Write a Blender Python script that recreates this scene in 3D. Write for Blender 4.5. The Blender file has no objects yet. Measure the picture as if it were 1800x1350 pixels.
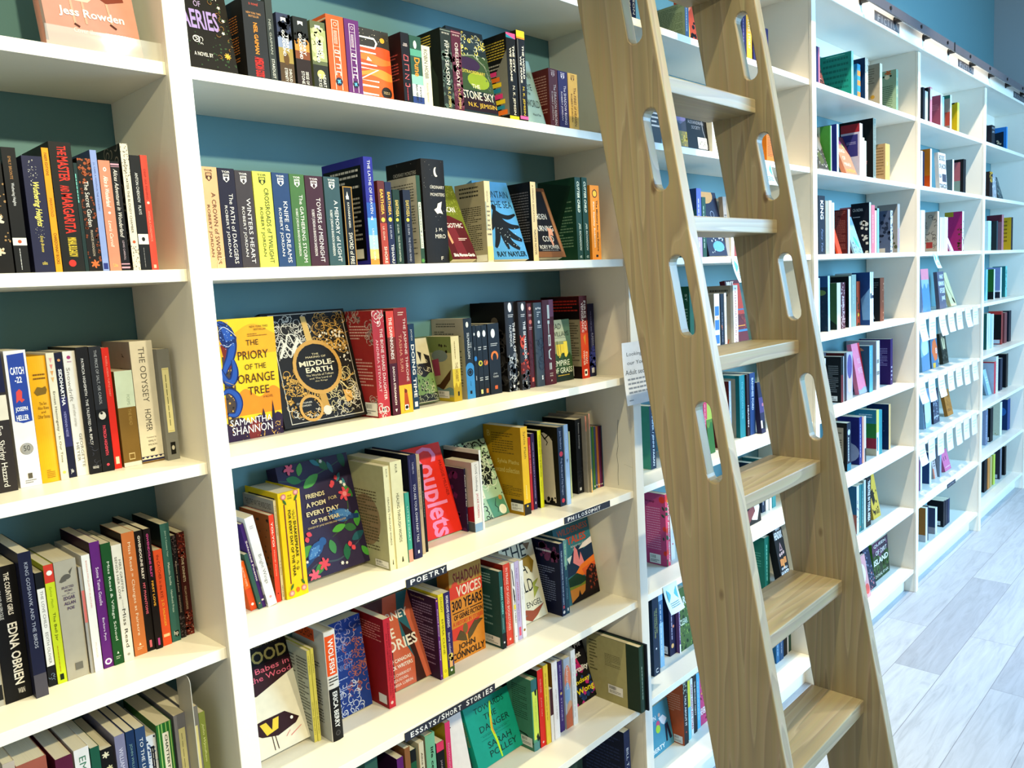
import bpy, bmesh, math, random
from mathutils import Matrix, Vector

# ---------------------------------------------------------------- camera, light, exposure
SC = bpy.context.scene
COL = SC.collection
cd = bpy.data.cameras.new('camera'); cam = bpy.data.objects.new('camera', cd); COL.objects.link(cam)
cam.location = (-0.20457, -1.29046, 1.68332)
cam.rotation_euler = (math.radians(83.0910), math.radians(3.24269), math.radians(-46.52011))
cd.sensor_width = 36; cd.lens = 28.028; cd.clip_start = .02; cd.clip_end = 60
SC.camera = cam
SC.view_settings.view_transform = 'Standard'; SC.view_settings.look = 'None'
SC.view_settings.gamma = 1; SC.view_settings.use_curve_mapping = False
SC.view_settings.exposure = 0.0
wd = bpy.data.worlds.new('room_light'); SC.world = wd; wd.use_nodes = True
wd.node_tree.nodes['Background'].inputs[0].default_value = (1.0, 0.94, 0.88, 1)
wd.node_tree.nodes['Background'].inputs[1].default_value = 0.30

def aim(o, target):
    o.rotation_euler = (Vector(target) - o.location).to_track_quat('-Z', 'Y').to_euler()

def lamp(kind, loc, target, power, colour, size, size_y=None, spot=None, blend=.5):
    l = bpy.data.lights.new('lamp', kind); o = bpy.data.objects.new('lamp', l); COL.objects.link(o)
    o.location = loc; l.energy = power; l.color = colour
    if kind == 'AREA':
        l.shape = 'RECTANGLE'; l.size = size; l.size_y = size_y or size
    else:
        l.shadow_soft_size = size
    if kind == 'SPOT':
        l.spot_size = math.radians(spot); l.spot_blend = blend
    aim(o, target)
    return o

# ceiling track spotlights (warm) and the shop window off to the right (cool daylight)
WARM = (1.0, .87, .50)
lamp('SPOT', (-.25, -2.4, 2.86), (.30, .1, 1.4), 210, WARM, .04, spot=60, blend=.6)
lamp('SPOT', (1.3, -2.4, 2.86), (1.35, .1, 1.4), 185, (1, .89, .60), .04, spot=78)
lamp('SPOT', (.25, -.85, 3.9), (.5, .1, .9), 165, WARM, .035, spot=62)
lamp('SPOT', (1.45, -.85, 3.9), (1.5, .1, 1.0), 165, WARM, .035, spot=62)
lamp('SPOT', (2.75, -.72, 3.9), (3.3, .1, 1.0), 360, (1, .86, .66), .035, spot=66)
lamp('SPOT', (4.3, -.72, 3.9), (4.9, .1, 1.0), 215, (1, .86, .68), .035, spot=66)
lamp('AREA', (4.7, -3.0, 2.3), (3.4, -1.0, 0), 310, (.30, .63, 1.0), 2.6, 1.8)
lamp('AREA', (5.2, -4.4, 1.1), (4.2, 0, .7), 115, (.42, .74, 1.0), 2.0, 2.0)

# ---------------------------------------------------------------- small helpers
def srgb(h):
    if len(h) == 3: h = ''.join(c*2 for c in h)
    r = []
    for i in (0, 2, 4):
        c = int(h[i:i+2], 16)/255
        r.append(c/12.92 if c <= .04045 else ((c+.055)/1.055)**2.4)
    return (r[0], r[1], r[2], 1)

MATS = {}
def paper(h, rough=.5):
    """printed card or paper: procedural base with a faint fibre mottling"""
    k = (h, rough)
    if k in MATS: return MATS[k]
    m = bpy.data.materials.new('print_' + h); m.use_nodes = True
    nt = m.node_tree; b = nt.nodes['Principled BSDF']
    n = nt.nodes.new('ShaderNodeTexNoise'); n.inputs['Scale'].default_value = 60; n.inputs['Detail'].default_value = 1
    mx = nt.nodes.new('ShaderNodeMix'); mx.data_type = 'RGBA'
    q = srgb(h)[:3]; k0 = .5+.28*min(1, max(q)*1.6); c = [x*k0 for x in q]; mx.inputs[6].default_value = tuple(x*.92 for x in c)+(1,); mx.inputs[7].default_value = tuple(x*1.08+.001 for x in c)+(1,)
    tc = nt.nodes.new('ShaderNodeTexCoord'); nt.links.new(tc.outputs['Object'], n.inputs['Vector'])
    nt.links.new(n.outputs[0], mx.inputs[0]); nt.links.new(mx.outputs[2], b.inputs['Base Color'])
    b.inputs['Roughness'].default_value = rough; b.inputs['Specular IOR Level'].default_value = .16
    MATS[k] = m
    return m

def pages_mat(h='e6dcc0'):
    k = ('pages', h)
    if k in MATS: return MATS[k]
    m = bpy.data.materials.new('page_edges'); m.use_nodes = True
    nt = m.node_tree; b = nt.nodes['Principled BSDF']
    tc = nt.nodes.new('ShaderNodeTexCoord'); mp = nt.nodes.new('ShaderNodeMapping'); mp.inputs['Scale'].default_value = (1500, 6, 6)
    n = nt.nodes.new('ShaderNodeTexNoise'); n.inputs['Scale'].default_value = 1
    mx = nt.nodes.new('ShaderNodeMix'); mx.data_type = 'RGBA'
    c = srgb(h); mx.inputs[6].default_value = tuple(x*.72 for x in c[:3])+(1,); mx.inputs[7].default_value = c
    nt.links.new(tc.outputs['Object'], mp.inputs[0]); nt.links.new(mp.outputs[0], n.inputs['Vector'])
    nt.links.new(n.outputs[0], mx.inputs[0]); nt.links.new(mx.outputs[2], b.inputs['Base Color'])
    b.inputs['Roughness'].default_value = .8
    MATS[k] = m
    return m

def paint(name, h, rough=.45, var=.06, scale=3, bump=.02):
    m = bpy.data.materials.new(name); m.use_nodes = True
    nt = m.node_tree; b = nt.nodes['Principled BSDF']
    tc = nt.nodes.new('ShaderNodeTexCoord')
    n = nt.nodes.new('ShaderNodeTexNoise'); n.inputs['Scale'].default_value = scale; n.inputs['Detail'].default_value = 6
    mx = nt.nodes.new('ShaderNodeMix'); mx.data_type = 'RGBA'
    c = srgb(h); mx.inputs[6].default_value = tuple(x*(1-var) for x in c[:3])+(1,); mx.inputs[7].default_value = c
    nt.links.new(tc.outputs['Object'], n.inputs['Vector'])
    nt.links.new(n.outputs[0], mx.inputs[0]); nt.links.new(mx.outputs[2], b.inputs['Base Color'])
    n2 = nt.nodes.new('ShaderNodeTexNoise'); n2.inputs['Scale'].default_value = 90
    bp = nt.nodes.new('ShaderNodeBump'); bp.inputs['Strength'].default_value = bump*4; bp.inputs['Distance'].default_value = .002
    nt.links.new(tc.outputs['Object'], n2.inputs['Vector']); nt.links.new(n2.outputs[0], bp.inputs['Height']); nt.links.new(bp.outputs[0], b.inputs['Normal'])
    b.inputs['Roughness'].default_value = rough
    return m

WHITE = paint('white_shelf_paint', 'ebe7da', .35, .04, 4)
WALLP = paint('teal_wall_paint', '55828a', .6, .05, 2)
ENDW = paint('end_wall_paint', '93a5ab', .7, .05, 2)
STEEL = paint('grey_rail_steel', '6a6468', .38, .25, 9)
STEEL.node_tree.nodes['Principled BSDF'].inputs['Metallic'].default_value = .4
BLACKM = paint('black_metal', '101113', .4, .2, 9)
SIGNB = paint('chalkboard_black', '15192b', .7, .2, 9)
SIGNG = paint('chalkboard_grey', '4a4a4e', .7, .2, 9)

def wood_mat(along='z'):
    A = along == 'z'
    m = bpy.data.materials.new('stained_pine'); m.use_nodes = True
    nt = m.node_tree; b = nt.nodes['Principled BSDF']; N = nt.nodes.new; L = nt.links.new
    tc = N('ShaderNodeTexCoord')
    mp = N('ShaderNodeMapping'); mp.inputs['Scale'].default_value = (6, 9, .55) if A else (.6, 9, 9)
    n = N('ShaderNodeTexNoise'); n.inputs['Scale'].default_value = 1.0; n.inputs['Detail'].default_value = 2; n.inputs['Distortion'].default_value = .25
    L(tc.outputs['Object'], mp.inputs[0]); L(mp.outputs[0], n.inputs['Vector'])
    mul = N('ShaderNodeMath'); mul.operation = 'MULTIPLY'; mul.inputs[1].default_value = 13; L(n.outputs[0], mul.inputs[0])
    fr = N('ShaderNodeMath'); fr.operation = 'FRACT'; L(mul.outputs[0], fr.inputs[0])
    ramp = N('ShaderNodeValToRGB'); e = ramp.color_ramp.elements
    e[0].position = 0; e[0].color = srgb('a5977a'); e[1].position = 1; e[1].color = srgb('ad9f82')
    for p, c in ((.35, '9f906f'), (.7, '988a6c'), (.9, '908268')):
        q = ramp.color_ramp.elements.new(p); q.color = srgb(c)
    L(fr.outputs[0], ramp.inputs[0])
    # fine fibres
    mp2 = N('ShaderNodeMapping'); mp2.inputs['Scale'].default_value = (90, 160, 3) if A else (4, 150, 120); n2 = N('ShaderNodeTexNoise'); n2.inputs['Scale'].default_value = 1
    L(tc.outputs['Object'], mp2.inputs[0]); L(mp2.outputs[0], n2.inputs['Vector'])
    mx = N('ShaderNodeMix'); mx.data_type = 'RGBA'; mx.blend_type = 'MULTIPLY'; mx.inputs[0].default_value = .22
    L(ramp.outputs[0], mx.inputs[6]); L(n2.outputs[1], mx.inputs[7])
    # grey-green stain patches
    n3 = N('ShaderNodeTexNoise'); n3.inputs['Scale'].default_value = 4; L(tc.outputs['Object'], n3.inputs['Vector'])
    mx3 = N('ShaderNodeMix'); mx3.data_type = 'RGBA'; mx3.inputs[7].default_value = srgb('7d7458')
    r3 = N('ShaderNodeMapRange'); r3.inputs[1].default_value = .5; r3.inputs[2].default_value = .75; r3.inputs[4].default_value = .55
    L(n3.outputs[0], r3.inputs[0]); L(r3.outputs[0], mx3.inputs[0]); L(mx.outputs[2], mx3.inputs[6])
    # knots
    v = N('ShaderNodeTexVoronoi'); v.inputs['Scale'].default_value = 1; mpv = N('ShaderNodeMapping'); mpv.inputs['Scale'].default_value = (5, 7.5, 3.6) if A else (3.5, 7, 7)
    L(tc.outputs['Object'], mpv.inputs[0]); L(mpv.outputs[0], v.inputs['Vector'])
    rk = N('ShaderNodeMapRange'); rk.inputs[1].default_value = .04; rk.inputs[2].default_value = .075; rk.inputs[3].default_value = .85; rk.inputs[4].default_value = 0
    L(v.outputs['Distance'], rk.inputs[0])
    mx4 = N('ShaderNodeMix'); mx4.data_type = 'RGBA'; mx4.inputs[7].default_value = srgb('5d4630')
    L(rk.outputs[0], mx4.inputs[0]); L(mx3.outputs[2], mx4.inputs[6]); L(mx4.outputs[2], b.inputs['Base Color'])
    bp = N('ShaderNodeBump'); bp.inputs['Strength'].default_value = .15; bp.inputs['Distance'].default_value = .002
    L(n2.outputs[0], bp.inputs['Height']); L(bp.outputs[0], b.inputs['Normal'])
    b.inputs['Roughness'].default_value = .42
    return m
WOOD = wood_mat(); WOODX = wood_mat('x')

def floor_mat():
    m = bpy.data.materials.new('vinyl_plank_floor'); m.use_nodes = True
    nt = m.node_tree; b = nt.nodes['Principled BSDF']; N = nt.nodes.new; L = nt.links.new
    tc = N('ShaderNodeTexCoord')
    br = N('ShaderNodeTexBrick'); br.offset = .37; br.inputs['Scale'].default_value = 1
    br.inputs['Brick Width'].default_value = 1.22; br.inputs['Row Height'].default_value = .18
    br.inputs['Mortar Size'].default_value = .0012; br.inputs['Mortar Smooth'].default_value = .3
    br.inputs['Color1'].default_value = (0, 0, 0, 1); br.inputs['Color2'].default_value = (1, 1, 1, 1); br.inputs['Mortar'].default_value = (.2, .2, .2, 1)
    L(tc.outputs['Object'], br.inputs['Vector'])
    # offset the grain per plank
    add = N('ShaderNodeVectorMath'); add.operation = 'MULTIPLY_ADD'; add.inputs[1].default_value = (7, 7, 7)
    L(br.outputs[0], add.inputs[0]); L(tc.outputs['Object'], add.inputs[2])
    mp = N('ShaderNodeMapping'); mp.inputs['Scale'].default_value = (2.2, 20, 1); L(add.outputs[0], mp.inputs[0])
    n = N('ShaderNodeTexNoise'); n.inputs['Scale'].default_value = 1.6; n.inputs['Detail'].default_value = 9; n.inputs['Distortion'].default_value = 1.4; n.inputs['Roughness'].default_value = .62
    L(mp.outputs[0], n.inputs['Vector'])
    ramp = N('ShaderNodeValToRGB'); e = ramp.color_ramp.elements
    e[0].position = .25; e[0].color = srgb('9fa0a4'); e[1].position = .75; e[1].color = srgb('c0c2c7')
    q = e.new(.48); q.color = srgb('b3b4b8')
    L(n.outputs[0], ramp.inputs[0])
    tint = N('ShaderNodeMix'); tint.data_type = 'RGBA'; tint.blend_type = 'MULTIPLY'; tint.inputs[0].default_value = 1
    r2 = N('ShaderNodeValToRGB'); r2.color_ramp.elements[0].color = srgb('dddde0'); r2.color_ramp.elements[1].color = (1, 1, 1, 1)
    L(br.outputs[0], r2.inputs[0]); L(ramp.outputs[0], tint.inputs[6]); L(r2.outputs[0], tint.inputs[7])
    dk = N('ShaderNodeMix'); dk.data_type = 'RGBA'; dk.inputs[7].default_value = srgb('77747a')
    L(br.outputs['Fac'], dk.inputs[0]); L(tint.outputs[2], dk.inputs[6]); L(dk.outputs[2], b.inputs['Base Color'])
    b.inputs['Roughness'].default_value = .38
    bp = N('ShaderNodeBump'); bp.inputs['Strength'].default_value = .12; bp.inputs['Distance'].default_value = .002
    L(n.outputs[0], bp.inputs['Height']); L(bp.outputs[0], b.inputs['Normal'])
    return m

def add_box(bm, lo, hi, bev=0, mi=0):
    r = bmesh.ops.create_cube(bm, size=1)
    for v in r['verts']:
        v.co = Vector([lo[i] + (v.co[i]+.5)*(hi[i]-lo[i]) for i in range(3)])
    fs = list({f for v in r['verts'] for f in v.link_faces})
    for f in fs: f.material_index = mi
    if bev:
        es = list({e for v in r['verts'] for e in v.link_edges})
        bmesh.ops.bevel(bm, geom=es, offset=bev, segments=2, affect='EDGES', profile=.6)

def add_cyl(bm, a, b, r, n=16, r2=None):
    a = Vector(a); b = Vector(b); d = b-a
    M = Matrix.Translation((a+b)/2) @ d.to_track_quat('Z', 'Y').to_matrix().to_4x4()
    bmesh.ops.create_cone(bm, cap_ends=True, segments=n, radius1=r, radius2=r if r2 is None else r2, depth=d.length, matrix=M)

def obj(name, bm, mats, parent=None, smooth=False):
    me = bpy.data.meshes.new(name); bm.to_mesh(me); bm.free()
    if not isinstance(mats, (list, tuple)): mats = [mats]
    for m in mats: me.materials.append(m)
    if smooth:
        for p in me.polygons: p.use_smooth = True
    o = bpy.data.objects.new(name, me); COL.objects.link(o)
    if parent: o.parent = parent
    return o

def box(name, lo, hi, m, parent=None, bev=.0012, origin=None):
    bm = bmesh.new(); add_box(bm, lo, hi, bev)
    return obj(name, bm, m, parent)

def empty(name, loc=(0, 0, 0)):
    o = bpy.data.objects.new(name, None); COL.objects.link(o); o.location = loc; o.empty_display_size = .05
    return o

def tag(o, label, cat, group=None):
    o['label'] = label; o['category'] = cat
    if group: o['group'] = group
    return o

def structure(o):
    o['kind'] = 'structure'; return o

# ---------------------------------------------------------------- room
D = .2331                      # depth of the shelves; the teal wall is their back
structure(box('floor', (-3.5, -5.2, -.08), (6.62, D+.1, 0), floor_mat(), bev=0))
structure(box('wall_back', (-3.5, D+.001, 0), (6.53, D+.1, 3.9), WALLP, bev=0))
structure(box('wall_right', (6.531, -5.2, 0), (6.62, D+.1, 3.9), ENDW, bev=0))

# ---------------------------------------------------------------- bookcases
ZS = [2.3902, 2.0688, 1.7431, 1.4202, 1.0935, .7687, .4451, .1211]
TH = .020
P0, PITCH = .3866, 1.2207
CRACK = [(0.0430, 1.2941), (0.0472, 1.2522), (0.0468, 1.2174), (0.0523, 1.1924), (0.0488, 1.1613), (0.0511, 1.1329), (0.0504, 1.1030)]
GOUGE = [(0.0284, 1.1671), (0.0161, 1.1643), (-0.0009, 1.1600)]
BLAB = ['white open bookcase at the far left edge of the photo', 'white bookcase left of the ladder with handwritten section strips',
        'white bookcase half hidden behind the wooden ladder', 'white bookcase directly right of the ladder',
        'white bookcase with paper slips hanging from its shelves', 'farthest white bookcase against the end wall']
for i in range(6):
    xl = P0 + PITCH*(i-1) + .0373; xr = P0 + PITCH*i      # inner faces
    bc = tag(empty('bookcase', (xl, 0, 0)), BLAB[i], 'bookcase', 'white bookcases along the wall')
    def part(n, lo, hi, bev=.0012):
        return box(n, (lo[0]-xl, lo[1], lo[2]), (hi[0]-xl, hi[1], hi[2]), WHITE, bc, bev)
    part('side_panel', (xl-.0184, 0, 0), (xl, D, 2.715)); part('side_panel', (xr, 0, 0), (xr+.0184, D, 2.715))
    for z in ZS: part('shelf', (xl, .0, z-TH), (xr, D, z), .0008)
    part('top_board', (xl, 0, 2.695), (xr, D, 2.715))
    part('back_rail', (xl, D-.02, 2.62), (xr, D, 2.695))
    part('kick_board', (xl, .045, .0), (xr, .063, ZS[7]-TH))
    if i == 1:      # long hairline crack and a gouge in the paint of the right-hand panel
        for pts, wd2 in (CRACK, .0011), (GOUGE, .0035):
            bm = bmesh.new(); px = xr-.0004-xl
            L = [bm.verts.new((px, y-wd2/2, z)) for y, z in pts]; R_ = [bm.verts.new((px, y+wd2/2, z+.0006)) for y, z in pts]
            for a in range(len(pts)-1): bm.faces.new((L[a], L[a+1], R_[a+1], R_[a]))
            obj('paint_crack', bm, paper('4a443c'), bc)
SLAB = ['leftmost white face strip, beside the stone-grey and red spines', 'white face strip with the notice, just left of the ladder', 'white face strip just right of the ladder',
        'white face strip left of the hanging paper slips', 'white face strip right of the hanging paper slips', 'white face strip at the end wall corner']
for i in range(6):
    x = P0 + PITCH*i - .0004
    o = box('face_strip', (0, 0, 0), (.0375, .011, 2.69), WHITE, None, .0015); o.location = (x, -.0112, 0)
    tag(o, SLAB[i], 'trim strip', 'white face strips between bookcases')
hb = tag(empty('header_board', (-.8, 0, 2.69)), 'long white header board running above all the bookcases', 'board')
box('fascia', (0, -.030, .004), (7.325, -.0001, .088), WHITE, hb)
box('bottom_lip', (0, -.036, -.002), (7.325, -.0305, .012), WHITE, hb)
bm = bmesh.new(); add_box(bm, (-1, -.084, 2.727), (6.5, -.076, 2.764), .0008)
rail = tag(obj('ladder_rail', bm, STEEL), 'long dark grey flat steel rail carrying the library ladder', 'rail')
x = 3.256 - .4*10
while x < 6.45:
    bm = bmesh.new(); add_cyl(bm, (x, -.076, 2.748), (x, -.0305, 2.748), .011); add_cyl(bm, (x, -.034, 2.748), (x, -.0305, 2.748), .016)
    obj('standoff', bm, BLACKM, rail)
    bm = bmesh.new(); add_cyl(bm, (x+.19, -.0885, 2.745), (x+.19, -.084, 2.745), .0085, 6); obj('bolt', bm, BLACKM, rail)
    x += .4
bm = bmesh.new(); add_box(bm, (4.36, -.0865, 2.722), (4.372, -.0845, 2.768)); obj('joint_plate', bm, BLACKM, rail)

# ---------------------------------------------------------------- ladder
LA, LB, LT, LW = 1.3387, 1.8811, .035, .1845
yb = lambda z: -.4862 + .1717*z
ZTOP = 2.655
def plank(x0, name='side_rail'):
    """side profile (y,z) with the grip slots cut out, extruded in x"""
    bm = bmesh.new()
    def ring(pts): return [bm.verts.new((0, y, z)) for y, z in pts]
    outer = ring([(yb(0), 0), (yb(0)-LW, 0), (yb(ZTOP)-LW, ZTOP), (yb(ZTOP), ZTOP)])
    es = [bm.edges.new((outer[i], outer[(i+1) % 4])) for i in range(4)]
    s = Vector((0, .1717, 1)).normalized(); nrm = Vector((0, 1, -.1717)).normalized()
    for k in range(1, 6):
        zt = 2.7978-.3246*k; z0 = zt+.054; z1 = z0+.18
        if z1 > ZTOP-.03: continue
        r = .0192
        c0 = Vector((0, yb(z0)-.138, z0)) + s*r; c1 = Vector((0, yb(z1)-.138, z1)) - s*r
        pts = []
        for j in range(9):
            a = math.pi*j/8; pts.append(c1 + nrm*(r*math.cos(a)) + s*(r*math.sin(a)))
        for j in range(9):
            a = math.pi*j/8; pts.append(c0 - nrm*(r*math.cos(a)) - s*(r*math.sin(a)))
        vs = [bm.verts.new(p) for p in pts]
        es += [bm.edges.new((vs[i], vs[(i+1) % len(vs)])) for i in range(len(vs))]
    bmesh.ops.triangle_fill(bm, edges=es, use_beauty=True)
    r = bmesh.ops.extrude_face_region(bm, geom=bm.faces[:])
    bmesh.ops.translate(bm, vec=(LT, 0, 0), verts=[v for v in r['geom'] if isinstance(v, bmesh.types.BMVert)])
    bmesh.ops.recalc_face_normals(bm, faces=bm.faces[:])
    o = obj(name, bm, WOOD, ladder)
    o.location = (x0, 0, 0)
    bv = o.modifiers.new('bevel', 'BEVEL'); bv.width = .003; bv.segments = 2; bv.limit_method = 'ANGLE'; bv.angle_limit = math.radians(50)
    return o
ladder = tag(empty('library_ladder'), 'tall stained pine library ladder with slotted side rails leaning on bookcases', 'ladder')
plank(LA); plank(LB)
for k in range(0, 9):
    z = 2.7978-.3246*k
    if z > ZTOP-.06: continue
    yf = yb(z)-LW+.0466
    box('tread', (LA+LT, yf, z-.0366), (LB, yb(z)+.0065, z), WOODX, ladder, .003)
for x in (LA-.004, LB+LT):
    bm = bmesh.new(); add_box(bm, (x, -.075, 2.58), (x+.004, -.045, 2.80)); add_box(bm, (x, -.11, 2.785), (x+.004, -.045, 2.80))
    add_cyl(bm, (x-.006, -.08, 2.785), (x+.01, -.08, 2.785), .02, 20)
    obj('hook_roller', bm, BLACKM, ladder)

# ---------------------------------------------------------------- printing on surfaces
GL = {}
def glyphs(s):
    """outline of a line of text, normalised to a unit box"""
    if s in GL: return GL[s]
    t = s; cu = bpy.data.curves.new('t', 'FONT'); cu.resolution_u = 2
    while t and t[0] in '*/~':
        if t[0] == '*': cu.offset = .022
        if t[0] == '/': cu.shear = .3
        if t[0] == '~': cu.space_character = 1.35
        t = t[1:]
    cu.body = t
    o = bpy.data.objects.new('t', cu); me = o.to_mesh()
    vs = [(v.co.x, v.co.y) for v in me.vertices]; fs = [tuple(p.vertices) for p in me.polygons]
    o.to_mesh_clear(); bpy.data.objects.remove(o); bpy.data.curves.remove(cu)
    if vs:
        x0 = min(v[0] for v in vs); x1 = max(v[0] for v in vs); y0 = min(v[1] for v in vs); y1 = max(v[1] for v in vs)
        vs = [((v[0]-x0)/(x1-x0+1e-9), (v[1]-y0)/(y1-y0+1e-9)) for v in vs]
    GL[s] = (vs, fs)
    return GL[s]

class Printer:
    """adds flat printed shapes to a bmesh; mats is the list of colours used so far"""
    def __init__(self, bm, cols): self.bm = bm; self.cols = cols; self.n = 0
    def mi(self, c):
        if c not in self.cols: self.cols.append(c)
        return self.cols.index(c)
    def poly(self, P, pts, c, faces=None, hug=False):
        if not pts: return
        e = .00016 + .00005*P['k']
        if hug: e = -e
        vs = [self.bm.verts.new(P['f'](min(1, max(0, u)), min(1, max(0, v)), e)) for u, v in pts]
        m = self.mi(c)
        for f in (faces or [tuple(range(len(pts)))]):
            try:
                fc = self.bm.faces.new([vs[i] for i in f]); fc.material_index = m
            except ValueError: pass
    def strip(self, P, path, w, c):
        """stroke of width w (in panel-width units) along a path"""
        a = P['W']/P['H']; L = []; R = []
        for i, (u, v) in enumerate(path):
            p = path[max(0, i-1)]; q = path[min(len(path)-1, i+1)]
            dx = q[0]-p[0]; dy = (q[1]-p[1])/a; l = math.hypot(dx, dy) or 1
            k = w/2*(.35+.65*math.sin(math.pi*(i+.5)/len(path)))
            L.append((u-dy/l*k, v+dx/l*k*a)); R.append((u+dy/l*k, v-dx/l*k*a))
        n = len(path); self.poly(P, L+R, c, [(i, i+1, n+i+1, n+i) for i in range(n-1)])
    def art(self, P, s):
        if not s: return
        for item in s.split('|'):
            P['k'] += 1
            q = item.split(';'); t = q[0]; c = q[1]
            if t in 'TH':
                x0, y0, x1, y1 = map(float, q[3].split(','))
                vs, fs = glyphs(q[2])
                if t == 'H': pts = [(x0+u*(x1-x0), y1-v*(y1-y0)) for u, v in vs]
                else: pts = [(x0+v*(x1-x0), y0+u*(y1-y0)) for u, v in vs]
                self.poly(P, pts, c, fs); continue
            a = [float(z) for z in q[2].split(',')]; asp = P['W']/P['H']
            if t == 'R':
                x0, y0, x1, y1 = a; n = 8 if P.get('curved') else 1
                for i in range(n):
                    u0 = x0+(x1-x0)*i/n; u1 = x0+(x1-x0)*(i+1)/n
                    self.poly(P, [(u0, y0), (u1, y0), (u1, y1), (u0, y1)], c, None, P.get('curved'))
            elif t == 'E':      # ellipse cx,cy,rx(width units),ry/rx ratio
                r2 = a[2]*(a[3] if len(a) > 3 else 1)*asp
                self.poly(P, [(a[0]+a[2]*math.cos(i*.3927), a[1]+r2*math.sin(i*.3927)) for i in range(16)], c)
            elif t == 'O':      # ring
                n = 24
                o = [(a[0]+a[2]*math.cos(i*6.2832/n), a[1]+a[2]*asp*math.sin(i*6.2832/n)) for i in range(n)]
                k = a[2]-a[3]; w = [(a[0]+k*math.cos(i*6.2832/n), a[1]+k*asp*math.sin(i*6.2832/n)) for i in range(n)]
                self.poly(P, o+w, c, [(i, (i+1) % n, n+(i+1) % n, n+i) for i in range(n)])
            elif t == 'Z': self.poly(P, list(zip(a[::2], a[1::2])), c)
            elif t == 'G':      # leaf cx,cy,len,width,angle
                an = math.radians(a[4]); pts = []
                for i in range(14):
                    th = i*2*math.pi/14; x = a[2]*math.cos(th); y = a[3]*math.sin(th)*(1-.45*math.cos(th)**2)
                    pts.append((a[0]+x*math.cos(an)-y*math.sin(an), a[1]+(x*math.sin(an)+y*math.cos(an))*asp))
                self.poly(P, pts, c)
            elif t == 'F':      # flower or star cx,cy,r,n
                n = int(a[3]); pts = []
                for i in range(n*4):
                    r = a[2]*(1 if i % 4 in (1, 2) else .45 if i % 4 == 0 else .72); th = i*math.pi/(2*n)
                    pts.append((a[0]+r*math.cos(th), a[1]+r*math.sin(th)*asp))
                for i in range(len(pts)): self.poly(P, [(a[0], a[1]), pts[i], pts[(i+1) % len(pts)]], c)
            elif t == 'W':      # wavy band y0,amp,freq,y1,phase
                n = 24; top = [(i/n, a[0]+a[1]*math.sin(a[2]*i/n*6.283+a[4])) for i in range(n+1)]; bot = [(i/n, a[3]) for i in range(n+1)]
                self.poly(P, top+bot, c, [(i, i+1, n+2+i, n+1+i) for i in range(n)])
            elif t == 'D':      # scatter seed,n,size,x0,y0,x1,y1
                rd = random.Random(a[0])
                for _ in range(int(a[1])):
                    x = rd.uniform(a[3], a[5]); y = rd.uniform(a[4], a[6]); r = a[2]*rd.uniform(.4, 1)
                    m = rd.randint(4, 7); ph = rd.random()*6
                    self.poly(P, [(x+r*math.cos(ph+j*6.283/m), y+r*asp*math.sin(ph+j*6.283/m)) for j in range(m)], c)
            elif t == 'C':      # curls seed,n,size,x0,y0,x1,y1,width
                rd = random.Random(a[0])
                for _ in range(int(a[1])):
                    x = rd.uniform(a[3], a[5]); y = rd.uniform(a[4], a[6]); r = a[2]*rd.uniform(.5, 1.2); ph = rd.random()*6; sg = rd.choice((-1, 1)); tw = rd.uniform(2.5, 5.5)
                    self.strip(P, [(x+r*(1-.75*j/11)*math.cos(ph+sg*tw*j/11), y+r*asp*(1-.75*j/11)*math.sin(ph+sg*tw*j/11)) for j in range(12)], a[7], c)
            elif t == 'S':      # stroke width then points
                self.strip(P, list(zip(a[1::2], a[2::2])), a[0], c)
            elif t == 'Q':      # smooth stroke through points
                p = list(zip(a[1::2], a[2::2])); p = [p[0]]+p+[p[-1]]; q2 = []
                for i in range(1, len(p)-2):
                    for j in range(7):
                        z = j/7; q2.append(tuple(.5*(2*p[i][m]+(p[i+1][m]-p[i-1][m])*z+(2*p[i-1][m]-5*p[i][m]+4*p[i+1][m]-p[i+2][m])*z*z+(3*p[i][m]-p[i-1][m]-3*p[i+1][m]+p[i+2][m])*z**3) for m in (0, 1)))
                self.strip(P, q2+[p[-1]], a[0], c)
            elif t in 'LV':     # small illegible text: broken dashes; x0,y0,x1,y1,n
                rd = random.Random(int(a[0]*97+a[1]*31+a[4])); n = int(a[4])
                x0, y0, x1, y1 = a[:4]
                if t == 'V': x0, y0, x1, y1 = a[1], a[0], a[3], a[2]
                st = (y1-y0)/n; wl = (x1-x0)
                for i in range(n):
                    x = x0; y = y0+st*i; end = x1 if rd.random() < .75 else x0+wl*rd.uniform(.4, .9)
                    while x < end:
                        w = wl*rd.uniform(.05, .15); xe = min(x+w, end)
                        r = [(x, y), (xe, y), (xe, y+st*.42), (x, y+st*.42)]
                        self.poly(P, [(v, u) for u, v in r] if t == 'V' else r, c)
                        x = xe+wl*.022

SEEN = {}
def unique(label):
    if label in SEEN: print('DUPLICATE LABEL', label)
    SEEN[label] = 1
    return label

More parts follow.
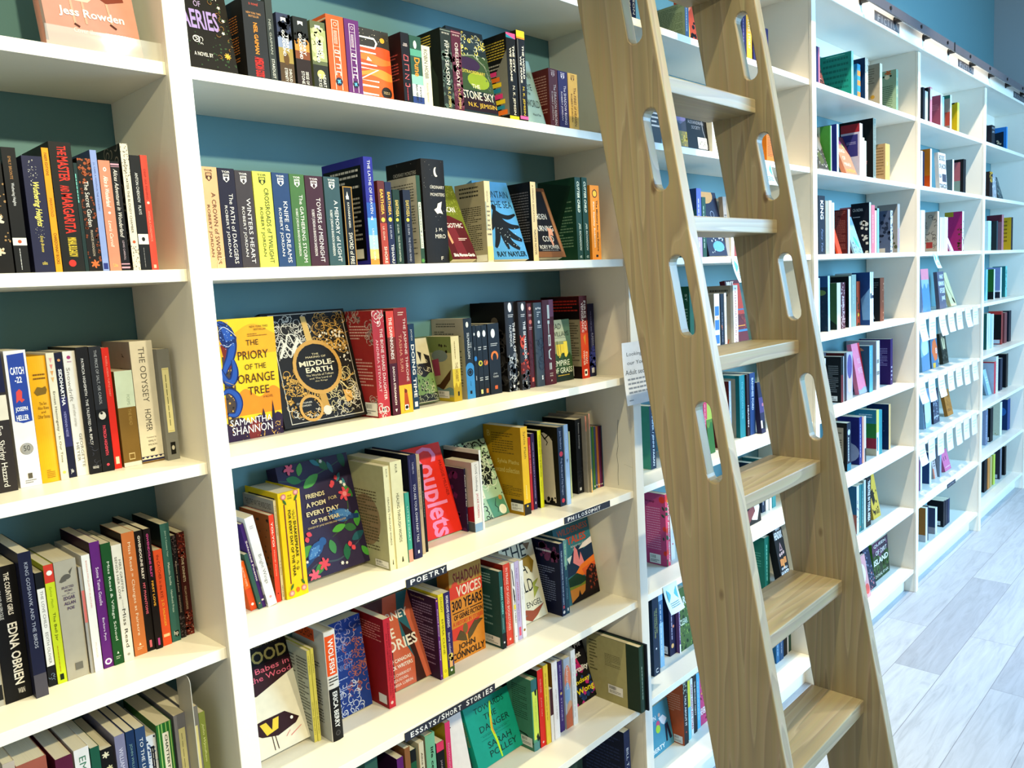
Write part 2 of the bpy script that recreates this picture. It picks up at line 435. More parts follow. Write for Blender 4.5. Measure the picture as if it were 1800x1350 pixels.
def book(kind, t, h, w, cover, spine='', back='', front='', pages='e6dcc0', sticker=None, vs=1):
    """canonical book: x = thickness, y = depth (spine at y=0), z = height; left face is the back cover"""
    hc = kind == 'h'
    c = .0022 if hc else .0007
    name = 'hardcover_book' if hc else 'paperback_book'
    bm = bmesh.new(); cols = [cover]
    bul = min(.0022, t*.08) if hc else 0
    def yy(u): return -bul*(1-(2*u-1)**2)
    n = 8
    for x0, x1 in ((0, c), (t-c, t)):       # the two covers
        add_box(bm, (x0, c, 0), (x1, w, h))
    pr = Printer(bm, cols)
    if back: pr.art(dict(k=0, W=w, H=h, f=lambda u, v, e: (-e, w*(1-u), (1-v*vs)*h)), back)
    if front: pr.art(dict(k=0, W=w, H=h, f=lambda u, v, e: (t+e, w*u, (1-v*vs)*h)), front)
    o = obj(name, bm, [paper(x) for x in cols])
    bm = bmesh.new(); cols = [cover]
    prof = [(0, c)] + [(t*i/n, yy(i/n)) for i in range(n+1)] + [(t, c)]; N = len(prof)
    lo = [bm.verts.new((x, y, 0)) for x, y in prof]; up = [bm.verts.new((x, y, h)) for x, y in prof]
    for i in range(N): bm.faces.new((lo[i], lo[(i+1) % N], up[(i+1) % N], up[i]))
    bm.faces.new(up); bm.faces.new(lo[::-1])
    if spine: Printer(bm, cols).art(dict(k=0, W=t, H=h, curved=hc, f=lambda u, v, e: (u*t, (yy(u) if e < 0 else -bul)-abs(e), (1-v*vs)*h)), spine)
    obj('spine', bm, [paper(x) for x in cols], o)
    g = .0032 if hc else .0004
    bm = bmesh.new()
    add_box(bm, (c+.0001, c+.0001+(0 if not hc else .001), g if hc else .0004), (t-c-.0001, w-(g if hc else .0006), h-g))
    obj('page_block', bm, pages_mat(pages), o)
    if sticker:
        x0, y0, x1, y1 = sticker
        bm = bmesh.new(); cl = ['f4f2ee']; q = Printer(bm, cl)
        P = dict(k=22, W=w, H=h, f=lambda u, v, e: (-e, w*(1-u), (1-v)*h))
        q.art(P, f'R;f4f2ee;{x0},{y0},{x1},{y1}')
        wd_, hg = x1-x0, y1-y0; rd = random.Random(int(x0*1000)); s = []
        for i in range(12):
            a = x0+wd_*(.08+.04*i); s.append(f'R;222222;{a:.4f},{y0+hg*.12:.4f},{a+wd_*rd.choice((.012,.022)):.4f},{y0+hg*.45:.4f}')
        s.append(f'L;555555;{x0+wd_*.1:.4f},{y0+hg*.6:.4f},{x0+wd_*.85:.4f},{y0+hg*.9:.4f},2')
        for it in s: P['k'] = 23; q.art(P, it)
        obj('price_sticker', bm, [paper(z) for z in cl], o)
    return o

ROW = {'n': 0}
ROWPH = {}
def row(bay, k, phrase):
    ROW.update(z=ZS[k-1], ph=phrase, key=bay+str(k))
def finish(o, desc):
    o['label'] = unique(desc+', '+ROW['ph']); o['category'] = 'book'; o['group'] = 'books on '+ROW['ph']
def b(kind, x, y, t, h, w, roll, cover, desc, spine='', back='', pages='e6dcc0', st=None, vs=1):
    """spine-out book standing on the current shelf; roll leans it sideways"""
    o = book(kind, t, h, w, cover, spine, back, '', pages, st, vs)
    dz = t*math.sin(math.radians(abs(roll))) if roll > 0 else 0
    o.matrix_world = Matrix.Translation((x, y, ROW['z']+dz+.0003)) @ Matrix.Rotation(math.radians(roll), 4, 'Y')
    finish(o, desc)
def f(kind, x, y, w, h, t, tilt, cover, desc, front='', spine='', pages='e6dcc0', yaw=0, vs=1):
    """face-out book leaning back by tilt degrees; x,y is its lower left front corner"""
    o = book(kind, t, h, w, cover, spine, '', front, pages, None, vs)
    a = math.radians(tilt)
    M = Matrix.Translation((x, y, ROW['z']+t*math.sin(a)+.0003)) @ Matrix.Rotation(math.radians(yaw), 4, 'Z') @ Matrix.Rotation(-a, 4, 'X') @ Matrix.Translation((0, t, 0)) @ Matrix.Rotation(math.radians(-90), 4, 'Z')
    o.matrix_world = M
    finish(o, desc)

def panel(name, corners, colour, art='', thick=.0008, parent=None, mat=None):
    """thin sheet given by four corners (top-left, top-right, bottom-right, bottom-left) with printing on its face"""
    tl, tr, br_, bl = [Vector(c) for c in corners]
    n = (tr-tl).cross(bl-tl).normalized()          # points away from the printed face
    if n.y < 0 and abs(n.y) > .3: n = -n
    bm = bmesh.new(); cols = [colour]
    fv = [bm.verts.new(c) for c in (tl, tr, br_, bl)]; bv = [bm.verts.new(c+n*thick) for c in (tl, tr, br_, bl)]
    bm.faces.new(fv); bm.faces.new(bv[::-1])
    for i in range(4): bm.faces.new((fv[i], bv[i], bv[(i+1) % 4], fv[(i+1) % 4]))
    W = (tr-tl).length; H = (bl-tl).length
    def fn(u, v, e):
        p = (tl*(1-u)+tr*u)*(1-v)+(bl*(1-u)+br_*u)*v
        return p-n*e
    Printer(bm, cols).art(dict(k=0, W=W, H=H, f=fn), art)
    return obj(name, bm, [mat or paper(cols[0])]+[paper(c) for c in cols[1:]], parent)

# ---------------------------------------------------------------- books, shelf by shelf (metres)
row('A',2,'top left bookcase shelf')
f('h',0.2237,0.02,0.1383,0.215,0.022,13.0,'c98f80','dusty pink cover with two women in skirts in clear holder','R;7c6a60;0,0,.03,1|Z;d8c3b0;.22,.1,.5,.1,.56,.62,.5,.66,.24,.66,.2,.6|D;7a4a3c;3,14,.02,.24,.15,.52,.6|Z;8a3d2c;.5,.05,.78,.05,.9,.6,.7,.64,.52,.56|S;c9a58e;.03,.32,.66,.33,.84|S;c9a58e;.03,.44,.66,.45,.83|S;c9a58e;.03,.7,.64,.72,.8|S;5a2a20;.03,.32,.84,.37,.86|S;5a2a20;.03,.7,.8,.76,.83|H;fff6ec;*/Ladies;.2,.33,.82,.45|H;fff6ec;a novel;.42,.47,.58,.5|H;fff6ec;*Jess Rowden;.18,.72,.86,.8|H;e9d9c8;Cover illustration;.3,.87,.7,.905',vs=0.973)
row('A',3,'left bookcase second shelf')
b('p',0.1129,0.022,0.0319,0.1581,0.1043,0,'14110f','black spine with white blossoms','F;d8c8a8;.4,.25,.2,5|F;e8dcc4;.6,.52,.26,5|F;d9cbb0;.3,.42,.14,5|F;e2d2b4;.55,.8,.2,5|T;f0e8d8;WUTHERING HEIGHTS Emily Bronte;.1,.45,.35,.95|D;b08a5a;5,30,.06,0,.2,1,1')
b('p',0.1471,0.022,0.0178,0.1779,0.1174,0,'17181a','black paperback with white penguin-style band','R;ece8de;0,.715,1,.775|E;c8552c;.5,.745,.14|T;c08a52;EMILY BRONTE;.4,.07,.6,.25|T;eeeeee;Wuthering Heights;.35,.28,.62,.46|V;cccccc;.4,.8,.52,.97,1')
b('p',0.1714,0.022,0.0266,0.168,0.1109,0,'2a2c4e','indigo paperback with gold script and tiny stars','D;e8e4d0;9,34,.03,.25,.03,.7,.26|T;f0e070;*/Wuthering Heights;.3,.22,.7,.6|D;e8e4d0;4,16,.02,.25,.6,.7,.7|T;f0d860;/Emily Bronte;.4,.68,.6,.82|H;f0d860;collins;.4,.9,.65,.93')
b('p',0.1989,0.022,0.0091,0.1811,0.1195,0,'f0a020','thin orange paperback leaning on a tall black one','T;6a3a08;FABER EDITIONS;.3,.04,.7,.22|T;b06a10;MARIGOLD;.3,.4,.7,.55|T;5a3208;CHARDONNAY BOOKS;.3,.68,.75,.93','R;181410;0,0,1,1')
b('p',0.2092,0.022,0.0303,0.1913,0.1263,0,'1b1c18','wide black paperback with big red title','T;e03426;*THE;.35,.03,.75,.1|T;e03426;*MASTER;.3,.11,.8,.3|T;e03426;*AND;.3,.33,.7,.38|T;e03426;*MARGARITA;.3,.39,.8,.7|T;e8c83a;*MIKHAIL BULGAKOV;.35,.73,.75,.88|E;d8342a;.45,.93,.17')
b('p',0.2401,0.022,0.005,0.1623,0.1071,0,'1d3a38','very thin dark teal book wedged beside the floral one','V;7ad0c0;.2,.1,.8,.4,1')
b('p',0.2456,0.022,0.019,0.17,0.1122,0,'16110e','black book patterned with rust leaves and white title','D;b0562c;11,30,.16,0,0,1,.22|D;8a4020;12,26,.12,0,.25,.25,.9|D;9a4a26;13,26,.12,.75,.25,1,.9|F;d06a34;.5,.93,.34,6|T;f2eadc;The Secret Garden;.32,.2,.66,.6|T;c8b8a0;FRANCES HODGSON;.4,.63,.58,.86')
b('p',0.2654,0.022,0.0092,0.1833,0.121,0,'8da0d4','pale periwinkle slim paperback','T;4a5a9a;J.L. CARR A MONTH IN THE COUNTRY;.3,.1,.6,.5|R;2a3a8a;.15,.93,.85,.98','R;3c5488;0,0,1,1')
b('p',0.2759,0.022,0.0169,0.1691,0.1116,0,'d98a6c','coral paperback with white curly lettering','H;fff2e0;*o;.35,.06,.65,.1|T;fff2e0;*/Alice in Wonderland;.3,.14,.7,.42|E;fff2e0;.5,.47,.12|T;fff2e0;/Lewis Carroll;.3,.54,.6,.78|H;ffd070;Collins;.3,.93,.7,.96','R;8a2e20;0,0,1,1')
b('p',0.2934,0.022,0.0128,0.1686,0.1113,0,'100c10','slim black classic with pink ringed ends','R;d8a0b0;0,.02,1,.035|R;d8a0b0;0,.045,1,.05|R;d8a0b0;0,.93,1,.94|R;d8a0b0;0,.96,1,.975|T;f4ece0;/Alices Adventures in Wonderland;.25,.07,.72,.69|T;c8b0b8;LEWIS CARROLL;.4,.72,.62,.9')
b('p',0.3109,0.022,0.0115,0.197,0.13,0,'e6dcc6','cream spine with marbled grey cover','D;8a8070;21,40,.1,0,0,1,.25|T;4a4438;ANGELA CARTER THE BLOODY CHAMBER;.3,.12,.6,.7|E;c85a30;.5,.77,.2|D;8a8070;22,40,.1,0,.8,1,1','R;191614;0,0,1,1|C;8a8478;7,70,.12,0,0,1,1,.018')
b('p',0.3235,0.022,0.016,0.1802,0.1189,0,'15171a','black paperback with white penguin square','T;ecece8;ANTON CHEKHOV   PLAYS;.35,.15,.62,.51|R;ece8de;0,.68,1,.77|E;222222;.5,.725,.16,1.3|V;9a9a9a;.4,.8,.52,.97,1')
b('p',0.3402,0.022,0.0105,0.1815,0.1198,0,'d84a38','thin red paperback ending the row','T;b02a20;DEEP SEA FISHING;.3,.12,.6,.38|E;f6e0d0;.5,.41,.2|T;f0a890;ANGELA CHADWICK;.3,.48,.6,.75|R;f0c0a8;.3,.95,.7,.98')
row('A',4,'left bookcase third shelf')
b('p',0.0926,0.0812,0.0348,0.209,0.138,0,'37302f','charcoal spine with cream band cut by the frame','R;e8dec8;0,.3,1,.48|R;1a2048;0,.0,1,.28|T;f2eadc;Eva  Shirley Hazzard;.42,.52,.72,.96')
b('p',0.133,0.0895,0.0296,0.2108,0.1391,0,'eeeaea','white spine with torn blue panel and red figure','Z;2b4aa8;.13,.03,.9,.02,.93,.52,.5,.53,.14,.51|H;ffffff;*CATCH;.2,.12,.82,.175|H;ffffff;*-22;.36,.19,.68,.235|Z;e04a44;.35,.3,.5,.28,.62,.3,.58,.35,.7,.36,.55,.38,.45,.36,.3,.38|H;ffffff;*JOSEPH;.22,.41,.78,.45|H;ffffff;*HELLER;.22,.47,.78,.51|O;8a8a86;.5,.72,.3,.03|E;a6a49e;.5,.72,.25|H;4a4a48;50;.35,.695,.65,.735|R;6a6250;.4,.9,.6,.94|L;888888;.25,.95,.75,.98,2')
b('h',0.1641,0.0934,0.0255,0.1994,0.1316,0,'f0b016','golden yellow rounded spine with bison','L;8a5a10;.2,.14,.85,.2,2|Z;8a6a20;.15,.28,.35,.24,.6,.25,.8,.24,.86,.27,.78,.3,.3,.31|H;7a4a08;The Sun;.35,.36,.75,.385|H;7a4a08;Also Rises;.25,.395,.85,.42|H;7a4a08;and;.4,.43,.65,.45|H;7a4a08;Other Stories;.2,.46,.85,.49|L;a87a18;.3,.9,.75,.97,5')
b('p',0.1901,0.09,0.0114,0.2024,0.1336,0,'e6dfc6','slim cream spine with pink triangles','Z;e0a0a0;.3,.04,.7,.04,.5,.08|Z;e08a80;.3,.09,.7,.09,.5,.13|Z;e0a060;.3,.14,.7,.14,.5,.18|Z;e0b070;.3,.19,.7,.19,.5,.23|T;5a5040;Ernest Hemingway - In Our Time;.25,.3,.6,.86|E;e0d060;.5,.94,.2')
b('p',0.2042,0.0973,0.0108,0.2013,0.1329,0,'171a3a','slim black and violet spine','R;2e2f6e;0,.35,1,.75|E;d89a60;.5,.06,.2|T;ffffff;*SIDDHARTHA;.25,.13,.72,.42|T;a8a8e0;HERMANN HESSE;.3,.47,.62,.67|H;ffffff;)b;.3,.93,.7,.97')
b('p',0.2158,0.0962,0.0179,0.2024,0.1336,0,'e9e6e0','white spine with rose roundel and grey serif title','E;b03a78;.45,.05,.16|L;c090b0;.3,.08,.65,.1,1|T;9a948c;Snowdrift;.15,.13,.45,.4|T;b8b0a4;/and other stories;.3,.42,.55,.6|T;8a8680;GEORGETTE;.55,.66,.78,.93|T;8a8680;HEYER;.22,.73,.45,.88')
b('p',0.2342,0.0915,0.0181,0.2071,0.1367,0,'161416','glossy black spine with long white title','T;efece8;PATRICIA HIGHSMITH - THE TALENTED MR. RIPLEY;.3,.09,.52,.77|C;484a58;4,8,.3,.1,.72,.9,.98,.05|H;efece8;VINTAGE;.25,.94,.75,.96')
b('p',0.2528,0.0906,0.0185,0.2065,0.1363,0,'15161a','black spine with small portrait and red name','R;2a2c33;0,.0,1,.5|T;b0b4ba;THE PRICE OF SALT, OR CAROL;.35,.03,.62,.46|R;0e0e10;0,.5,1,.6|E;d8d4cc;.5,.55,.3,1.2|E;2a2a2a;.45,.53,.12|T;e0485a;*PATRICIA HIGHSMITH;.4,.63,.65,.87|E;e0485a;.5,.945,.12')
b('p',0.2743,0.0971,0.0112,0.2026,0.1337,0,'dc2a1e','thin bright red spine','T;f0a090;RUSSELL HOBAN TURTLE DIARY;.4,.07,.65,.4|R;f6d8c0;.25,.9,.75,.96')
b('p',0.2887,0.0946,0.0286,0.1618,0.1068,0,'8c6d34','short brown and mint gift book','R;cfe4d6;0,0,1,.38|R;e6e4e0;0,.955,1,1|T;9ab0a0;POEMS;.55,.25,.72,.36|T;b89a58;THE READ;.55,.4,.72,.57|R;d8c490;.33,.86,.66,.93|R;8c6d34;.36,.87,.63,.92')
b('p',0.3186,0.0953,0.0372,0.2087,0.1249,0,'e4ddca','thick cream spine with wave border at foot','T;6c675c;THE ODYSSEY;.35,.05,.62,.5|T;4c4840;HOMER;.35,.56,.62,.74|H;6c675c;Translated by;.3,.785,.75,.8|H;5c574c;EMILY;.38,.815,.7,.83|H;5c574c;WILSON;.34,.845,.74,.86|Z;3a3a30;.4,.89,.66,.88,.6,.91,.44,.91|R;22265a;0,.945,1,.985|W;e4ddca;.955,.008,5,.97,0|R;8a6a3a;0,.987,1,1','R;a8a294;0,0,1,1|S;2a2a28;.02,.7,.1,.76,.13,.7,.12|S;55524c;.01,.6,.22,1,.25|S;55524c;.01,.6,.26,1,.3')
b('p',0.3563,0.0809,0.021,0.1926,0.1271,0,'8e8f8c','grey spine with pale yellow title panel','R;efe8b0;.25,.17,.8,.75|R;c8b868;.29,.18,.76,.185|R;c8b868;.29,.735,.76,.74|V;6a7048;.47,.23,.6,.7,1|R;1a1a18;.32,.84,.72,.95|E;c8c4b8;.52,.89,.12,1.6')
row('A',5,'left bookcase fourth shelf')
b('p',0.0596,0.091,0.0152,0.1837,0.1212,0,'b8b4a6','pale grey spine at the frame edge','R;222222;.3,.82,.9,.95')
b('p',0.0752,0.0891,0.0361,0.214,0.1412,0,'141314','widest black spine with bold white name','T;f2f0ec;*THE COUNTRY GIRLS;.52,.05,.72,.36|T;d8d6d0;THREE NOVELS AND AN EPILOGUE;.2,.06,.34,.38|T;f4f2ee;*EDNA OBRIEN;.42,.42,.78,.88|H;e8e6e2;W&N;.5,.91,.75,.95')
b('p',0.1118,0.0712,0.0175,0.2323,0.1533,0,'1d2040','navy spine with thin silver title and bare foot','R;5a5660;0,.84,1,1|T;b0b4c4;KING GOSHAWK AND THE BIRDS;.4,.07,.68,.66')
b('p',0.1371,0.0962,0.012,0.1878,0.124,0,'15171b','black spine with tall white title label','R;f0ece4;.05,.14,.95,.82|T;6a665e;THE LOVE CHILD   EDITH OLIVIER;.35,.16,.68,.8|C;8aa0b8;3,4,.3,.1,.85,.9,.98,.05')
b('p',0.1496,0.0946,0.0137,0.1971,0.1301,0,'c6d422','lime spine with red top block','R;d23a2a;0,0,1,.15|E;f4eee4;.55,.07,.3|T;9ab01a;/Sylvia Plath;.3,.18,.6,.36|T;3a4a10;The Bell Jar;.3,.4,.65,.64|V;b8801a;.4,.68,.55,.9,1|R;1a2a10;.3,.92,.7,.97')
b('p',0.164,0.0935,0.0324,0.1977,0.1305,0,'b5ae9c','thick stone-grey spine with raven','E;6c685e;.5,.14,.2,.7|Z;6c685e;.3,.13,.15,.17,.25,.18,.5,.17|Z;6c685e;.62,.1,.82,.07,.68,.13|H;5a4a6a;*SELECTED;.22,.215,.78,.235|H;5a4a6a;*WORKS;.33,.245,.7,.262|H;5a4a6a;OF;.44,.27,.56,.285|R;5a4a6a;.2,.285,.4,.288|R;5a4a6a;.6,.285,.8,.288|H;54406c;*EDGAR;.26,.3,.78,.33|H;54406c;*ALLAN;.26,.345,.78,.372|H;54406c;*POE;.38,.39,.7,.415|R;7a766c;.4,.87,.75,.93')
b('p',0.1981,0.0909,0.0051,0.1809,0.1194,0,'aeaba6','very thin grey spine','R;d8706a;.1,.22,.9,.52')
b('p',0.2037,0.089,0.0124,0.1988,0.1312,0,'f0eee8','white spine with faded red lettering','T;e09080;BARBARA PYM QUARTET IN AUTUMN;.4,.05,.62,.45|T;d8c0b8;PICADOR;.4,.75,.6,.88')
b('p',0.2179,0.0898,0.0154,0.2161,0.1413,0,'6b2382','purple spine with white script title','T;f0e0f4;Some Tame Gazelle;.35,.2,.65,.5|T;f0e0f4;Barbara Pym;.35,.6,.62,.78|E;f4eef4;.5,.95,.35|E;8a3aa0;.5,.95,.2','R;3a1230;0,0,1,1')
b('p',0.2338,0.088,0.0154,0.2096,0.1383,0,'1b5a26','dark green spine with white serif title','T;e8f0dc;Miss Read & Village School;.35,.15,.68,.8|Z;e8f0dc;.4,.91,.6,.91,.5,.89|L;b8c8a8;.25,.93,.75,.96,2')
b('p',0.2498,0.087,0.0157,0.2029,0.1339,0,'e8e4d6','white spine with two-line black title','T;5a564e;MRS GRIFFIN;.55,.13,.78,.4|T;5a564e;SENDS HER LOVE;.2,.1,.42,.46|T;c0bcb0;and other writings;.4,.47,.6,.56|T;4a463e;Miss Read;.35,.55,.68,.88|E;aaa69c;.5,.94,.14')
b('p',0.2698,0.0945,0.0207,0.2168,0.0954,0,'d0783e','burnt orange spine with cream title','T;fbead0;Miss Read = Changes at Fairacre;.35,.08,.64,.84|Z;fbead0;.4,.92,.6,.92,.5,.9|L;f0d0a8;.25,.935,.75,.96,2','R;2a1a14;0,0,1,1|R;6a5040;.1,.2,.9,.6')
b('p',0.2915,0.0958,0.0132,0.2145,0.08,0,'1c1513','black spine with white over pink title','T;f6f2ee;*GWENDOLINE RILEY;.35,.04,.66,.4|T;e06a80;*MY PHANTOMS;.35,.43,.66,.69|R;d86a7a;.35,.91,.65,.97')
b('p',0.3052,0.0921,0.0114,0.2153,0.139,0,'1a1214','black spine with magenta over amber title','T;d050a0;*GWENDOLINE RILEY;.35,.04,.66,.4|T;f0b03c;*FIRST LOVE;.35,.43,.66,.64|R;c04a9a;.35,.91,.65,.97')
b('p',0.3186,0.0951,0.0149,0.1731,0.1142,0,'e4562c','orange-red spine with yellow name','T;7a1a10;the CATCHER in the RYE;.3,.05,.62,.5|T;f6c840;J. D. SALINGER;.3,.52,.62,.8|R;f0d0a0;.15,.88,.85,.91')
b('p',0.3356,0.0976,0.0157,0.2152,0.121,0,'3d7570','muted teal spine in taller format','T;b8d8d0;Jane in Country Year;.4,.06,.62,.28|T;e0eee8;Malcolm Saville;.4,.33,.62,.52|T;c8e0d8;Handheld Press;.4,.56,.62,.75|R;12201e;.4,.91,.8,.96|H;f4f4f0;hp;.3,.91,.75,.955','R;1c2a2c;0,0,1,1')
b('p',0.3538,0.1018,0.0089,0.189,0.1248,0,'1a1216','narrow black tapestry spine','D;6a5a60;7,40,.25,0,0,1,.3|T;d8c8b0;Romeo and Juliet;.3,.25,.6,.55|T;b0a090;SHAKESPEARE;.3,.58,.6,.75|D;6a5a60;8,30,.25,0,.78,1,1')
b('p',0.3651,0.1053,0.0143,0.1906,0.1258,0,'4a120e','dark red tapestry spine by the panel','D;8a3020;17,40,.22,0,0,1,.25|D;d8b8a0;19,16,.08,0,0,1,.25|T;e8d8b8;THE SONNETS;.3,.25,.6,.48|T;c0a888;WILLIAM SHAKESPEARE;.3,.52,.55,.75|D;8a3020;18,40,.22,0,.78,1,1|D;e0b8a0;20,16,.08,0,.78,1,1')
row('A',6,'left bookcase bottom shelf')
b('p',0.0505,0.045,0.0155,0.2561,0.169,0,'c8b8a8','pale spine just showing at the frame foot')
b('p',0.0669,0.045,0.0406,0.2445,0.1614,0,'b0604c','wide rose spine just showing at the frame foot')
b('p',0.1186,0.045,0.0239,0.2295,0.1515,0,'6a2040','plum purple spine')
b('p',0.1453,0.045,0.0215,0.2313,0.1527,0,'ece8e4','white spine with green lettering','T;4a8a6a;EMMA;.3,.06,.75,.3')
b('p',0.1686,0.045,0.0136,0.2241,0.1479,0,'22664c','forest green spine')
b('p',0.1828,0.045,0.019,0.214,0.1412,0,'15120f','black spine with cream blossoms','F;e8dcb8;.4,.05,.3,6|F;d8cc98;.6,.16,.26,6|G;6a7a50;.4,.25,.3,.2,60|T;f0e8d0;TITUS;.4,.32,.7,.5')
b('p',0.2058,0.045,0.0158,0.2266,0.1496,0,'8a88a6','lavender grey spine','T;e0dcec;WILLIAMS AUGUSTUS;.3,.1,.7,.5')
b('p',0.2232,0.045,0.0134,0.2261,0.1492,0,'1e3a66','deep blue spine with small green print','T;8ab0a8;JOHN WILLIAMS STONER;.3,.1,.65,.5')
b('p',0.2383,0.045,0.0159,0.2246,0.1482,0,'33507c','steel blue spine with white sans title','T;f0f0ec;TO THE LIGHTHOUSE;.35,.08,.68,.6')
b('p',0.2556,0.05,0.0158,0.2012,0.1328,0,'dfe4ea','white spine with blue scribble stripes','D;5a78b0;31,60,.12,0,0,1,.5|R;141418;.4,.1,.75,.6|V;e8e4dc;.55,.12,.65,.55,1')
b('p',0.2719,0.045,0.0254,0.2152,0.142,0,'267a32','green striped spine with white title label','R;9ac86a;.12,0,.2,1|R;9ac86a;.32,0,.4,1|R;9ac86a;.6,0,.66,1|R;9ac86a;.85,0,.92,1|R;f0ecdc;.35,.08,.75,.8|T;1c3a1c;*CHATTERTON SQUARE;.45,.1,.66,.7')
b('p',0.3019,0.045,0.0202,0.2189,0.1445,0,'8a8b96','grey spine with yellow label left of the bookend','R;ece6a8;.3,.12,.85,.8|V;7a7a60;.52,.16,.62,.7,1')
b('p',0.324,0.045,0.0205,0.2207,0.1457,0,'8f9092','grey spine with yellow label right of the bookend','R;ece6a8;.3,.16,.85,.8|V;7a7a60;.52,.2,.62,.7,1')
b('p',0.345,0.045,0.0109,0.2053,0.1355,0,'94a44e','olive green spine ending the row','T;e8f0b0;/John Wyndham;.3,.1,.7,.45|F;f0e878;.5,.55,.3,5')
row('B',2,'middle bookcase top shelf')
f('p',0.4255,0.03,0.1032,0.235,0.03,10.9,'14120f','black face-out cover with white flowers and lilac lettering','D;3a5a38;41,60,.02,.6,0,1,1|D;3a5a38;42,30,.02,.0,.6,1,1|F;e8e4dc;.8,.18,.03,5|F;e8e4dc;.92,.3,.03,5|F;e8e4dc;.9,.42,.035,5|F;e8e4dc;.86,.52,.03,5|F;e8e4dc;.9,.62,.03,5|F;e8e4dc;.86,.72,.03,5|F;8a8a84;.78,.34,.06,8|F;d8a840;.86,.9,.06,8|H;b8a0c8;Emily Wildes;.1,.2,.7,.26|H;eeeae4;ENCYCLOPAEDIA;.06,.37,.84,.47|S;eeeae4;.01,.2,.34,.35,.3,.5,.33|H;b8a0c8;OF;.42,.5,.54,.545|H;a890c8;*FAERIES;.08,.57,.8,.72|O;eeeae4;.36,.8,.06,.012|C;eeeae4;2,5,.05,.28,.76,.44,.84,.01|H;eeeae4;A NOVEL BY;.28,.9,.6,.93|C;a87838;44,20,.05,.72,.3,1,1,.008',vs=0.963)
b('p',0.5435,0.024,0.0432,0.1391,0.14,0,'2a2d32','slate grey spine with orange and red lettering','H;d05040;a novel;.3,.04,.7,.08|H;e0a060;NEW YORK TIMES;.15,.17,.8,.195|H;e0a060;BESTSELLER;.25,.21,.7,.235|T;f0922a;*NEIL GAIMAN;.42,.3,.6,.7|T;e02a22;*AMERICAN GODS;.35,.74,.75,.99','R;15100e;0,0,1,1|L;b8702a;.15,.2,.85,.8,18',vs=0.95)
b('p',0.5883,0.024,0.0136,0.1454,0.0959,0,'3c4442','dark grey-green slim spine','T;b8bcb4;NEIL GAIMAN;.3,.25,.62,.68|T;e8e8e0;STARDUST;.3,.74,.7,.98',vs=0.952)
b('p',0.6083,0.024,0.0288,0.1262,0.0833,0,'3a4464','paperback spine with blue sky and ruined tower scene','R;8a98b8;0,.3,1,.5|R;a89048;0,.5,1,.72|R;5a4428;0,.72,1,1|D;1c2236;51,30,.25,0,0,1,.35|E;6a4a1c;.5,.66,.2,2|Z;e8e8e8;.3,.06,.65,.06,.65,.12,.48,.09,.3,.12|T;f2f2ee;*TERRY;.55,.3,.75,.56|T;f2f2ee;*GOODKIND;.3,.24,.5,.62|T;f2f2ee;SHROUD;.6,.8,.8,.99|T;f2f2ee;ETERNITY;.3,.8,.5,.99',vs=0.945)
b('p',0.6423,0.024,0.0305,0.1263,0.0834,0,'1e2422','paperback spine with fiery orange sky scene','R;d88a38;0,.32,1,.5|R;8a4a24;0,.5,1,.62|R;2e1c14;0,.62,1,1|D;1a1a14;53,20,.2,0,.2,1,.4|Z;e8e8e8;.3,.06,.65,.06,.65,.12,.48,.09,.3,.12|T;f2f2ee;*TERRY;.55,.3,.75,.56|T;f2f2ee;*GOODKIND;.3,.24,.5,.62|T;f2f2ee;SIEGE OF;.6,.8,.8,.99|T;f2f2ee;STONE;.3,.8,.5,.99',vs=0.945)
b('p',0.678,0.024,0.0324,0.1261,0.0832,0,'6a7450','paperback spine with misty olive sky scene','R;a8b078;0,.12,1,.6|D;c8cc98;55,16,.3,.1,.1,.9,.6|R;2c2e22;0,.66,1,1|E;c8c070;.5,.8,.26|Z;e8e8e8;.3,.06,.65,.06,.65,.12,.48,.09,.3,.12|T;f2f2ee;*TERRY;.55,.3,.75,.56|T;f2f2ee;*GOODKIND;.3,.24,.5,.62|T;f2f2ee;HEART;.6,.8,.8,.99|T;f2f2ee;BLACK ICE;.3,.8,.5,.99',vs=0.944)
b('p',0.7139,0.024,0.0394,0.1446,0.08,0,'c75a26','orange hardcover-size spine with white line frame','R;f6e6d8;.3,.06,.7,.066|R;f6e6d8;.3,.06,.33,.99|R;f6e6d8;.67,.06,.7,.99|R;f6e6d8;.3,.17,.7,.174|O;f6e6d8;.5,.115,.1,.02|V;f6e6d8;.4,.2,.6,.38,3|R;f6e6d8;.3,.41,.7,.414|S;f6e6d8;.07,.38,.46,.38,.5,.62,.5,.62,.47,.4,.46|S;f6e6d8;.07,.38,.55,.62,.55,.62,.6|S;f6e6d8;.07,.38,.65,.62,.65,.62,.7,.4,.7|S;f6e6d8;.07,.38,.8,.38,.75,.62,.75,.62,.8|E;2a2c44;.5,.88,.2|F;58b0e0;.5,.88,.12,4','R;1a1210;.08,.08,1,1|R;c8c0b0;.08,.05,1,.07',vs=0.952)
b('p',0.7553,0.024,0.0337,0.1444,0.0953,0,'6a2a78','violet spine with white line frame','R;f0e0f0;.3,.06,.7,.066|R;f0e0f0;.3,.06,.33,.99|R;f0e0f0;.67,.06,.7,.99|R;f0e0f0;.3,.17,.7,.174|O;f0e0f0;.5,.115,.1,.02|V;f0e0f0;.4,.2,.6,.38,3|R;f0e0f0;.3,.41,.7,.414|S;f0e0f0;.07,.38,.46,.38,.5,.62,.5,.62,.47,.4,.46|S;f0e0f0;.07,.38,.55,.62,.55,.62,.6|S;f0e0f0;.07,.38,.65,.62,.65,.62,.7,.4,.7|S;f0e0f0;.07,.38,.8,.38,.75,.62,.75,.62,.8|E;2a2c44;.5,.88,.2|F;58b0e0;.5,.88,.12,4',vs=0.952)
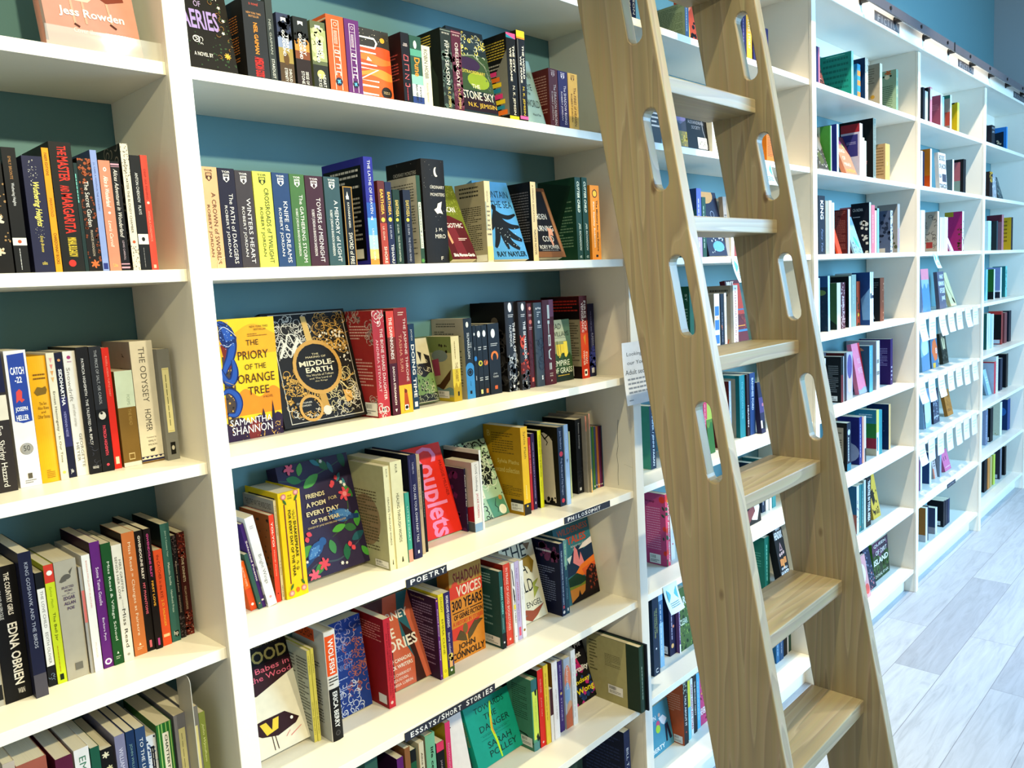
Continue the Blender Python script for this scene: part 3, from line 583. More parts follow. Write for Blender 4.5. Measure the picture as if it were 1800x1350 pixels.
f('p',0.79,0.05,0.0955,0.1468,0.018,2.0,'d8562c','face-out cover of orange dunes with big white letters','R;3a3836;0,0,1,.3|D;e0d8c8;61,20,.01,0,0,1,.2|E;f0a83a;.82,.14,.06|W;e0502a;.27,.02,1,1,0|W;f07a3a;.4,.03,1,1,2|W;e0502a;.5,.03,1,1,3.4|W;f5913f;.62,.035,1,1,.6|W;e8602c;.72,.03,1,1,2|S;ffffff;.05,.15,.14,.6,.14,.66,.2,.6,.28,.15,.28|S;ffffff;.05,.62,.36,.2,.36,.15,.42,.15,.5,.2,.54,.62,.54|Z;ffffff;.4,.42,.5,.48,.36,.48|S;ffffff;.05,.15,.6,.64,.6,.15,.78,.64,.78|S;ffffff;.05,.62,.86,.2,.86,.15,.92,.2,.98,.6,.98|E;2a2622;.82,.93,.14|H;f0d8a8;NOW A;.74,.91,.9,.925|H;f0d8a8;MAJOR;.74,.935,.9,.95',vs=0.9)
b('p',0.8926,0.024,0.0214,0.1441,0.08,0,'130c10','slim black spine with red geometric letters','H;f0e0e0;FRANK;.3,.15,.75,.17|H;f0e0e0;HERBERT;.22,.175,.8,.195|S;f06a70;.1,.25,.32,.25,.4,.75,.4,.75,.34,.3,.32|S;f06a70;.1,.25,.46,.75,.46,.75,.54,.3,.54|S;f06a70;.1,.25,.6,.75,.6,.25,.67,.75,.67|S;f06a70;.1,.28,.73,.25,.77,.5,.78,.75,.77,.72,.73|V;c04050;.4,.8,.6,.98,1','R;2a0a12;0,0,1,1|L;a04848;.15,.3,.85,.7,9',vs=0.951)
b('p',0.9156,0.024,0.0307,0.1424,0.094,0,'2c5a4a','green and white spine with orange title','R;5aa890;0,.2,1,.3|R;8ac8b8;0,.58,1,.72|R;e8eef0;0,.72,1,.9|R;28408a;0,.9,1,1|E;d8e8e0;.45,.13,.14,2|T;f2922a;*Dune;.3,.32,.78,.6|T;1c2430;*BRIAN HERBERT;.3,.72,.48,.98|T;1c2430;*KEVIN J.;.6,.75,.78,.98',vs=0.951)
b('p',0.9468,0.024,0.0229,0.1273,0.084,0,'e0dcc8','short cream spine with grey serif name','T;5a5a50;ROBIN HOBB;.25,.06,.68,.55|T;a8a698;/Assassins Apprentice;.3,.62,.6,.95',vs=0.945)
b('p',1.0025,0.024,0.0302,0.1737,0.08,0,'2a3432','grey-green stone textured spine with white title','D;58706a;63,50,.25,0,.3,1,1|R;8a9a98;0,.02,1,.03|H;e8e8e4;NEW YORK TIMES;.15,.05,.85,.07|T;e6e8e4;THE;.7,.17,.8,.23|T;e6e8e4;FIFTH SEASON;.35,.15,.68,.7|T;d8cc8a;N. K. JEMISIN;.35,.73,.68,.98','R;141a14;0,0,1,1|L;c8b040;.06,.05,.6,.22,5|Z;28362c;.3,.45,.5,.35,.8,.6,.8,1,.2,1|E;5a6a50;.5,.4,.1,1.2|L;c8b040;.06,.3,.3,.5,4',vs=0.96)
b('p',1.0338,0.024,0.0277,0.1746,0.1152,0,'5e2440','wine spine with stone texture and white title','D;7e4460;65,50,.25,0,.3,1,1|R;c090a0;0,.02,1,.03|H;e8d8dc;NEW YORK TIMES;.15,.05,.85,.07|T;f0e4e8;OBELISK GATE;.35,.15,.68,.7|T;e0c890;N. K. JEMISIN;.35,.73,.68,.98',vs=0.96)
f('p',1.0625,0.03,0.1144,0.2,0.025,12.0,'22384a','face-out green-violet cover with ornate dark stone arch','R;3a5a44;0,.3,1,.75|E;8aa83a;.62,.62,.3,.6|E;3a2a5a;.45,.42,.3,.5|W;2a1c34;.82,.02,1,1,0|R;2a4058;0,0,1,.24|C;e8dc70;67,26,.07,0,0,1,.32,.02|C;b8c8c8;68,26,.06,0,.05,1,.34,.02|S;8a9a90;.03,.05,.5,.2,.34,.6,.3,.88,.42,.95,.6|D;58706a;69,30,.03,.85,.3,1,.9|H;d8cc60;EXTRAORDINARY;.2,.5,.85,.54|H;f0f0ea;THE;.4,.67,.62,.72|H;f0f0ea;STONE SKY;.1,.76,.96,.86|H;d8b850;N.K. JEMISIN;.2,.9,.98,.97',vs=0.956)
b('p',1.2077,0.024,0.0314,0.2015,0.1209,0,'17181a','black spine with pink top and white bold title','R;e85aa0;0,0,1,.06|Z;2a90b8;0,.06,.9,.06,0,.02|T;f4f2e8;*THE CITY;.62,.14,.84,.45|T;f4f2e8;*WE BECAME;.3,.17,.5,.56|T;f4f2e8;N. K. JEMISIN;.4,.61,.7,.95|R;f0d820;0,.965,1,1','R;121211;0,0,1,1|L;c8b040;.3,.08,.95,.3,7|L;aaaaaa;.5,.34,.95,.5,4|Z;8a8c88;.72,.42,1,.2,1,.95,.55,.95|Z;1a1c1c;.5,.95,.55,.7,.6,.6,.66,.72,.75,.68,.8,.95|R;e23a88;.5,.42,.7,.47|R;e8752a;.53,.49,.78,.54|R;ecd030;.56,.555,.82,.605|R;2a90b8;.58,.62,.8,.67|R;e23a88;.62,.69,.84,.745|R;ecd030;.64,.76,.9,.81|R;2a90b8;.68,.83,.88,.87|R;e8752a;.7,.885,.95,.94',vs=0.965)
b('p',1.2437,0.024,0.028,0.2127,0.1404,0,'1b181c','black spine with yellow top and magenta foot','R;f0dc28;0,0,1,.07|R;e8922a;0,.07,1,.09|T;f4f2e8;*THE WORLD;.62,.16,.84,.53|T;f4f2e8;*WE MAKE;.3,.28,.5,.58|T;ecd040;N. K. JEMISIN;.4,.62,.7,.94|R;e85aa0;0,.95,1,.985|R;8a8c90;.1,.1,.16,.95',vs=0.967)
f('p',1.2727,0.03,0.071,0.17,0.02,16.5,'8fb0b4','face-out pale blue cover with dark serif letters','H;223238;RT;.55,.04,.8,.12|H;223238;DAN;.5,.2,.85,.3|H;223238;EYE;.45,.4,.75,.5|H;223238;/of the;.4,.52,.6,.58|H;223238;WORLD;.3,.66,.92,.78|H;4a5a60;/Wheel of Time;.45,.88,.85,.92',vs=0.948)
b('p',1.354,0.024,0.0327,0.1435,0.08,0,'6e1d1c','dark red mass-market spine','H;e8c8c0;*TOR;.26,.025,.74,.045|Z;e8c8c0;.32,.055,.68,.055,.68,.11,.5,.14,.32,.11|R;6e1d1c;.36,.062,.64,.085|R;e8c8c0;.36,.069,.64,.073|E;6e1d1c;.5,.11,.07,1.4|T;f0dcd4;The DRAGON REBORN;.5,.27,.78,.98|T;f0dcd4;ROBERT JORDAN;.2,.4,.38,.9','R;6a2420;0,0,1,1|L;b88a80;.1,.12,.9,.8,14',vs=0.951)
b('p',1.3895,0.024,0.0365,0.1429,0.0943,0,'322466','indigo mass-market spine','H;e8e0f0;*TOR;.26,.025,.74,.045|Z;e8e0f0;.32,.055,.68,.055,.68,.11,.5,.14,.32,.11|R;322466;.36,.062,.64,.085|R;e8e0f0;.36,.069,.64,.073|E;322466;.5,.11,.07,1.4|T;e8e0f0;The SHADOW RISING;.55,0.25,.79,.95|T;e8e0f0;ROBERT JORDAN;.2,.37,.4,.88',vs=0.951)
b('p',1.4284,0.024,0.0375,0.1431,0.0945,0,'e5b452','yellow-gold mass-market spine ending the row','H;7a4a18;*TOR;.26,.025,.74,.045|Z;7a4a18;.32,.055,.68,.055,.68,.11,.5,.14,.32,.11|R;e5b452;.36,.062,.64,.085|R;7a4a18;.36,.069,.64,.073|E;e5b452;.5,.11,.07,1.4|T;7a4a18;The FIRES of HEAVEN;.55,0.25,.79,.95|T;7a4a18;ROBERT JORDAN;.2,.37,.4,.88',vs=0.951)
row('B',3,'middle bookcase second shelf')
b('p',0.4399,0.03,0.0304,0.1721,0.1136,0,'e2ae7e','peach mass-market spine beside the left upright','H;5a3420;*TOR;.26,.025,.74,.045|Z;5a3420;.32,.055,.68,.055,.68,.11,.5,.14,.32,.11|R;e2ae7e;.36,.062,.64,.085|R;5a3420;.36,.069,.64,.073|E;e2ae7e;.5,.11,.07,1.4|T;5a3420;A CROWN of SWORDS;.55,0.25,.79,.95|T;5a3420;ROBERT JORDAN;.2,.37,.4,.88|O;e8c49c;1,.97,.5,.05')
b('p',0.4712,0.03,0.0308,0.1716,0.1133,0,'241f38','dark violet-black mass-market spine','H;e8e4e0;*TOR;.26,.025,.74,.045|Z;e8e4e0;.32,.055,.68,.055,.68,.11,.5,.14,.32,.11|R;241f38;.36,.062,.64,.085|R;e8e4e0;.36,.069,.64,.073|E;241f38;.5,.11,.07,1.4|T;e8e4e0;The PATH of DAGGERS;.55,0.25,.79,.95|T;e8e4e0;ROBERT JORDAN;.2,.37,.4,.88')
b('p',0.5027,0.03,0.0318,0.1699,0.1121,0,'4a4246','grey-brown mass-market spine','H;eeeae6;*TOR;.26,.025,.74,.045|Z;eeeae6;.32,.055,.68,.055,.68,.11,.5,.14,.32,.11|R;4a4246;.36,.062,.64,.085|R;eeeae6;.36,.069,.64,.073|E;4a4246;.5,.11,.07,1.4|T;eeeae6;WINTERS HEART;.55,0.28,.79,.95|T;eeeae6;ROBERT JORDAN;.2,.37,.4,.88')
b('p',0.5364,0.03,0.0361,0.1704,0.1124,0,'d6da5a','bright yellow-green mass-market spine','H;3a4214;*TOR;.26,.025,.74,.045|Z;3a4214;.32,.055,.68,.055,.68,.11,.5,.14,.32,.11|R;d6da5a;.36,.062,.64,.085|R;3a4214;.36,.069,.64,.073|E;d6da5a;.5,.11,.07,1.4|T;3a4214;CROSSROADS of TWILIGHT;.55,0.17,.79,.95|T;3a4214;ROBERT JORDAN;.2,.37,.4,.88')
b('p',0.5742,0.03,0.0344,0.1704,0.1125,0,'2c4a7c','royal blue mass-market spine','H;f0f0f0;*TOR;.26,.025,.74,.045|Z;f0f0f0;.32,.055,.68,.055,.68,.11,.5,.14,.32,.11|R;2c4a7c;.36,.062,.64,.085|R;f0f0f0;.36,.069,.64,.073|E;2c4a7c;.5,.11,.07,1.4|T;f0f0f0;KNIFE of DREAMS;.55,0.3,.79,.95|T;f0f0f0;ROBERT JORDAN;.2,.37,.4,.88')
b('p',0.6099,0.03,0.0309,0.1701,0.1123,0,'4f7c42','leaf green mass-market spine','H;f0f0e8;*TOR;.26,.025,.74,.045|Z;f0f0e8;.32,.055,.68,.055,.68,.11,.5,.14,.32,.11|R;4f7c42;.36,.062,.64,.085|R;f0f0e8;.36,.069,.64,.073|E;4f7c42;.5,.11,.07,1.4|T;f0f0e8;The GATHERING STORM;.55,0.22,.79,.95|T;f0f0e8;ROBERT JORDAN & BRANDON SANDERSON;.2,.37,.4,.88')
b('p',0.6424,0.03,0.0381,0.1692,0.1117,0,'4c2432','maroon mass-market spine','H;f0e8e8;*TOR;.26,.025,.74,.045|Z;f0e8e8;.32,.055,.68,.055,.68,.11,.5,.14,.32,.11|R;4c2432;.36,.062,.64,.085|R;f0e8e8;.36,.069,.64,.073|E;4c2432;.5,.11,.07,1.4|T;f0e8e8;TOWERS of MIDNIGHT;.55,0.24,.79,.95|T;f0e8e8;ROBERT JORDAN & BRANDON SANDERSON;.2,.37,.4,.88')
b('p',0.6835,0.03,0.0352,0.1695,0.1119,0,'3d5c62','slate teal mass-market spine','H;f0f2ee;*TOR;.26,.025,.74,.045|Z;f0f2ee;.32,.055,.68,.055,.68,.11,.5,.14,.32,.11|R;3d5c62;.36,.062,.64,.085|R;f0f2ee;.36,.069,.64,.073|E;3d5c62;.5,.11,.07,1.4|T;f0f2ee;A MEMORY of LIGHT;.55,0.26,.79,.95|T;f0f2ee;ROBERT JORDAN & BRANDON SANDERSON;.2,.37,.4,.88')
b('p',0.7249,0.03,0.0223,0.1532,0.1011,0,'0f0d0b','short black spine with gold border lines','R;c09038;.03,0,.1,1|R;c09038;.9,0,.97,1|R;c09038;0,0,1,.01|E;f0ece0;.45,.13,.16,.8|Z;f0ece0;.45,.06,.62,.16,.3,.16|T;f0ece0;KATHARINE KERR;.4,.2,.6,.52|T;f0ece0;SWORD of FIRE;.3,.58,.7,.98')
b('p',0.78,0.03,0.0216,0.2143,0.1464,0,'2c2c9c','tall blue spine fading to orange at foot','R;2c5ab4;0,.42,1,.56|R;5ea4dc;0,.56,1,.72|R;a8ccd0;0,.72,1,.85|R;ecc070;0,.85,1,.94|R;ee8a2c;0,.94,1,1|T;e0e4f0;THE LATHE OF HEAVEN;.4,.03,.7,.52|Z;f4f4f4;.35,.58,.65,.58,.5,.54|T;f0f0ea;URSULA K. LE GUIN;.4,.66,.62,.95','R;08080a;.03,.07,.93,.95|L;c8c8c8;.2,.1,.86,.3,4|L;b0b0b0;.5,.36,.86,.78,10|R;ecebe4;.52,.84,.86,.93')
b('p',0.8101,0.03,0.0172,0.1689,0.1115,0,'6e2c24','short red-brown fantasy spine with gold lettering','R;b0402c;0,.5,1,1|E;e8c048;.5,.46,.28|T;e8b848;*EARTHSEA;.3,.1,.75,.4|T;e8d8c0;LE GUIN;.35,.54,.6,.7|T;f4ecdc;SHORE;.35,.78,.75,.98')
b('p',0.8289,0.03,0.0159,0.1675,0.1106,0,'232650','short navy fantasy spine with gold lettering','E;e8d048;.5,.45,.28|T;e8b848;*EARTHSEA;.3,.12,.75,.4|T;c8cce0;LE GUIN;.35,.52,.6,.68|T;f4f4f4;TEHANU;.35,.75,.75,.98')
b('p',0.8474,0.03,0.0178,0.1531,0.1011,0,'1d3a26','short dark green fantasy spine with gold dot','E;e8d048;.45,.4,.2|T;d8c068;*EARTHSEA;.3,.14,.75,.36|T;d0d8c8;LE GUIN   TALES FROM EARTHSEA;.35,.46,.6,.96')
b('p',0.8744,0.03,0.0195,0.1539,0.1016,0,'23263c','short blue-black fantasy spine with gold dot','E;e8d048;.45,.4,.2|T;c8b058;*EARTHSEA;.3,.14,.75,.36|T;b0b4c8;LE GUIN   THE OTHER WIND;.35,.46,.6,.96')
b('p',0.9122,0.03,0.0104,0.1857,0.0946,0,'31543c','thin green spine with white grey back cover','R;e8ece0;.2,.3,.9,.82|T;2a4a34;*THE BURNING KINGDOM OF CLOUDS;.3,.31,.75,.81|E;5a9a4a;.5,.96,.4','R;c2c0b4;0,0,1,1|L;6a6a64;.1,.08,.9,.9,26')
b('h',0.9289,0.03,0.0642,0.2217,0.1192,0,'201d1c','thick black hardcover with crescent moon and white bird','D;b8b8b0;71,26,.012,0,0,1,.6|E;f4f2ea;.6,.12,.1,1.6|E;201d1c;.68,.11,.1,1.6|H;e8e6e0;ORDINARY;.3,.25,.92,.28|H;e8e6e0;MONSTERS;.3,.32,.92,.35|Z;f4f2ea;.42,.48,.55,.46,.6,.42,.78,.4,.72,.47,.8,.52,.66,.51,.55,.52|H;eeece6;J. M.;.42,.655,.75,.695|H;eeece6;MIRO;.4,.715,.85,.755|H;d8d6d0;F;.6,.93,.7,.965','D;a8a8a0;72,40,.008,0,0,1,1|H;c8c6c0;ORDINARY MONSTERS;.2,.1,.85,.135|L;d8d8d8;.5,.25,.9,.9,16')
f('p',0.9942,0.02,0.074,0.1834,0.022,21.8,'6e7c24','face-out moss green cover with dark red gown figure','D;8a9a3a;73,60,.03,0,0,1,.4|C;b8c468;74,30,.06,0,0,1,.42,.008|Z;5c1420;.05,.4,.45,.42,.9,.5,1,.8,1,1,0,1|Z;7a2434;.2,.5,.5,.55,.7,1,.3,1|Z;d49a78;.12,.2,.2,.4,.18,.6,.26,.78,.18,.8,.08,.6|H;ffffff;MEXICAN;.1,.3,.75,.37|H;ffffff;GOTHIC;.2,.52,.85,.58|L;f0e0e0;.5,.72,.85,.76,2|H;ffffff;*Silvia Moreno-Garcia;.1,.92,.95,.965')
b('p',1.1136,0.03,0.0182,0.1852,0.0992,0,'d8d2b8','cream spine with stepped black words','T;8a8a80;SEQUOIA;.3,.12,.6,.26|H;3a4a6a;*HOW;.2,.3,.7,.32|H;3a4a6a;*HIGH;.2,.36,.8,.38|H;3a4a6a;*WE;.3,.41,.7,.43|H;3a4a6a;*GO;.3,.47,.7,.49|H;3a4a6a;*IN;.3,.53,.7,.55|H;3a4a6a;*THE;.2,.58,.8,.6|H;3a4a6a;*DARK;.15,.64,.9,.66|R;a8b8b8;0,.25,.2,.6|R;e8dc90;0,.8,1,.97','R;b0a88e;0,0,1,1|L;3a362c;.15,.05,.8,.2,3|L;4a463a;.2,.3,.85,.85,22|R;ecebe4;.62,.9,.98,.98')
f('p',1.1328,0.028,0.1186,0.1991,0.02,18.3,'4a90cc','face-out sky blue cover with black octopus arms','H;123048;THE;.1,.02,.3,.07|H;123048;MOUNTAIN;.1,.12,.92,.21|H;123048;IN THE SEA;.15,.25,.95,.34|E;101418;.4,.34,.06,1.3|Q;101418;.1,.42,.38,.55,.44,.75,.46,.97,.42|Q;101418;.13,.42,.38,.55,.52,.75,.58,.99,.58|Q;101418;.15,.42,.38,.56,.6,.72,.7,.96,.76|Q;101418;.15,.41,.38,.5,.62,.6,.78,.82,.87|Q;101418;.12,.4,.38,.42,.6,.46,.76,.5,.87|Q;101418;.14,.39,.38,.34,.6,.26,.74,.14,.85|Q;101418;.12,.38,.38,.28,.52,.16,.6,.0,.62|D;c8e0f0;75,24,.012,.2,.6,.9,.85|H;123048;*RAY NAYLER;.12,.9,.96,.965')
b('p',1.2715,0.03,0.0191,0.1919,0.08,0,'d0b886','thin tan speckled spine with black back cover','T;3a2c18;A DREADFUL EDUCATION;.3,.04,.6,.5|T;3a2c18;NAOMI NOVIK;.3,.6,.7,.92','R;0e0d12;0,0,1,1|L;6a6a74;.1,.12,.9,.8,20')
f('h',1.2916,0.03,0.1041,0.1914,0.028,20.3,'1a1210','face-out black cover with wooden frame border and hand','R;8a5a34;0,0,.06,1|R;8a5a34;.88,0,1,1|R;a8744a;.92,0,.95,1|R;8a5a34;0,.92,1,1|R;6a4024;0,0,1,.05|H;e8e4dc;GARDEN;.2,.38,.75,.46|H;e8e4dc;BURNING;.2,.55,.85,.63|H;e8e4dc;COLD;.35,.7,.75,.78|Z;d89a80;.62,.58,.8,.6,.78,.7,.66,.68|Z;d89a80;.66,.6,.7,.82,.64,.86,.6,.7|H;e8e4dc;RORY POWER;.15,.83,.85,.885|L;a8a4a0;.2,.9,.8,.92,1')
b('p',1.4444,0.03,0.0232,0.2131,0.1274,0,'123f2c','dark green spine with white slanted title, left copy','T;dce8dc;*/CUTTER CHILD;.35,.05,.75,.42|T;dce8dc;/JAEL RICHARDSON;.35,.55,.75,.88|H;dce8dc;ct;.4,.94,.75,.97','H;a8c0ac;CUTTER CHILD;.35,.16,.72,.2|L;6a8c74;.3,.28,.9,.85,16|Z;0a2c1e;0,0,.9,.1,.3,1,0,1')
b('p',1.4726,0.03,0.0226,0.2142,0.1413,0,'144430','dark green spine with white slanted title, right copy','T;dce8dc;*/CUTTER CHILD;.35,.05,.75,.42|T;dce8dc;/JAEL RICHARDSON;.35,.55,.75,.88|H;dce8dc;ct;.4,.94,.75,.97')
b('p',1.5066,0.03,0.0385,0.196,0.1294,0,'f2962a','bright orange spine with round clock emblem','O;5a3a10;.5,.11,.28,.06|E;f0c840;.5,.11,.2|Z;5a3a10;.45,.05,.55,.05,.5,.07|T;4a3010;*The Ministry for the Future;.55,.2,.78,.88|T;fff0d8;*Kim Stanley Robinson;.22,.22,.42,.83|R;101010;.4,.93,.65,.96')
row('B',4,'middle bookcase third shelf')
f('p',0.4967,0.14,0.1179,0.2333,0.045,0.0,'f8d024','face-out yellow cover with blue dragon round a tower','W;f6b222;.1,.05,1,.3,1|R;f8d024;.1,.3,1,.72|W;e89020;.62,.04,2,.8,0|R;5a4a40;.03,.3,.22,.95|D;e0b050;81,30,.03,.03,.35,.22,.95|D;2a2420;82,30,.025,.03,.35,.22,.95|Z;8a2a1c;.02,.2,.2,.22,.24,.36,.1,.42|Q;1c3478;.17,0.000,.03,0.074,.04,0.178,.1,0.222,.2,0.178,.3,0.089,.38,0.015,.46|Q;2c58b4;.11,0.000,.03,0.074,.04,0.178,.1,0.222,.2,0.178,.3,0.089,.38,0.015,.46|Q;1c3478;.15,-0.015,.4,0.074,.5,0.178,.5,0.229,.42,0.207,.33|Q;2c58b4;.09,-0.015,.4,0.074,.5,0.178,.5,0.229,.42,0.207,.33|Q;1c3478;.13,-0.015,.6,0.089,.58,0.207,.62,0.252,.7,0.178,.78,0.044,.77|Q;2c58b4;.08,-0.015,.6,0.089,.58,0.207,.62,0.252,.7,0.178,.78,0.044,.77|Z;1c3478;0.015,.02,0.148,.04,0.222,.09,0.311,.15,0.296,.2,0.222,.19,0.163,.24,0.074,.22,0.015,.16|Z;2c58b4;0.044,.04,0.148,.07,0.222,.12,0.281,.16,0.207,.17,0.118,.18|D;88a8e0;85,40,.012,.0,.0,.25,.24|Q;d8dce8;.012,0.015,.09,0.104,.06,0.222,.1,0.296,.14|Q;d8dce8;.01,0.074,.2,0.148,.22,0.222,.2|E;f0d040;.22,.13,.012|S;c8a050;.01,.04,.5,.2,.54,.3,.48|W;3a2448;.84,.03,3,1,0|Z;2a2040;.8,.88,.84,.7,.88,.88|Z;3a2448;.6,.88,.66,.76,.72,.88|Z;8a3030;.35,.9,.5,.84,.62,.9,.55,1,.38,1|D;f0c060;83,24,.012,.05,.86,1,1|C;e0b060;84,8,.06,.6,.88,1,1,.01|H;8a5a10;NEW YORK TIMES;.55,.065,.88,.082|H;8a5a10;BESTSELLER;.62,.09,.84,.105|L;a87018;.5,.13,.85,.16,2|H;5a2a10;THE;.46,.18,.68,.225|H;5a2a10;PRIORY;.3,.27,.84,.34|H;5a2a10;OF THE;.4,.38,.78,.425|H;5a2a10;ORANGE;.26,.46,.92,.535|H;5a2a10;TREE;.42,.57,.8,.635|H;8a4a10;A NOVEL;.68,.655,.86,.675|H;ffffff;SAMANTHA;.06,.82,.8,.875|H;ffffff;SHANNON;.08,.885,.8,.95')
f('h',0.6154,0.1336,0.2014,0.2394,0.026,14.5,'1a1614','large face-out black hardcover with gold and silver line art','R;d8d4c8;.08,.02,.96,.026|R;d8d4c8;.08,.97,.96,.976|R;d8d4c8;.08,.02,.087,.97|R;d8d4c8;.953,.02,.96,.97|C;e8e4d8;91,70,.07,.1,.04,.5,.38,.006|C;d8a850;92,70,.07,.55,.04,.95,.38,.006|D;d8a850;93,90,.016,.1,.55,.5,.85|C;d8a850;94,80,.07,.1,.52,.5,.9,.007|C;e8d8a0;95,70,.07,.55,.55,.94,.92,.006|C;e8e4d8;96,50,.04,.1,.84,.94,.95,.005|D;e8e4d8;97,70,.016,.6,.2,.94,.5|Q;e8e4d8;.016,.1,.34,.17,.24,.2,.3,.26,.2,.32,.3,.4,.24|Q;e8e4d8;.012,.1,.42,.18,.32,.24,.4,.3,.3,.36,.38|Q;d8a850;.02,.66,.36,.74,.3,.78,.36,.84,.28,.92,.36|Q;d8a850;.014,.6,.62,.72,.58,.8,.66,.94,.6|Q;e8d8a0;.014,.62,.72,.74,.66,.84,.74,.94,.7|Z;e0b060;.76,.74,.86,.76,.86,.84,.78,.86|C;e8e4d8;98,14,.06,.8,.72,.94,.88,.008|S;e8e4d8;.05,.12,.4,.2,.28,.28,.36,.36,.24,.42,.34|Z;d8b468;.44,.05,.5,.05,.54,.36,.46,.36|Z;c89a48;.38,.3,.66,.28,.64,.32,.4,.35|Z;c89a48;.46,.7,.54,.7,.56,.88,.48,.88|E;d8d4c8;.52,.9,.05|O;d0a050;.52,.51,.29,.04|E;14110f;.52,.51,.25|H;e8d8a8;THE;.48,.385,.56,.4|H;e8d8a8;MAKING OF;.4,.41,.64,.427|H;f4e8c8;*MIDDLE-;.31,.45,.73,.495|H;f4e8c8;*EARTH;.37,.51,.69,.555|H;e8d8a8;The Worlds of Tolkien;.36,.57,.69,.588|H;e8d8a8;and The Lord of;.39,.6,.66,.616|H;e8d8a8;the Rings;.45,.628,.6,.643|Z;14110f;.14,.74,.36,.76,.44,.86,.2,.9|H;e8e4d8;CHRISTOPHER;.18,.8,.36,.815|H;e8e4d8;SNOWDEN;.2,.825,.34,.84|O;d0a050;.34,.86,.14,.03|S;8a6a30;.01,.8,.8,.88,.86')
b('p',0.818,0.0943,0.0315,0.2309,0.0981,0,'b8323c','rose red spine with white scrollwork ends','C;f0d8d4;101,10,.3,.1,.01,.9,.13,.06|H;f4e4e0;1;.42,.1,.56,.13|T;f6e8e4;THE BONE SHARD DAUGHTER;.58,.17,.82,.84|T;f0c8c8;ANDREA STEWART;.2,.27,.4,.76|R;ffffff;.35,.91,.65,.955|E;141414;.5,.93,.14|C;f0d8d4;102,10,.3,.1,.87,.9,.99,.06','R;a82a2c;0,0,1,1|C;c8b8b0;103,22,.1,0,0,.55,.12,.02|C;c8b8b0;104,20,.1,.75,.1,1,.3,.02|C;c8b8b0;105,20,.1,.7,.8,1,.95,.02|L;e8b8b0;.15,.14,.85,.28,5|L;e0a8a0;.3,.45,.9,.72,9',st=(.55,.86,.98,.985))
b('p',0.8531,0.0905,0.0203,0.2274,0.1406,0,'8a3426','slim red spine with bold white condensed title','R;e0483c;0,0,1,.25|R;58182c;0,.5,1,1|T;f8f0e8;*THE DAWNHOUNDS;.3,.06,.72,.46|T;f0e0d8;*SASCHA STRONACH;.38,.53,.65,.9|Z;f8f0e8;.35,.94,.65,.94,.5,.97','R;121010;0,0,1,1')
b('p',0.8774,0.0938,0.0352,0.2325,0.1373,0,'a02c2e','crimson spine with golden woman at the foot','L;f0d8c8;.3,.04,.75,.08,2|T;f4e4dc;THE JASMINE THRONE;.6,.1,.85,.7|T;e0a080;TASHA SURI;.25,.25,.46,.6|R;eeb030;0,.73,1,1|Z;b04a1c;.4,.76,.6,.78,.75,.95,.3,.98|E;7a3010;.5,.79,.12|R;ffffff;.36,.92,.64,.97|E;141414;.5,.945,.12')
b('p',0.9315,0.115,0.017,0.1944,0.1161,0,'24466c','slate blue spine with large white title','T;e8eef4;JODI;.3,.06,.6,.19|T;f4f6f8;*DOING TIME;.25,.24,.78,.86|R;e8eef4;.25,.91,.75,.97')
f('p',0.9495,0.14,0.0835,0.1588,0.018,12.4,'d9cfae','face-out cream, black and green engraved mountain cover','Z;201a18;.1,.3,.5,.2,.95,.3,.95,.7,.1,.7|Z;d9cfae;.4,.4,.5,.1,.6,.38,.72,.16,.8,.4|C;d9cfae;111,14,.12,.2,.35,.9,.55,.014|W;7a9a5a;.58,.03,2,.9,0|D;2c3c20;112,40,.04,.05,.62,.95,.82|C;d9cfae;113,16,.1,.05,.66,.95,.86,.012|W;2a2a20;.86,.01,3,.97,0|C;c8d0a8;114,14,.1,.05,.86,.95,.96,.01|R;5a6a3a;0,0,1,.02|R;5a6a3a;.97,0,1,1|R;5a6a3a;0,.98,1,1')
b('p',1.0567,0.115,0.0254,0.156,0.0958,0,'dcc23a','yellow spine with small painted ship back cover','R;e6d8a4;0,0,1,.5|V;8a6a20;.4,.08,.6,.35,1|T;8a5a14;THE HOBBIT;.35,.4,.7,.7|W;b89a18;.75,.04,2,1,0|R;141414;.5,.85,.7,.92','R;c0b888;0,0,1,1|R;8a9a5a;0,0,1,.25|D;3a3420;115,12,.05,.2,.1,.9,.35|E;8a9a98;.55,.3,.3,.5|Z;b04a68;.15,.38,.5,.34,.55,.6,.3,.62|Z;5a3a1c;.2,.78,.5,.74,.95,.5,.9,.66,.6,.84|W;7a9a9a;.8,.02,2,.9,0|R;d0b830;0,.93,1,1',st=(.42,.84,.84,.95))
b('p',1.1001,0.115,0.0271,0.1956,0.1161,0,'1f262c','charcoal spine with bright blue foot and emblem','R;3a8ac8;0,.6,1,1|E;3a8ac8;.5,.62,.5|E;e8e8e4;.45,.08,.16,1.6|T;e8ecee;THE;.7,.3,.82,.37|T;e8ecee;SILMARILLION;.35,.18,.62,.5|O;0c1218;.5,.67,.36,.1|F;0c1218;.5,.67,.3,9|T;1c4a70;J.R.R. TOLKIEN;.4,.78,.55,.84|R;0c1218;.35,.9,.6,.94','R;b5b0a4;0,0,1,1|L;5a5a56;.15,.06,.75,.12,2|L;5a5a56;.08,.16,.9,.24,3|L;6a6a66;.3,.4,.9,.9,14')
b('p',1.1292,0.115,0.0111,0.1762,0.1161,0,'13161b','black spine with blue half disc','E;e0e0dc;.45,.12,.2,1.6|E;2a7cc8;.5,.46,.4,1.4|V;c8ccd0;.3,.3,.7,.34,1|V;c8ccd0;.3,.7,.7,.76,1')
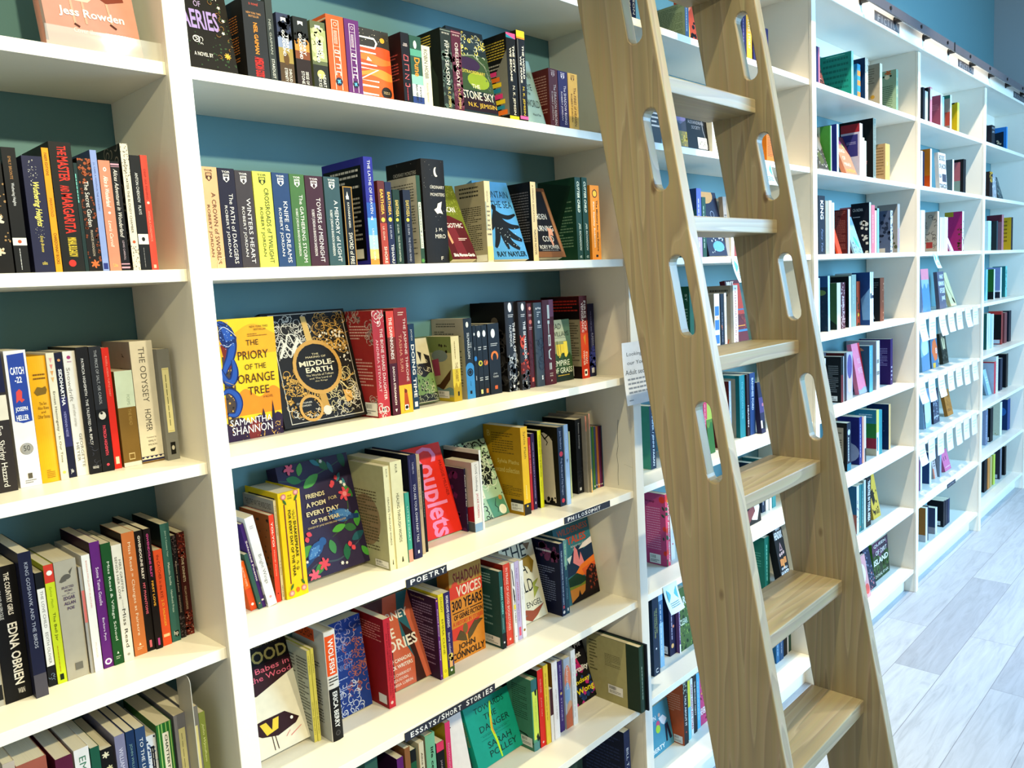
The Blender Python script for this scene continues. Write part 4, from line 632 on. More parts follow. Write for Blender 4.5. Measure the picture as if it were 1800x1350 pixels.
b('p',1.1416,0.115,0.017,0.1753,0.1157,0,'15161a','black spine with yellow disc','E;e8e8e4;.45,.12,.3,1.6|L;d0d0cc;.2,.3,.8,.36,2|E;e0d02c;.5,.53,.4|F;15161a;.5,.53,.28,6|L;d0d0cc;.2,.73,.8,.79,2|R;e0d888;.3,.9,.7,.96')
b('p',1.1598,0.115,0.0173,0.1754,0.1158,0,'15161a','black spine with orange disc','E;e8e8e4;.45,.12,.3,1.6|L;d0d0cc;.2,.3,.8,.36,2|E;d8702c;.5,.53,.4|C;15161a;121,5,.25,.3,.48,.7,.58,.08|L;d0d0cc;.2,.73,.8,.79,2|R;e07838;.3,.9,.7,.96')
b('p',1.1805,0.115,0.0396,0.1769,0.1161,0,'17171b','thick black spine with orange ring','E;e8e8e4;.45,.14,.18,1.6|L;d0d0cc;.2,.28,.8,.33,2|E;f07a28;.5,.46,.32|E;17171b;.5,.49,.2,1.6|H;d8d8d4;J.R.R.;.32,.7,.68,.725|H;d8d8d4;TOLKIEN;.26,.74,.74,.765|R;d8602c;.38,.88,.62,.93')
b('h',1.2359,0.1065,0.0376,0.2269,0.1246,0,'2b2a30','tall dark hardcover with grey storm artwork','E;e8e8ec;.45,.06,.18,1.8|L;d8d8dc;.25,.14,.75,.18,2|T;e8e8ea;*THE FALL OF;.62,.23,.85,.56|T;e8e8ea;NUMENOR;.3,.26,.52,.5|D;8a8e96;131,40,.25,0,.6,1,1|C;d8dce0;132,12,.3,.1,.6,.9,.95,.07|D;15151a;133,30,.2,0,.6,1,1|R;f0f0ee;.4,.93,.6,.96','R;0e0d10;0,0,1,1|D;3c3a3c;134,26,.14,.4,.3,1,.9|C;5a5a5e;135,20,.12,.5,.3,1,.9,.02|E;6a6258;.7,.22,.1')
b('h',1.274,0.0961,0.0299,0.2252,0.135,0,'33323a','tall dark hardcover with red volcanic artwork','E;e8e8ec;.5,.06,.18,1.8|L;d8d8dc;.25,.14,.75,.18,2|T;e8e8ea;*THE SILMARILLION;.45,.22,.75,.66|E;e04a24;.28,.46,.26,1.8|D;b83c28;141,24,.2,0,.38,1,.9|R;6a1c18;0,.7,1,.82|D;5a5c66;142,26,.25,0,.8,1,1|R;f0f0ee;.5,.9,.7,.94')
b('h',1.3184,0.1062,0.0188,0.2195,0.1249,0,'5c1c2a','narrow burgundy hardcover','E;d88a80;.5,.06,.25|L;d8c0c0;.2,.13,.8,.16,2|E;c86a60;.5,.22,.3|L;c8a8a8;.2,.28,.8,.32,2|C;3a0e18;143,8,.4,.1,.4,.9,.8,.05|R;d86a5a;.3,.88,.7,.93')
b('h',1.3377,0.1001,0.0309,0.2199,0.131,0,'4b5866','blue-grey hardcover with ink branches','F;f0f0f0;.25,.07,.1,4|F;f0f0f0;.5,.065,.1,4|F;f0f0f0;.72,.07,.1,4|L;e8ecee;.3,.11,.75,.18,3|E;e8ecee;.5,.23,.14|L;e8ecee;.3,.27,.75,.31,2|C;1c2a4a;144,12,.5,.1,.45,.9,.85,.04|R;ecf0f0;.55,.87,.75,.92')
b('h',1.3702,0.0988,0.0443,0.225,0.1323,0,'5a1626','maroon hardcover with silver block letters','R;7c4a6a;.55,0,1,.2|R;c8d4d4;.38,.06,.56,.22|R;c8d4d4;.36,.24,.54,.28|R;c8d4d4;.4,.245,.46,.4|R;c8d4d4;.36,.41,.56,.54|R;5a1626;.42,.43,.5,.52|S;c8d4d4;.12,.55,.58,.38,.6,.38,.68,.55,.7|R;c8d4d4;.36,.74,.43,.82|R;c8d4d4;.48,.74,.55,.82|H;e8dcd0;HISTORY;.35,.86,.65,.875|H;e8dcd0;BABEL;.35,.885,.65,.9|H;e8dcd0;^;.42,.94,.55,.96')
f('p',1.4155,0.1076,0.0825,0.1671,0.03,3.0,'9aa06a','face-out misty green cover with glowing yellow doorway','R;b8c0a0;0,0,1,.35|Z;5c7a5c;.6,0,1,0,1,1,.85,1,.8,.4|R;e8c838;.25,.4,.75,.62|Z;f4d848;.62,.36,.8,.36,.82,.6,.66,.6|S;4a5a3a;.03,.3,.34,.32,.6|S;4a5a3a;.02,.45,.4,.45,.6|W;3a5a2c;.58,.04,3,1,1|D;28421e;145,40,.05,.1,.55,.9,.95|W;1c2c1c;.85,.02,2,1,0|H;2a3a24;TAD;.1,.06,.55,.15|H;2a3a24;WILLIAMS;.1,.19,.92,.27|R;2a3a24;.1,.29,.75,.295|H;e8ecd0;EMPIRE;.05,.66,.85,.75|H;e8ecd0;OF GRASS;.0,.78,.95,.87|L;c8a838;.2,.9,.8,.93,1')
b('p',1.5166,0.0919,0.0335,0.2288,0.1392,0,'c0341c','red and orange spine with stacked white title','R;5c1620;0,0,1,.3|R;d8481c;0,.45,1,.75|T;f4ece4;FIRES OF;.55,.06,.82,.42|T;f4ece4;VENGEANCE;.22,.08,.48,.44|Z;d8902c;.35,.5,.65,.46,.6,.6|T;f4ece4;EVAN;.58,.68,.8,.82|T;f4ece4;WINTER;.25,.66,.48,.84|R;f8f4f0;.32,.89,.7,.97|E;14100e;.5,.93,.14','R;3a0a0c;0,0,1,.2|R;14090a;0,.1,1,.28|L;b02c20;.3,.05,.95,.2,4|R;9a9078;.2,.28,1,.85|L;4a463c;.7,.32,.95,.8,16|R;1c0c0c;.1,.85,1,1',st=(.62,.84,.8,.97))
b('p',1.5618,0.0993,0.0278,0.2053,0.1318,0,'1d1f4c','deep blue spine with small white lettering','T;8a90c8;THE BOUND AND THE BROKEN;.4,.1,.55,.6|T;c8ccec;A DREADFUL CONSPIRACY;.6,.4,.75,.95|D;3a44a0;151,24,.3,0,.6,1,.9|R;e8e8f0;.3,.88,.7,.95')
row('B',5,'middle bookcase fourth shelf')
b('p',0.4941,0.1114,0.0126,0.1014,0.0669,-10.0,'f0641c','orange slim spine leaning by the upright','R;d84818;0,.55,1,1|T;f8d8b0;SELECTED POEMS;.35,.1,.62,.5|E;fff0e0;.5,.88,.22')
b('p',0.5081,0.106,0.0078,0.1166,0.0769,-10.0,'3d6658','grey-green slim leaning spine','E;e07850;.5,.9,.2')
b('p',0.5172,0.1081,0.0067,0.1767,0.1166,-10.0,'4c2c8a','violet leaning spine with white title','T;f0ecf8;*Selected Poems;.25,.2,.8,.68|R;e8e4f0;.2,.9,.9,.92')
b('p',0.5252,0.1004,0.0185,0.1877,0.1239,-10.0,'efecea','white leaning spine with thin grey title','T;9a9490;Bright Wings;.3,.42,.75,.75|L;c8b8c0;.3,.1,.7,.14,2|E;d8a0a0;.5,.9,.14',back='D;9a98a0;161,20,.1,0,0,1,1')
b('p',0.5467,0.1077,0.0107,0.1767,0.1166,0,'e8401f','red spine with white looping title','T;fbe8d0;*YOI-YOI;.3,.08,.68,.36|T;fbd8b0;/Wendy Poems;.35,.4,.6,.7|E;8a1a10;.5,.9,.14','R;9a5420;0,0,1,1|D;3a2a14;162,60,.03,.05,.05,1,1|C;7a2a14;163,10,.1,.3,.3,.9,.8,.03')
b('p',0.5604,0.1096,0.0056,0.2026,0.1215,0,'e9ddb4','thin cream spine under yellow hardcover','T;8a7a40;THE WASTE LAND;.3,.05,.7,.35|T;8a7a40;T. S. ELIOT;.3,.6,.7,.75|T;5a4a30;VINTAGE;.3,.85,.7,.97','R;aaa498;0,0,1,1|H;26241f;THIS IS THE WAY THE WORLD ENDS;.08,.04,.92,.1|H;26241f;NOT WITH A BANG BUT A WHIMPER;.08,.13,.92,.19|L;5a564c;.1,.3,.8,.8,10')
b('h',0.5669,0.1026,0.049,0.2158,0.1285,0,'f2cf10','bright yellow thick hardcover with pink roses','E;d87a78;.22,.04,.12|E;f0b8a8;.22,.04,.07|E;d87a78;.78,.02,.12|E;f0b8a8;.78,.02,.07|G;4a7a30;.25,.09,.14,.05,60|G;4a7a30;.76,.07,.14,.05,120|R;8a3a34;.2,.11,.25,.86|R;8a3a34;.75,.09,.8,.86|H;5a4a10;ALLIE;.4,.03,.58,.045|H;5a4a10;ESIRI;.4,.055,.58,.07|T;3a2e08;*SHAKESPEARE;.56,.28,.68,.62|T;3a2e08;*FOR EVERY DAY OF THE YEAR;.36,.17,.48,.8|C;6a5a14;171,5,.08,.55,.18,.65,.26,.02|C;6a5a14;172,5,.08,.55,.66,.65,.74,.02|E;d87a78;.22,.95,.12|E;f0b8a8;.22,.95,.07|E;d87a78;.78,.93,.12|E;f0b8a8;.78,.93,.07|G;4a7a30;.25,.89,.14,.05,120|G;4a7a30;.76,.87,.14,.05,60|E;e07020;.5,.93,.08,1.3','R;e0bc10;0,0,1,1|R;2a1a20;.1,.05,.9,.4')
f('h',0.6167,0.1333,0.1756,0.2448,0.04,13.7,'3b3055','large face-out indigo cover with bluebirds and flowers','Q;4a5a6a;.02,.1,.95,.3,.88,.6,.9,.95,.78|Q;4a6a3a;.014,.55,.7,.75,.62,.86,.45,.8,.2|Q;4a6a5a;.015,.0,.12,.3,.16,.6,.12,.9,.05|G;3a8a50;.2,.14,.1,.05,20|G;5ab050;.42,.18,.13,.06,-30|G;3a7a50;.62,.06,.1,.05,50|G;2a6a50;.9,.04,.12,.05,80|G;3a7a8a;.72,.1,.08,.03,70|G;3a8a9a;.52,.03,.08,.03,40|G;5aa84a;.3,.06,.08,.04,110|G;5aa84a;.14,.76,.12,.06,-30|G;4a9a48;.9,.34,.1,.04,60|G;3a7a48;.82,.66,.09,.05,20|G;5ab84a;.72,.55,.1,.04,40|G;5ab84a;.66,.64,.1,.045,-10|G;2a7a5a;.7,.86,.1,.05,100|G;4a9a48;.3,.92,.11,.05,-40|G;5ab84a;.94,.6,.1,.05,100|G;2a6a7a;.9,.75,.1,.05,-20|G;4a9a58;.52,.78,.09,.05,80|G;3a8a9a;.8,.2,.06,.025,120|G;3a8a9a;.86,.26,.06,.025,90|G;5ab84a;.96,.9,.08,.04,60|E;2f62a8;.61,.49,.055|G;2f62a8;.73,.535,.16,.085,14|Z;244e8c;.82,.54,.98,.56,.97,.6,.8,.585|G;4a84c8;.76,.52,.12,.045,16|D;78a8dc;174,14,.012,.68,.5,.86,.56|E;101828;.6,.485,.01|Z;e0a040;.55,.49,.57,.485,.565,.5|E;2f62a8;.4,.71,.05|G;2f62a8;.29,.765,.15,.075,-35|Z;244e8c;.2,.8,.24,.84,.1,.9,.08,.87|G;4a84c8;.26,.78,.11,.04,-38|D;78a8dc;175,12,.012,.2,.74,.34,.82|F;e04a5a;.84,.36,.09,6|E;f08a90;.84,.36,.03|F;e8607a;.16,.04,.07,5|F;e04a5a;.36,.9,.08,6|F;e8607a;.2,.97,.08,6|G;e04a5a;.76,.2,.03,.025,80|G;e04a5a;.7,.24,.035,.03,70|G;e04a5a;.68,.26,.03,.03,100|G;e04a5a;.24,.62,.04,.03,30|G;e04a5a;.2,.66,.035,.03,80|G;e04a5a;.76,.8,.035,.03,90|G;e04a5a;.8,.84,.035,.03,60|F;f4f0e8;.6,.03,.025,6|F;f4f0e8;.82,.25,.025,6|F;f4f0e8;.86,.28,.025,6|F;f4f0e8;.14,.84,.02,6|F;f4f0e8;.6,.94,.025,6|F;f4f0e8;.66,.95,.02,6|H;f0e0b0;*FRIENDS;.3,.285,.56,.325|H;f0e0b0;*A POEM;.28,.36,.55,.4|H;d8c490;FOR;.6,.35,.72,.38|H;f0e0b0;*EVERY DAY;.26,.435,.72,.475|H;f0e0b0;*OF THE YEAR;.3,.51,.7,.545|H;e0c890;CHOSEN BY JANE WINTERLAND HOLSTER;.24,.565,.78,.585')
b('p',0.7929,0.0617,0.0162,0.2287,0.1256,0,'ece6b8','pale lemon spine, left of identical pair','T;2c2a18;KAUR;.4,.03,.6,.11|T;2c2a18;HEALING THROUGH WORDS;.35,.3,.6,.76|Z;4a4630;.5,.9,.56,.9,.62,.95,.44,.95','R;bdbb92;0,0,1,1|E;a48a6a;.42,.55,.4,1.15|L;6a6044;.12,.26,.75,.85,20',st=(.6,.92,.97,.985))
b('p',0.8096,0.0584,0.0301,0.235,0.1551,0,'ece6b8','pale lemon spine, right of identical pair','T;2c2a18;KAUR;.4,.03,.6,.11|T;2c2a18;HEALING THROUGH WORDS;.35,.3,.6,.76|Z;4a4630;.5,.9,.56,.9,.62,.95,.44,.95')
b('p',0.8505,0.0687,0.0116,0.157,0.1037,0,'48b09a','short mint spine with salmon foot','R;e09a8a;0,.82,1,1|T;c8ece0;LITTLE HEART;.35,.2,.65,.7')
b('h',0.8703,0.074,0.0231,0.2364,0.1571,0,'2b2a5e','deep indigo hardcover with fine frame','R;6a6aa0;.15,.04,.18,.96|R;6a6aa0;.82,.04,.85,.96|T;b8b8d8;TAMBLYN;.4,.07,.6,.18|T;e0e0f0;YOU ARE YOUR OWN FAIRY TALE;.38,.28,.66,.84|R;f0f0f4;.4,.92,.6,.95','R;12122a;0,0,1,1')
b('p',0.9033,0.0849,0.0086,0.2308,0.1462,0,'c4b294','slim tan spine with faded title','T;7a6c54;THE HILL WE CLIMB;.3,.15,.7,.55')
b('p',0.9174,0.0901,0.0069,0.2049,0.1352,0,'1a1c1e','very thin black spine','V;88988a;.3,.3,.7,.6,1')
f('p',0.9253,0.14,0.1515,0.2246,0.012,17.6,'ea2c1c','face-out red cover with giant pink vertical word','T;f490c0;*Couplets;.3,.02,.86,1|T;f8d890;*A LOVE STORY;.02,.45,.26,1|T;8a1a14;MAGGIE MILLNER;.88,.2,.94,.6')
b('p',1.0773,0.122,0.005,0.1581,0.105,0,'251f4a','small navy spine tucked beside the red cover','T;f4f4f8;*Poems of the Sea;.25,.1,.75,.6|T;c8c8e0;RACHEL DAY;.3,.72,.6,.88','D;6a2a6a;181,20,.1,0,0,1,1')
b('p',1.0844,0.1007,0.0251,0.174,0.0972,0,'e5dfd6','white spine over red dress back cover','T;6a6a6a;LOVE Unfinding;.35,.04,.68,.42|T;c43a4a;JACKIE MORREN;.35,.45,.7,.8|R;88a8c8;0,.88,1,1','R;c4b4ae;0,0,1,1|E;8a3a40;.45,.5,.22,1.2|E;c4b4ae;.45,.5,.2,1.2|L;8a807c;.35,.42,.6,.66,7|Z;a81a2c;.1,.75,.6,.68,1,.62,1,.85,.6,.86,.2,.84|Z;5a6a70;.1,.82,.6,.86,1,.86,1,1,.3,1',st=(.2,.88,.72,.97))
b('p',1.1122,0.1018,0.0058,0.1997,0.1293,0,'eceae4','tall thin white spine against green cover',back='R;2a1214;0,.05,1,.3')
f('p',1.1189,0.14,0.1282,0.2077,0.012,22.7,'a8c8a4','face-out pale green cover with black woodcut faces','C;14201a;191,50,.14,.0,.0,1,.6,.03|D;14201a;192,50,.05,.0,.0,1,.75|C;e8ecd8;193,40,.1,.1,.0,1,.6,.015|Z;14201a;.1,.3,.4,.2,.9,.4,.8,.6,.3,.55|C;d8e4cc;194,30,.12,.1,.25,.9,.6,.02|R;e8e4c8;.12,.62,.5,.74|H;3a4a38;SYLVIA;.15,.64,.45,.67|H;3a4a38;PLATH;.15,.69,.45,.72|H;3a4a38;ARIEL;.15,.3,.6,.36|Z;5a9a78;.5,.76,.95,.76,1,1,.55,1|S;14201a;.02,.75,.78,.68,.86,.74,.9,.7,.95|E;f0f0d8;.85,.93,.1|E;c0883a;.88,.78,.05|C;14201a;195,14,.08,.1,.78,.6,1,.02')
b('p',1.2566,0.0947,0.0251,0.2318,0.1364,0,'e9b616','golden yellow spine with large yellow back cover','T;6a5a18;Sylvia Plath;.3,.05,.7,.36|V;f6e490;.4,.66,.6,.82,1|R;2a2214;0,.87,1,1|E;f0c020;.5,.9,.12','R;b98c0e;0,0,1,1|H;e0c060;B;.1,.06,.18,.13|L;7a5c08;.22,.08,.8,.33,9|H;e4cc70;Sylvia Plaths;.35,.38,.92,.44|H;e4cc70;second collection;.28,.47,.92,.53|L;7a5c08;.45,.68,.95,.8,6|R;2a2a2a;.66,.83,.98,.87',st=(.66,.87,.98,.96))
b('p',1.3035,0.1131,0.0086,0.1962,0.118,0,'c22a30','thin crimson spine','T;f0a8a0;WILD GEESE;.3,.1,.7,.5')
b('p',1.3126,0.1112,0.0123,0.205,0.1199,0,'3b1f52','slim aubergine spine with small white title','T;c8b8d8;HOW THE END FINDS A MADWOMAN;.4,.12,.62,.85|R;e8e0f0;.4,.9,.6,.93')
b('p',1.3332,0.1065,0.0142,0.2099,0.1246,0,'e0e020','thin neon yellow-green spine','T;5a5c10;YOU DONT HAVE TO BE EVERYTHING;.3,.06,.68,.6|T;8a8c20;NORTON;.35,.65,.6,.8','R;161418;0,0,1,1')
b('p',1.3705,0.0687,0.0232,0.2154,0.1195,0,'20304e','navy spine with tree-framed white back cover','T;a8b0d0;Jane Neubury;.3,.05,.65,.28|E;d83a50;.5,.34,.3|T;a8b0d0;Fog, Panda and Tiny Dragon;.3,.4,.65,.86|E;d83a50;.5,.93,.26','R;0f0e10;0,0,1,1|Z;cfc6ba;.12,.12,.6,.08,.84,.14,.88,.96,.4,.98,.12,.8|S;0f0e10;.05,.5,.08,.62,.16,.75,.1,.9,.2|S;0f0e10;.03,.6,.14,.7,.2,.66,.24|D;0f0e10;201,20,.06,.3,.88,.9,1|V;8a8478;.42,.3,.68,.36,1')
b('p',1.3941,0.0652,0.0162,0.2185,0.1442,0,'a0c0e8','light blue spine','T;e8f0f8;The January;.35,.1,.65,.35|Z;3a5a8a;.35,.44,.65,.42,.5,.48')
b('p',1.452,0.0983,0.0053,0.1879,0.124,0,'c8cf9a','very thin pale green spine')
b('p',1.4965,0.1102,0.0273,0.2127,0.1209,0,'191a1d','black spine with small white title at shelf end','T;c8c8c8;Sonnets Anthology;.4,.05,.62,.4|C;4a4a50;202,8,.3,.1,.5,.9,.9,.04|R;c8c8c8;.3,.92,.6,.96','R;0e0f12;0,0,1,1')
b('p',1.5243,0.0964,0.005,0.2202,0.1347,0,'a49e96','grey spine with salmon top','R;d89084;0,0,1,.2')
b('p',1.5298,0.0879,0.005,0.2267,0.1175,0,'e8c080','salmon and yellow spine with grey back cover','R;d8988a;0,0,1,.2|R;b0a898;0,.2,1,.7|T;c8705a;STONES;.35,.03,.65,.16','R;a49c8a;0,0,1,1')
b('p',1.5514,0.1006,0.005,0.1845,0.1218,0,'3a8088','teal pamphlet in the coloured set')
b('p',1.5597,0.1022,0.0085,0.183,0.1208,0,'4f8a3a','green pamphlet in the coloured set','E;e8e8e0;.5,.95,.3')
b('p',1.5735,0.1054,0.0074,0.1805,0.1191,0,'4a5a98','blue pamphlet in the coloured set','E;e8e8e0;.5,.95,.3')
b('p',1.5814,0.1043,0.0089,0.1799,0.1187,0,'c27840','orange pamphlet in the coloured set','E;e8e8e0;.5,.95,.3')
b('p',1.5908,0.1036,0.0061,0.1791,0.1182,0,'7a2a6a','magenta pamphlet in the coloured set','E;e8e8e0;.5,.95,.3')
b('p',1.5972,0.103,0.0064,0.1788,0.118,0,'5a1a3c','burgundy pamphlet in the coloured set','E;e8e8e0;.5,.95,.3')
b('p',1.604,0.1024,0.0028,0.1791,0.1182,0,'2f6488','steel blue pamphlet in the coloured set','E;a8c0d8;.5,.9,.3')
row('B',6,'middle bookcase fifth shelf')
f('h',0.4401,0.1284,0.165,0.2201,0.03,18.8,'efe9d4','face-out cream cover with dark panel and bird eye','R;16100e;0,0,1,.2|Z;3a1620;0,.2,1,.2,1,.34,.45,.46,0,.38|H;c8b468;*ATWOOD;.02,.075,.98,.19|H;8a7a50;MARGARET;.3,.01,.96,.045|H;e86a88;Old Babes in;.24,.225,.97,.275|H;e86a88;the Wood;.42,.295,.97,.345|Z;3a1218;.18,.7,.45,.68,.75,.68,.92,.78,.86,.82,.6,.86,.4,.82|Z;f0d040;.4,.71,.66,.7,.62,.8,.46,.82|Z;3a1218;.48,.7,.58,.7,.54,.79|E;ffffff;.82,.76,.02|S;3a1218;.012,.52,.84,.52,.97|S;3a1218;.012,.56,.84,.57,.97|S;e07a7a;.012,.7,.9,.76,.86,.76,.91,.92,.86')
b('p',0.6056,0.115,0.0071,0.1997,0.0854,0,'e2da6a','thin yellow spine, left of pair by grey hardcover','T;7a7a2a;LUCKY BREAKS;.3,.06,.65,.26|T;7a7a2a;YEVGENIA BELORUSETS;.3,.56,.65,.92','R;b2b4a2;0,0,1,1|L;4a4c42;.05,.1,.4,.9,22|L;4a4c42;.5,.1,.95,.9,24')
b('p',0.6132,0.1125,0.0066,0.2019,0.1186,0,'e2da6a','thin yellow spine, right of pair by grey hardcover','T;7a7a2a;LUCKY BREAKS;.3,.06,.65,.26|T;7a7a2a;YEVGENIA BELORUSETS;.3,.56,.65,.92')
b('h',0.6297,0.0849,0.0267,0.2377,0.1233,0,'e6e2da','tall white hardcover with orange block and black foot','R;f0581e;.04,.04,.9,.4|T;fdf6ea;*WOLFISH;.24,.07,.72,.38|L;3a3834;.1,.42,.9,.5,3|R;161416;.04,.52,1,1|T;f4f2ee;*ERICA BERRY;.3,.55,.72,.88|O;6a686a;.5,.93,.2,.04|E;2a282a;.5,.93,.14','R;b6b6b4;0,0,1,1|R;d8501e;.05,.01,.7,.12|H;7a2a14;*WOLFISH;.1,.025,.66,.1|L;55565a;.05,.3,.8,.9,22')
f('p',0.6573,0.14,0.1156,0.208,0.04,6.8,'1f3f96','face-out blue cover with copper and white scrollwork','C;b8b0d0;211,40,.09,.0,.0,1,.3,.012|C;b86a5a;212,60,.08,.55,.2,1,.8,.014|D;b86a5a;213,30,.03,.7,.1,1,.8|C;d8e0f4;214,50,.09,.0,.66,.8,1,.014|H;7a90d0;DESERT;.1,.25,.6,.31|H;7a90d0;SONGS OF;.1,.36,.7,.42|H;7a90d0;THE NIGHT;.1,.46,.7,.52|L;a8b8e8;.15,.6,.55,.65,2|L;a8b8e8;.2,.7,.55,.76,3')
b('p',0.7862,0.096,0.0182,0.2076,0.1187,0,'c92838','bright red spine with dark vertical title','T;8a1420;ALEXANDER CHEE - HOW TO WRITE;.58,.05,.78,.9|T;8a1420;AN AUTOBIOGRAPHICAL NOVEL;.26,.16,.46,.86|E;f0c8c0;.45,.94,.2','R;a01a20;0,0,1,1|L;e08a80;.1,.08,.9,.28,7|R;e8e6e0;.7,.86,.94,.96')
f('p',0.8094,0.1367,0.135,0.2096,0.016,20.4,'d2694c','face-out terracotta cover with teal and maroon limbs','Z;5a2824;0,0,.45,0,.3,.3,.36,.6,.2,1,0,1|Z;7a4034;.1,.1,.3,.1,.35,.3,.2,.5,.1,.4|Z;2f7488;.75,0,1,0,.82,.2,.86,.5,.76,.74,.62,.5,.66,.2|Z;4a2420;.66,.3,.9,.5,.92,1,.66,1,.76,.74|Z;d2694c;.84,.6,.95,.55,1,1,.88,1|H;f8f4ec;*JOURNEY;.05,.18,.88,.3|H;f8f4ec;*THE;.12,.35,.5,.46|H;f8f4ec;*STORIES;.0,.48,.92,.6|H;f8f4ec;*OF CANADAS;.22,.68,.7,.72|H;f8f4ec;*BLACK WRITERS;.1,.745,.7,.785|H;f8f4ec;DAVID CHARIANDY;.1,.83,.62,.86|H;f8f4ec;ESI EDUGYAN;.12,.88,.52,.91|H;f8f4ec;CANISIA LUBRIN;.1,.93,.6,.96')
b('p',0.9449,0.1035,0.0069,0.2011,0.1033,0,'6f2890','purple spine with dark purple back cover','E;f0c060;.5,.03,.3|T;f4e8f4;*Cursed Bunny;.3,.13,.7,.47|T;f4e8f4;*Bora Chung;.3,.52,.7,.76|Z;e8d0f0;.4,.96,.6,.96,.55,.93','R;3b1846;0,0,1,1|H;e0c8a0;The Cursed Bunny;.1,.04,.6,.07|L;a08ab0;.15,.1,.85,.85,22')
b('p',0.9532,0.1037,0.0161,0.2074,0.1274,0,'f2e326','yellow spine with thin black sans title','T;6a6410;DADDY;.35,.04,.72,.22|T;6a6410;EMMA CLINE;.35,.3,.72,.72|O;6a6410;.5,.92,.2,.05')
b('p',0.9701,0.1028,0.0191,0.2062,0.1283,0,'372a74','indigo spine with flower vase at foot','T;f0ecf8;*MORE HOME COOKING;.3,.04,.7,.42|T;e8e4f0;/laurie colwin;.3,.48,.66,.74|D;f0d870;221,12,.3,.2,.75,.8,.84|R;e8b070;.25,.83,.75,.9|R;4a6a2c;0,.9,1,1|E;f0f0f0;.5,.94,.16')
f('p',1.0211,0.14,0.1095,0.2414,0.045,0.0,'e08c2c','face-out orange poster-style cover with bat','R;b88a3c;0,0,1,.2|H;8a2a1c;*SHADOW;.12,.06,.96,.19|E;d84a30;.16,.2,.1|R;e0402c;0,.2,1,.33|H;f4e0c0;*VOICES;.2,.21,.97,.325|H;1c1410;*300 YEARS;.04,.35,.98,.46|R;1c1410;.05,.48,.4,.49|H;1c1410;OF;.44,.475,.54,.5|R;1c1410;.58,.48,.97,.49|H;1c1410;*OF GENRE FICTION;.08,.505,.97,.56|H;d8502c;*A HISTORY IN STORIES;.04,.575,.98,.62|Z;e0402c;0,.64,.9,.62,.6,.72,.2,.78,0,.76|E;8a6a30;.4,.68,.08,1.5|Z;6a5428;.1,.76,.24,.68,.4,.74,.44,.82,.3,.8|Z;6a5428;.46,.74,.7,.64,.96,.66,.8,.7,.62,.78,.48,.82|S;2a2010;.012,.1,.76,.24,.68,.36,.72|S;2a2010;.012,.5,.72,.72,.63,.96,.66|H;3a2c14;*JOHN;.15,.82,.68,.9|H;3a2c14;*CONNOLLY;-.05,.9,.97,.975')
b('p',1.151,0.0973,0.0124,0.205,0.08,0,'2c6a66','dark teal spine and back cover','R;14181c;0,.8,1,1|T;8ae0d8;*BEGGARS GARDEN;.3,.2,.75,.55|V;a8d8d0;.4,.6,.6,.75,1|E;e8ece8;.5,.92,.2','R;2c5c58;0,0,1,1|L;a0c0bc;.05,.06,.6,.2,4|L;88a8a4;.05,.35,.6,.75,8',st=(.2,.86,.9,.97))
b('p',1.1703,0.1009,0.0243,0.2161,0.1302,0,'dd4632','red spine with dotted edge','D;f4c8a8;231,60,.03,.0,.0,.1,1|T;f8dcc8;IN PRAISE OF GOOD BOOKSTORES;.35,.05,.68,.82|E;f0c8b0;.5,.93,.14','R;a0281c;0,0,1,1')
b('p',1.1952,0.0962,0.0114,0.2134,0.1349,0,'f0efec','white spine with black brush strokes','Z;2a2024;.1,.06,.4,.1,.7,.3,.4,.28|Z;2a2024;.2,.3,.6,.34,.8,.5,.4,.46|T;1c181c;*Taboo by Hibiki;.4,.4,.75,.75|R;f0d840;.2,.52,.8,.58|E;d84a50;.5,.92,.14')
b('p',1.2129,0.1009,0.0157,0.2117,0.1302,0,'c5b4da','lilac spine with rose lettering','T;7a5a9a;The Best;.3,.08,.55,.22|T;b8486a;JAPANESE;.3,.26,.6,.5|T;7a5a9a;Short Stories;.3,.54,.55,.76|R;e05a78;.25,.84,.75,.95')
b('p',1.2291,0.0997,0.0142,0.209,0.1314,0,'f1f0ef','white spine with tiny gold crest','V;c8c4c0;.4,.2,.6,.7,1|E;a8782c;.5,.9,.26')
f('p',1.2441,0.14,0.1319,0.2187,0.03,13.3,'e4dfc4','face-out ivory cover with birds and tall thin letters','H;2a2a28;THE;.1,.03,.75,.2|H;2a2a28;WAY;.2,.27,.85,.42|H;2a2a28;WORLD;-.1,.48,.75,.64|H;2a2a28;GARY ENGEL;.0,.76,.9,.83|Z;9a7a20;.5,.22,.8,.2,.92,.3,.8,.44,.7,.34,.56,.3|Z;a8b040;.75,.55,.95,.52,.8,.6,.9,.64,.7,.74,.74,.62|E;a05a20;.28,.72,.06|Z;a8502c;.05,.86,.4,.84,.6,.88,.95,.84,.7,.95,.5,1,.3,.94|Z;8a6a4a;.7,.04,.92,.06,.8,.14|L;8a8678;.0,.9,.4,.93,1')
b('p',1.3952,0.1037,0.0152,0.2083,0.1033,0,'213660','navy spine with ink-cloud back cover','T;a8c0d8;*TALES OF MYSTERIES FOR THE EDGE OF NIGHT;.35,.1,.68,.85|R;c05060;.3,.86,.7,.9|E;e0e0e0;.5,.95,.3','R;141b40;0,0,1,1|D;7a3a6a;241,20,.12,.3,.05,1,.25|L;c8ccdc;.15,.12,.7,.18,1|L;7a84a8;.1,.35,.8,.85,16|R;dcdcd8;.0,.9,.3,.98')
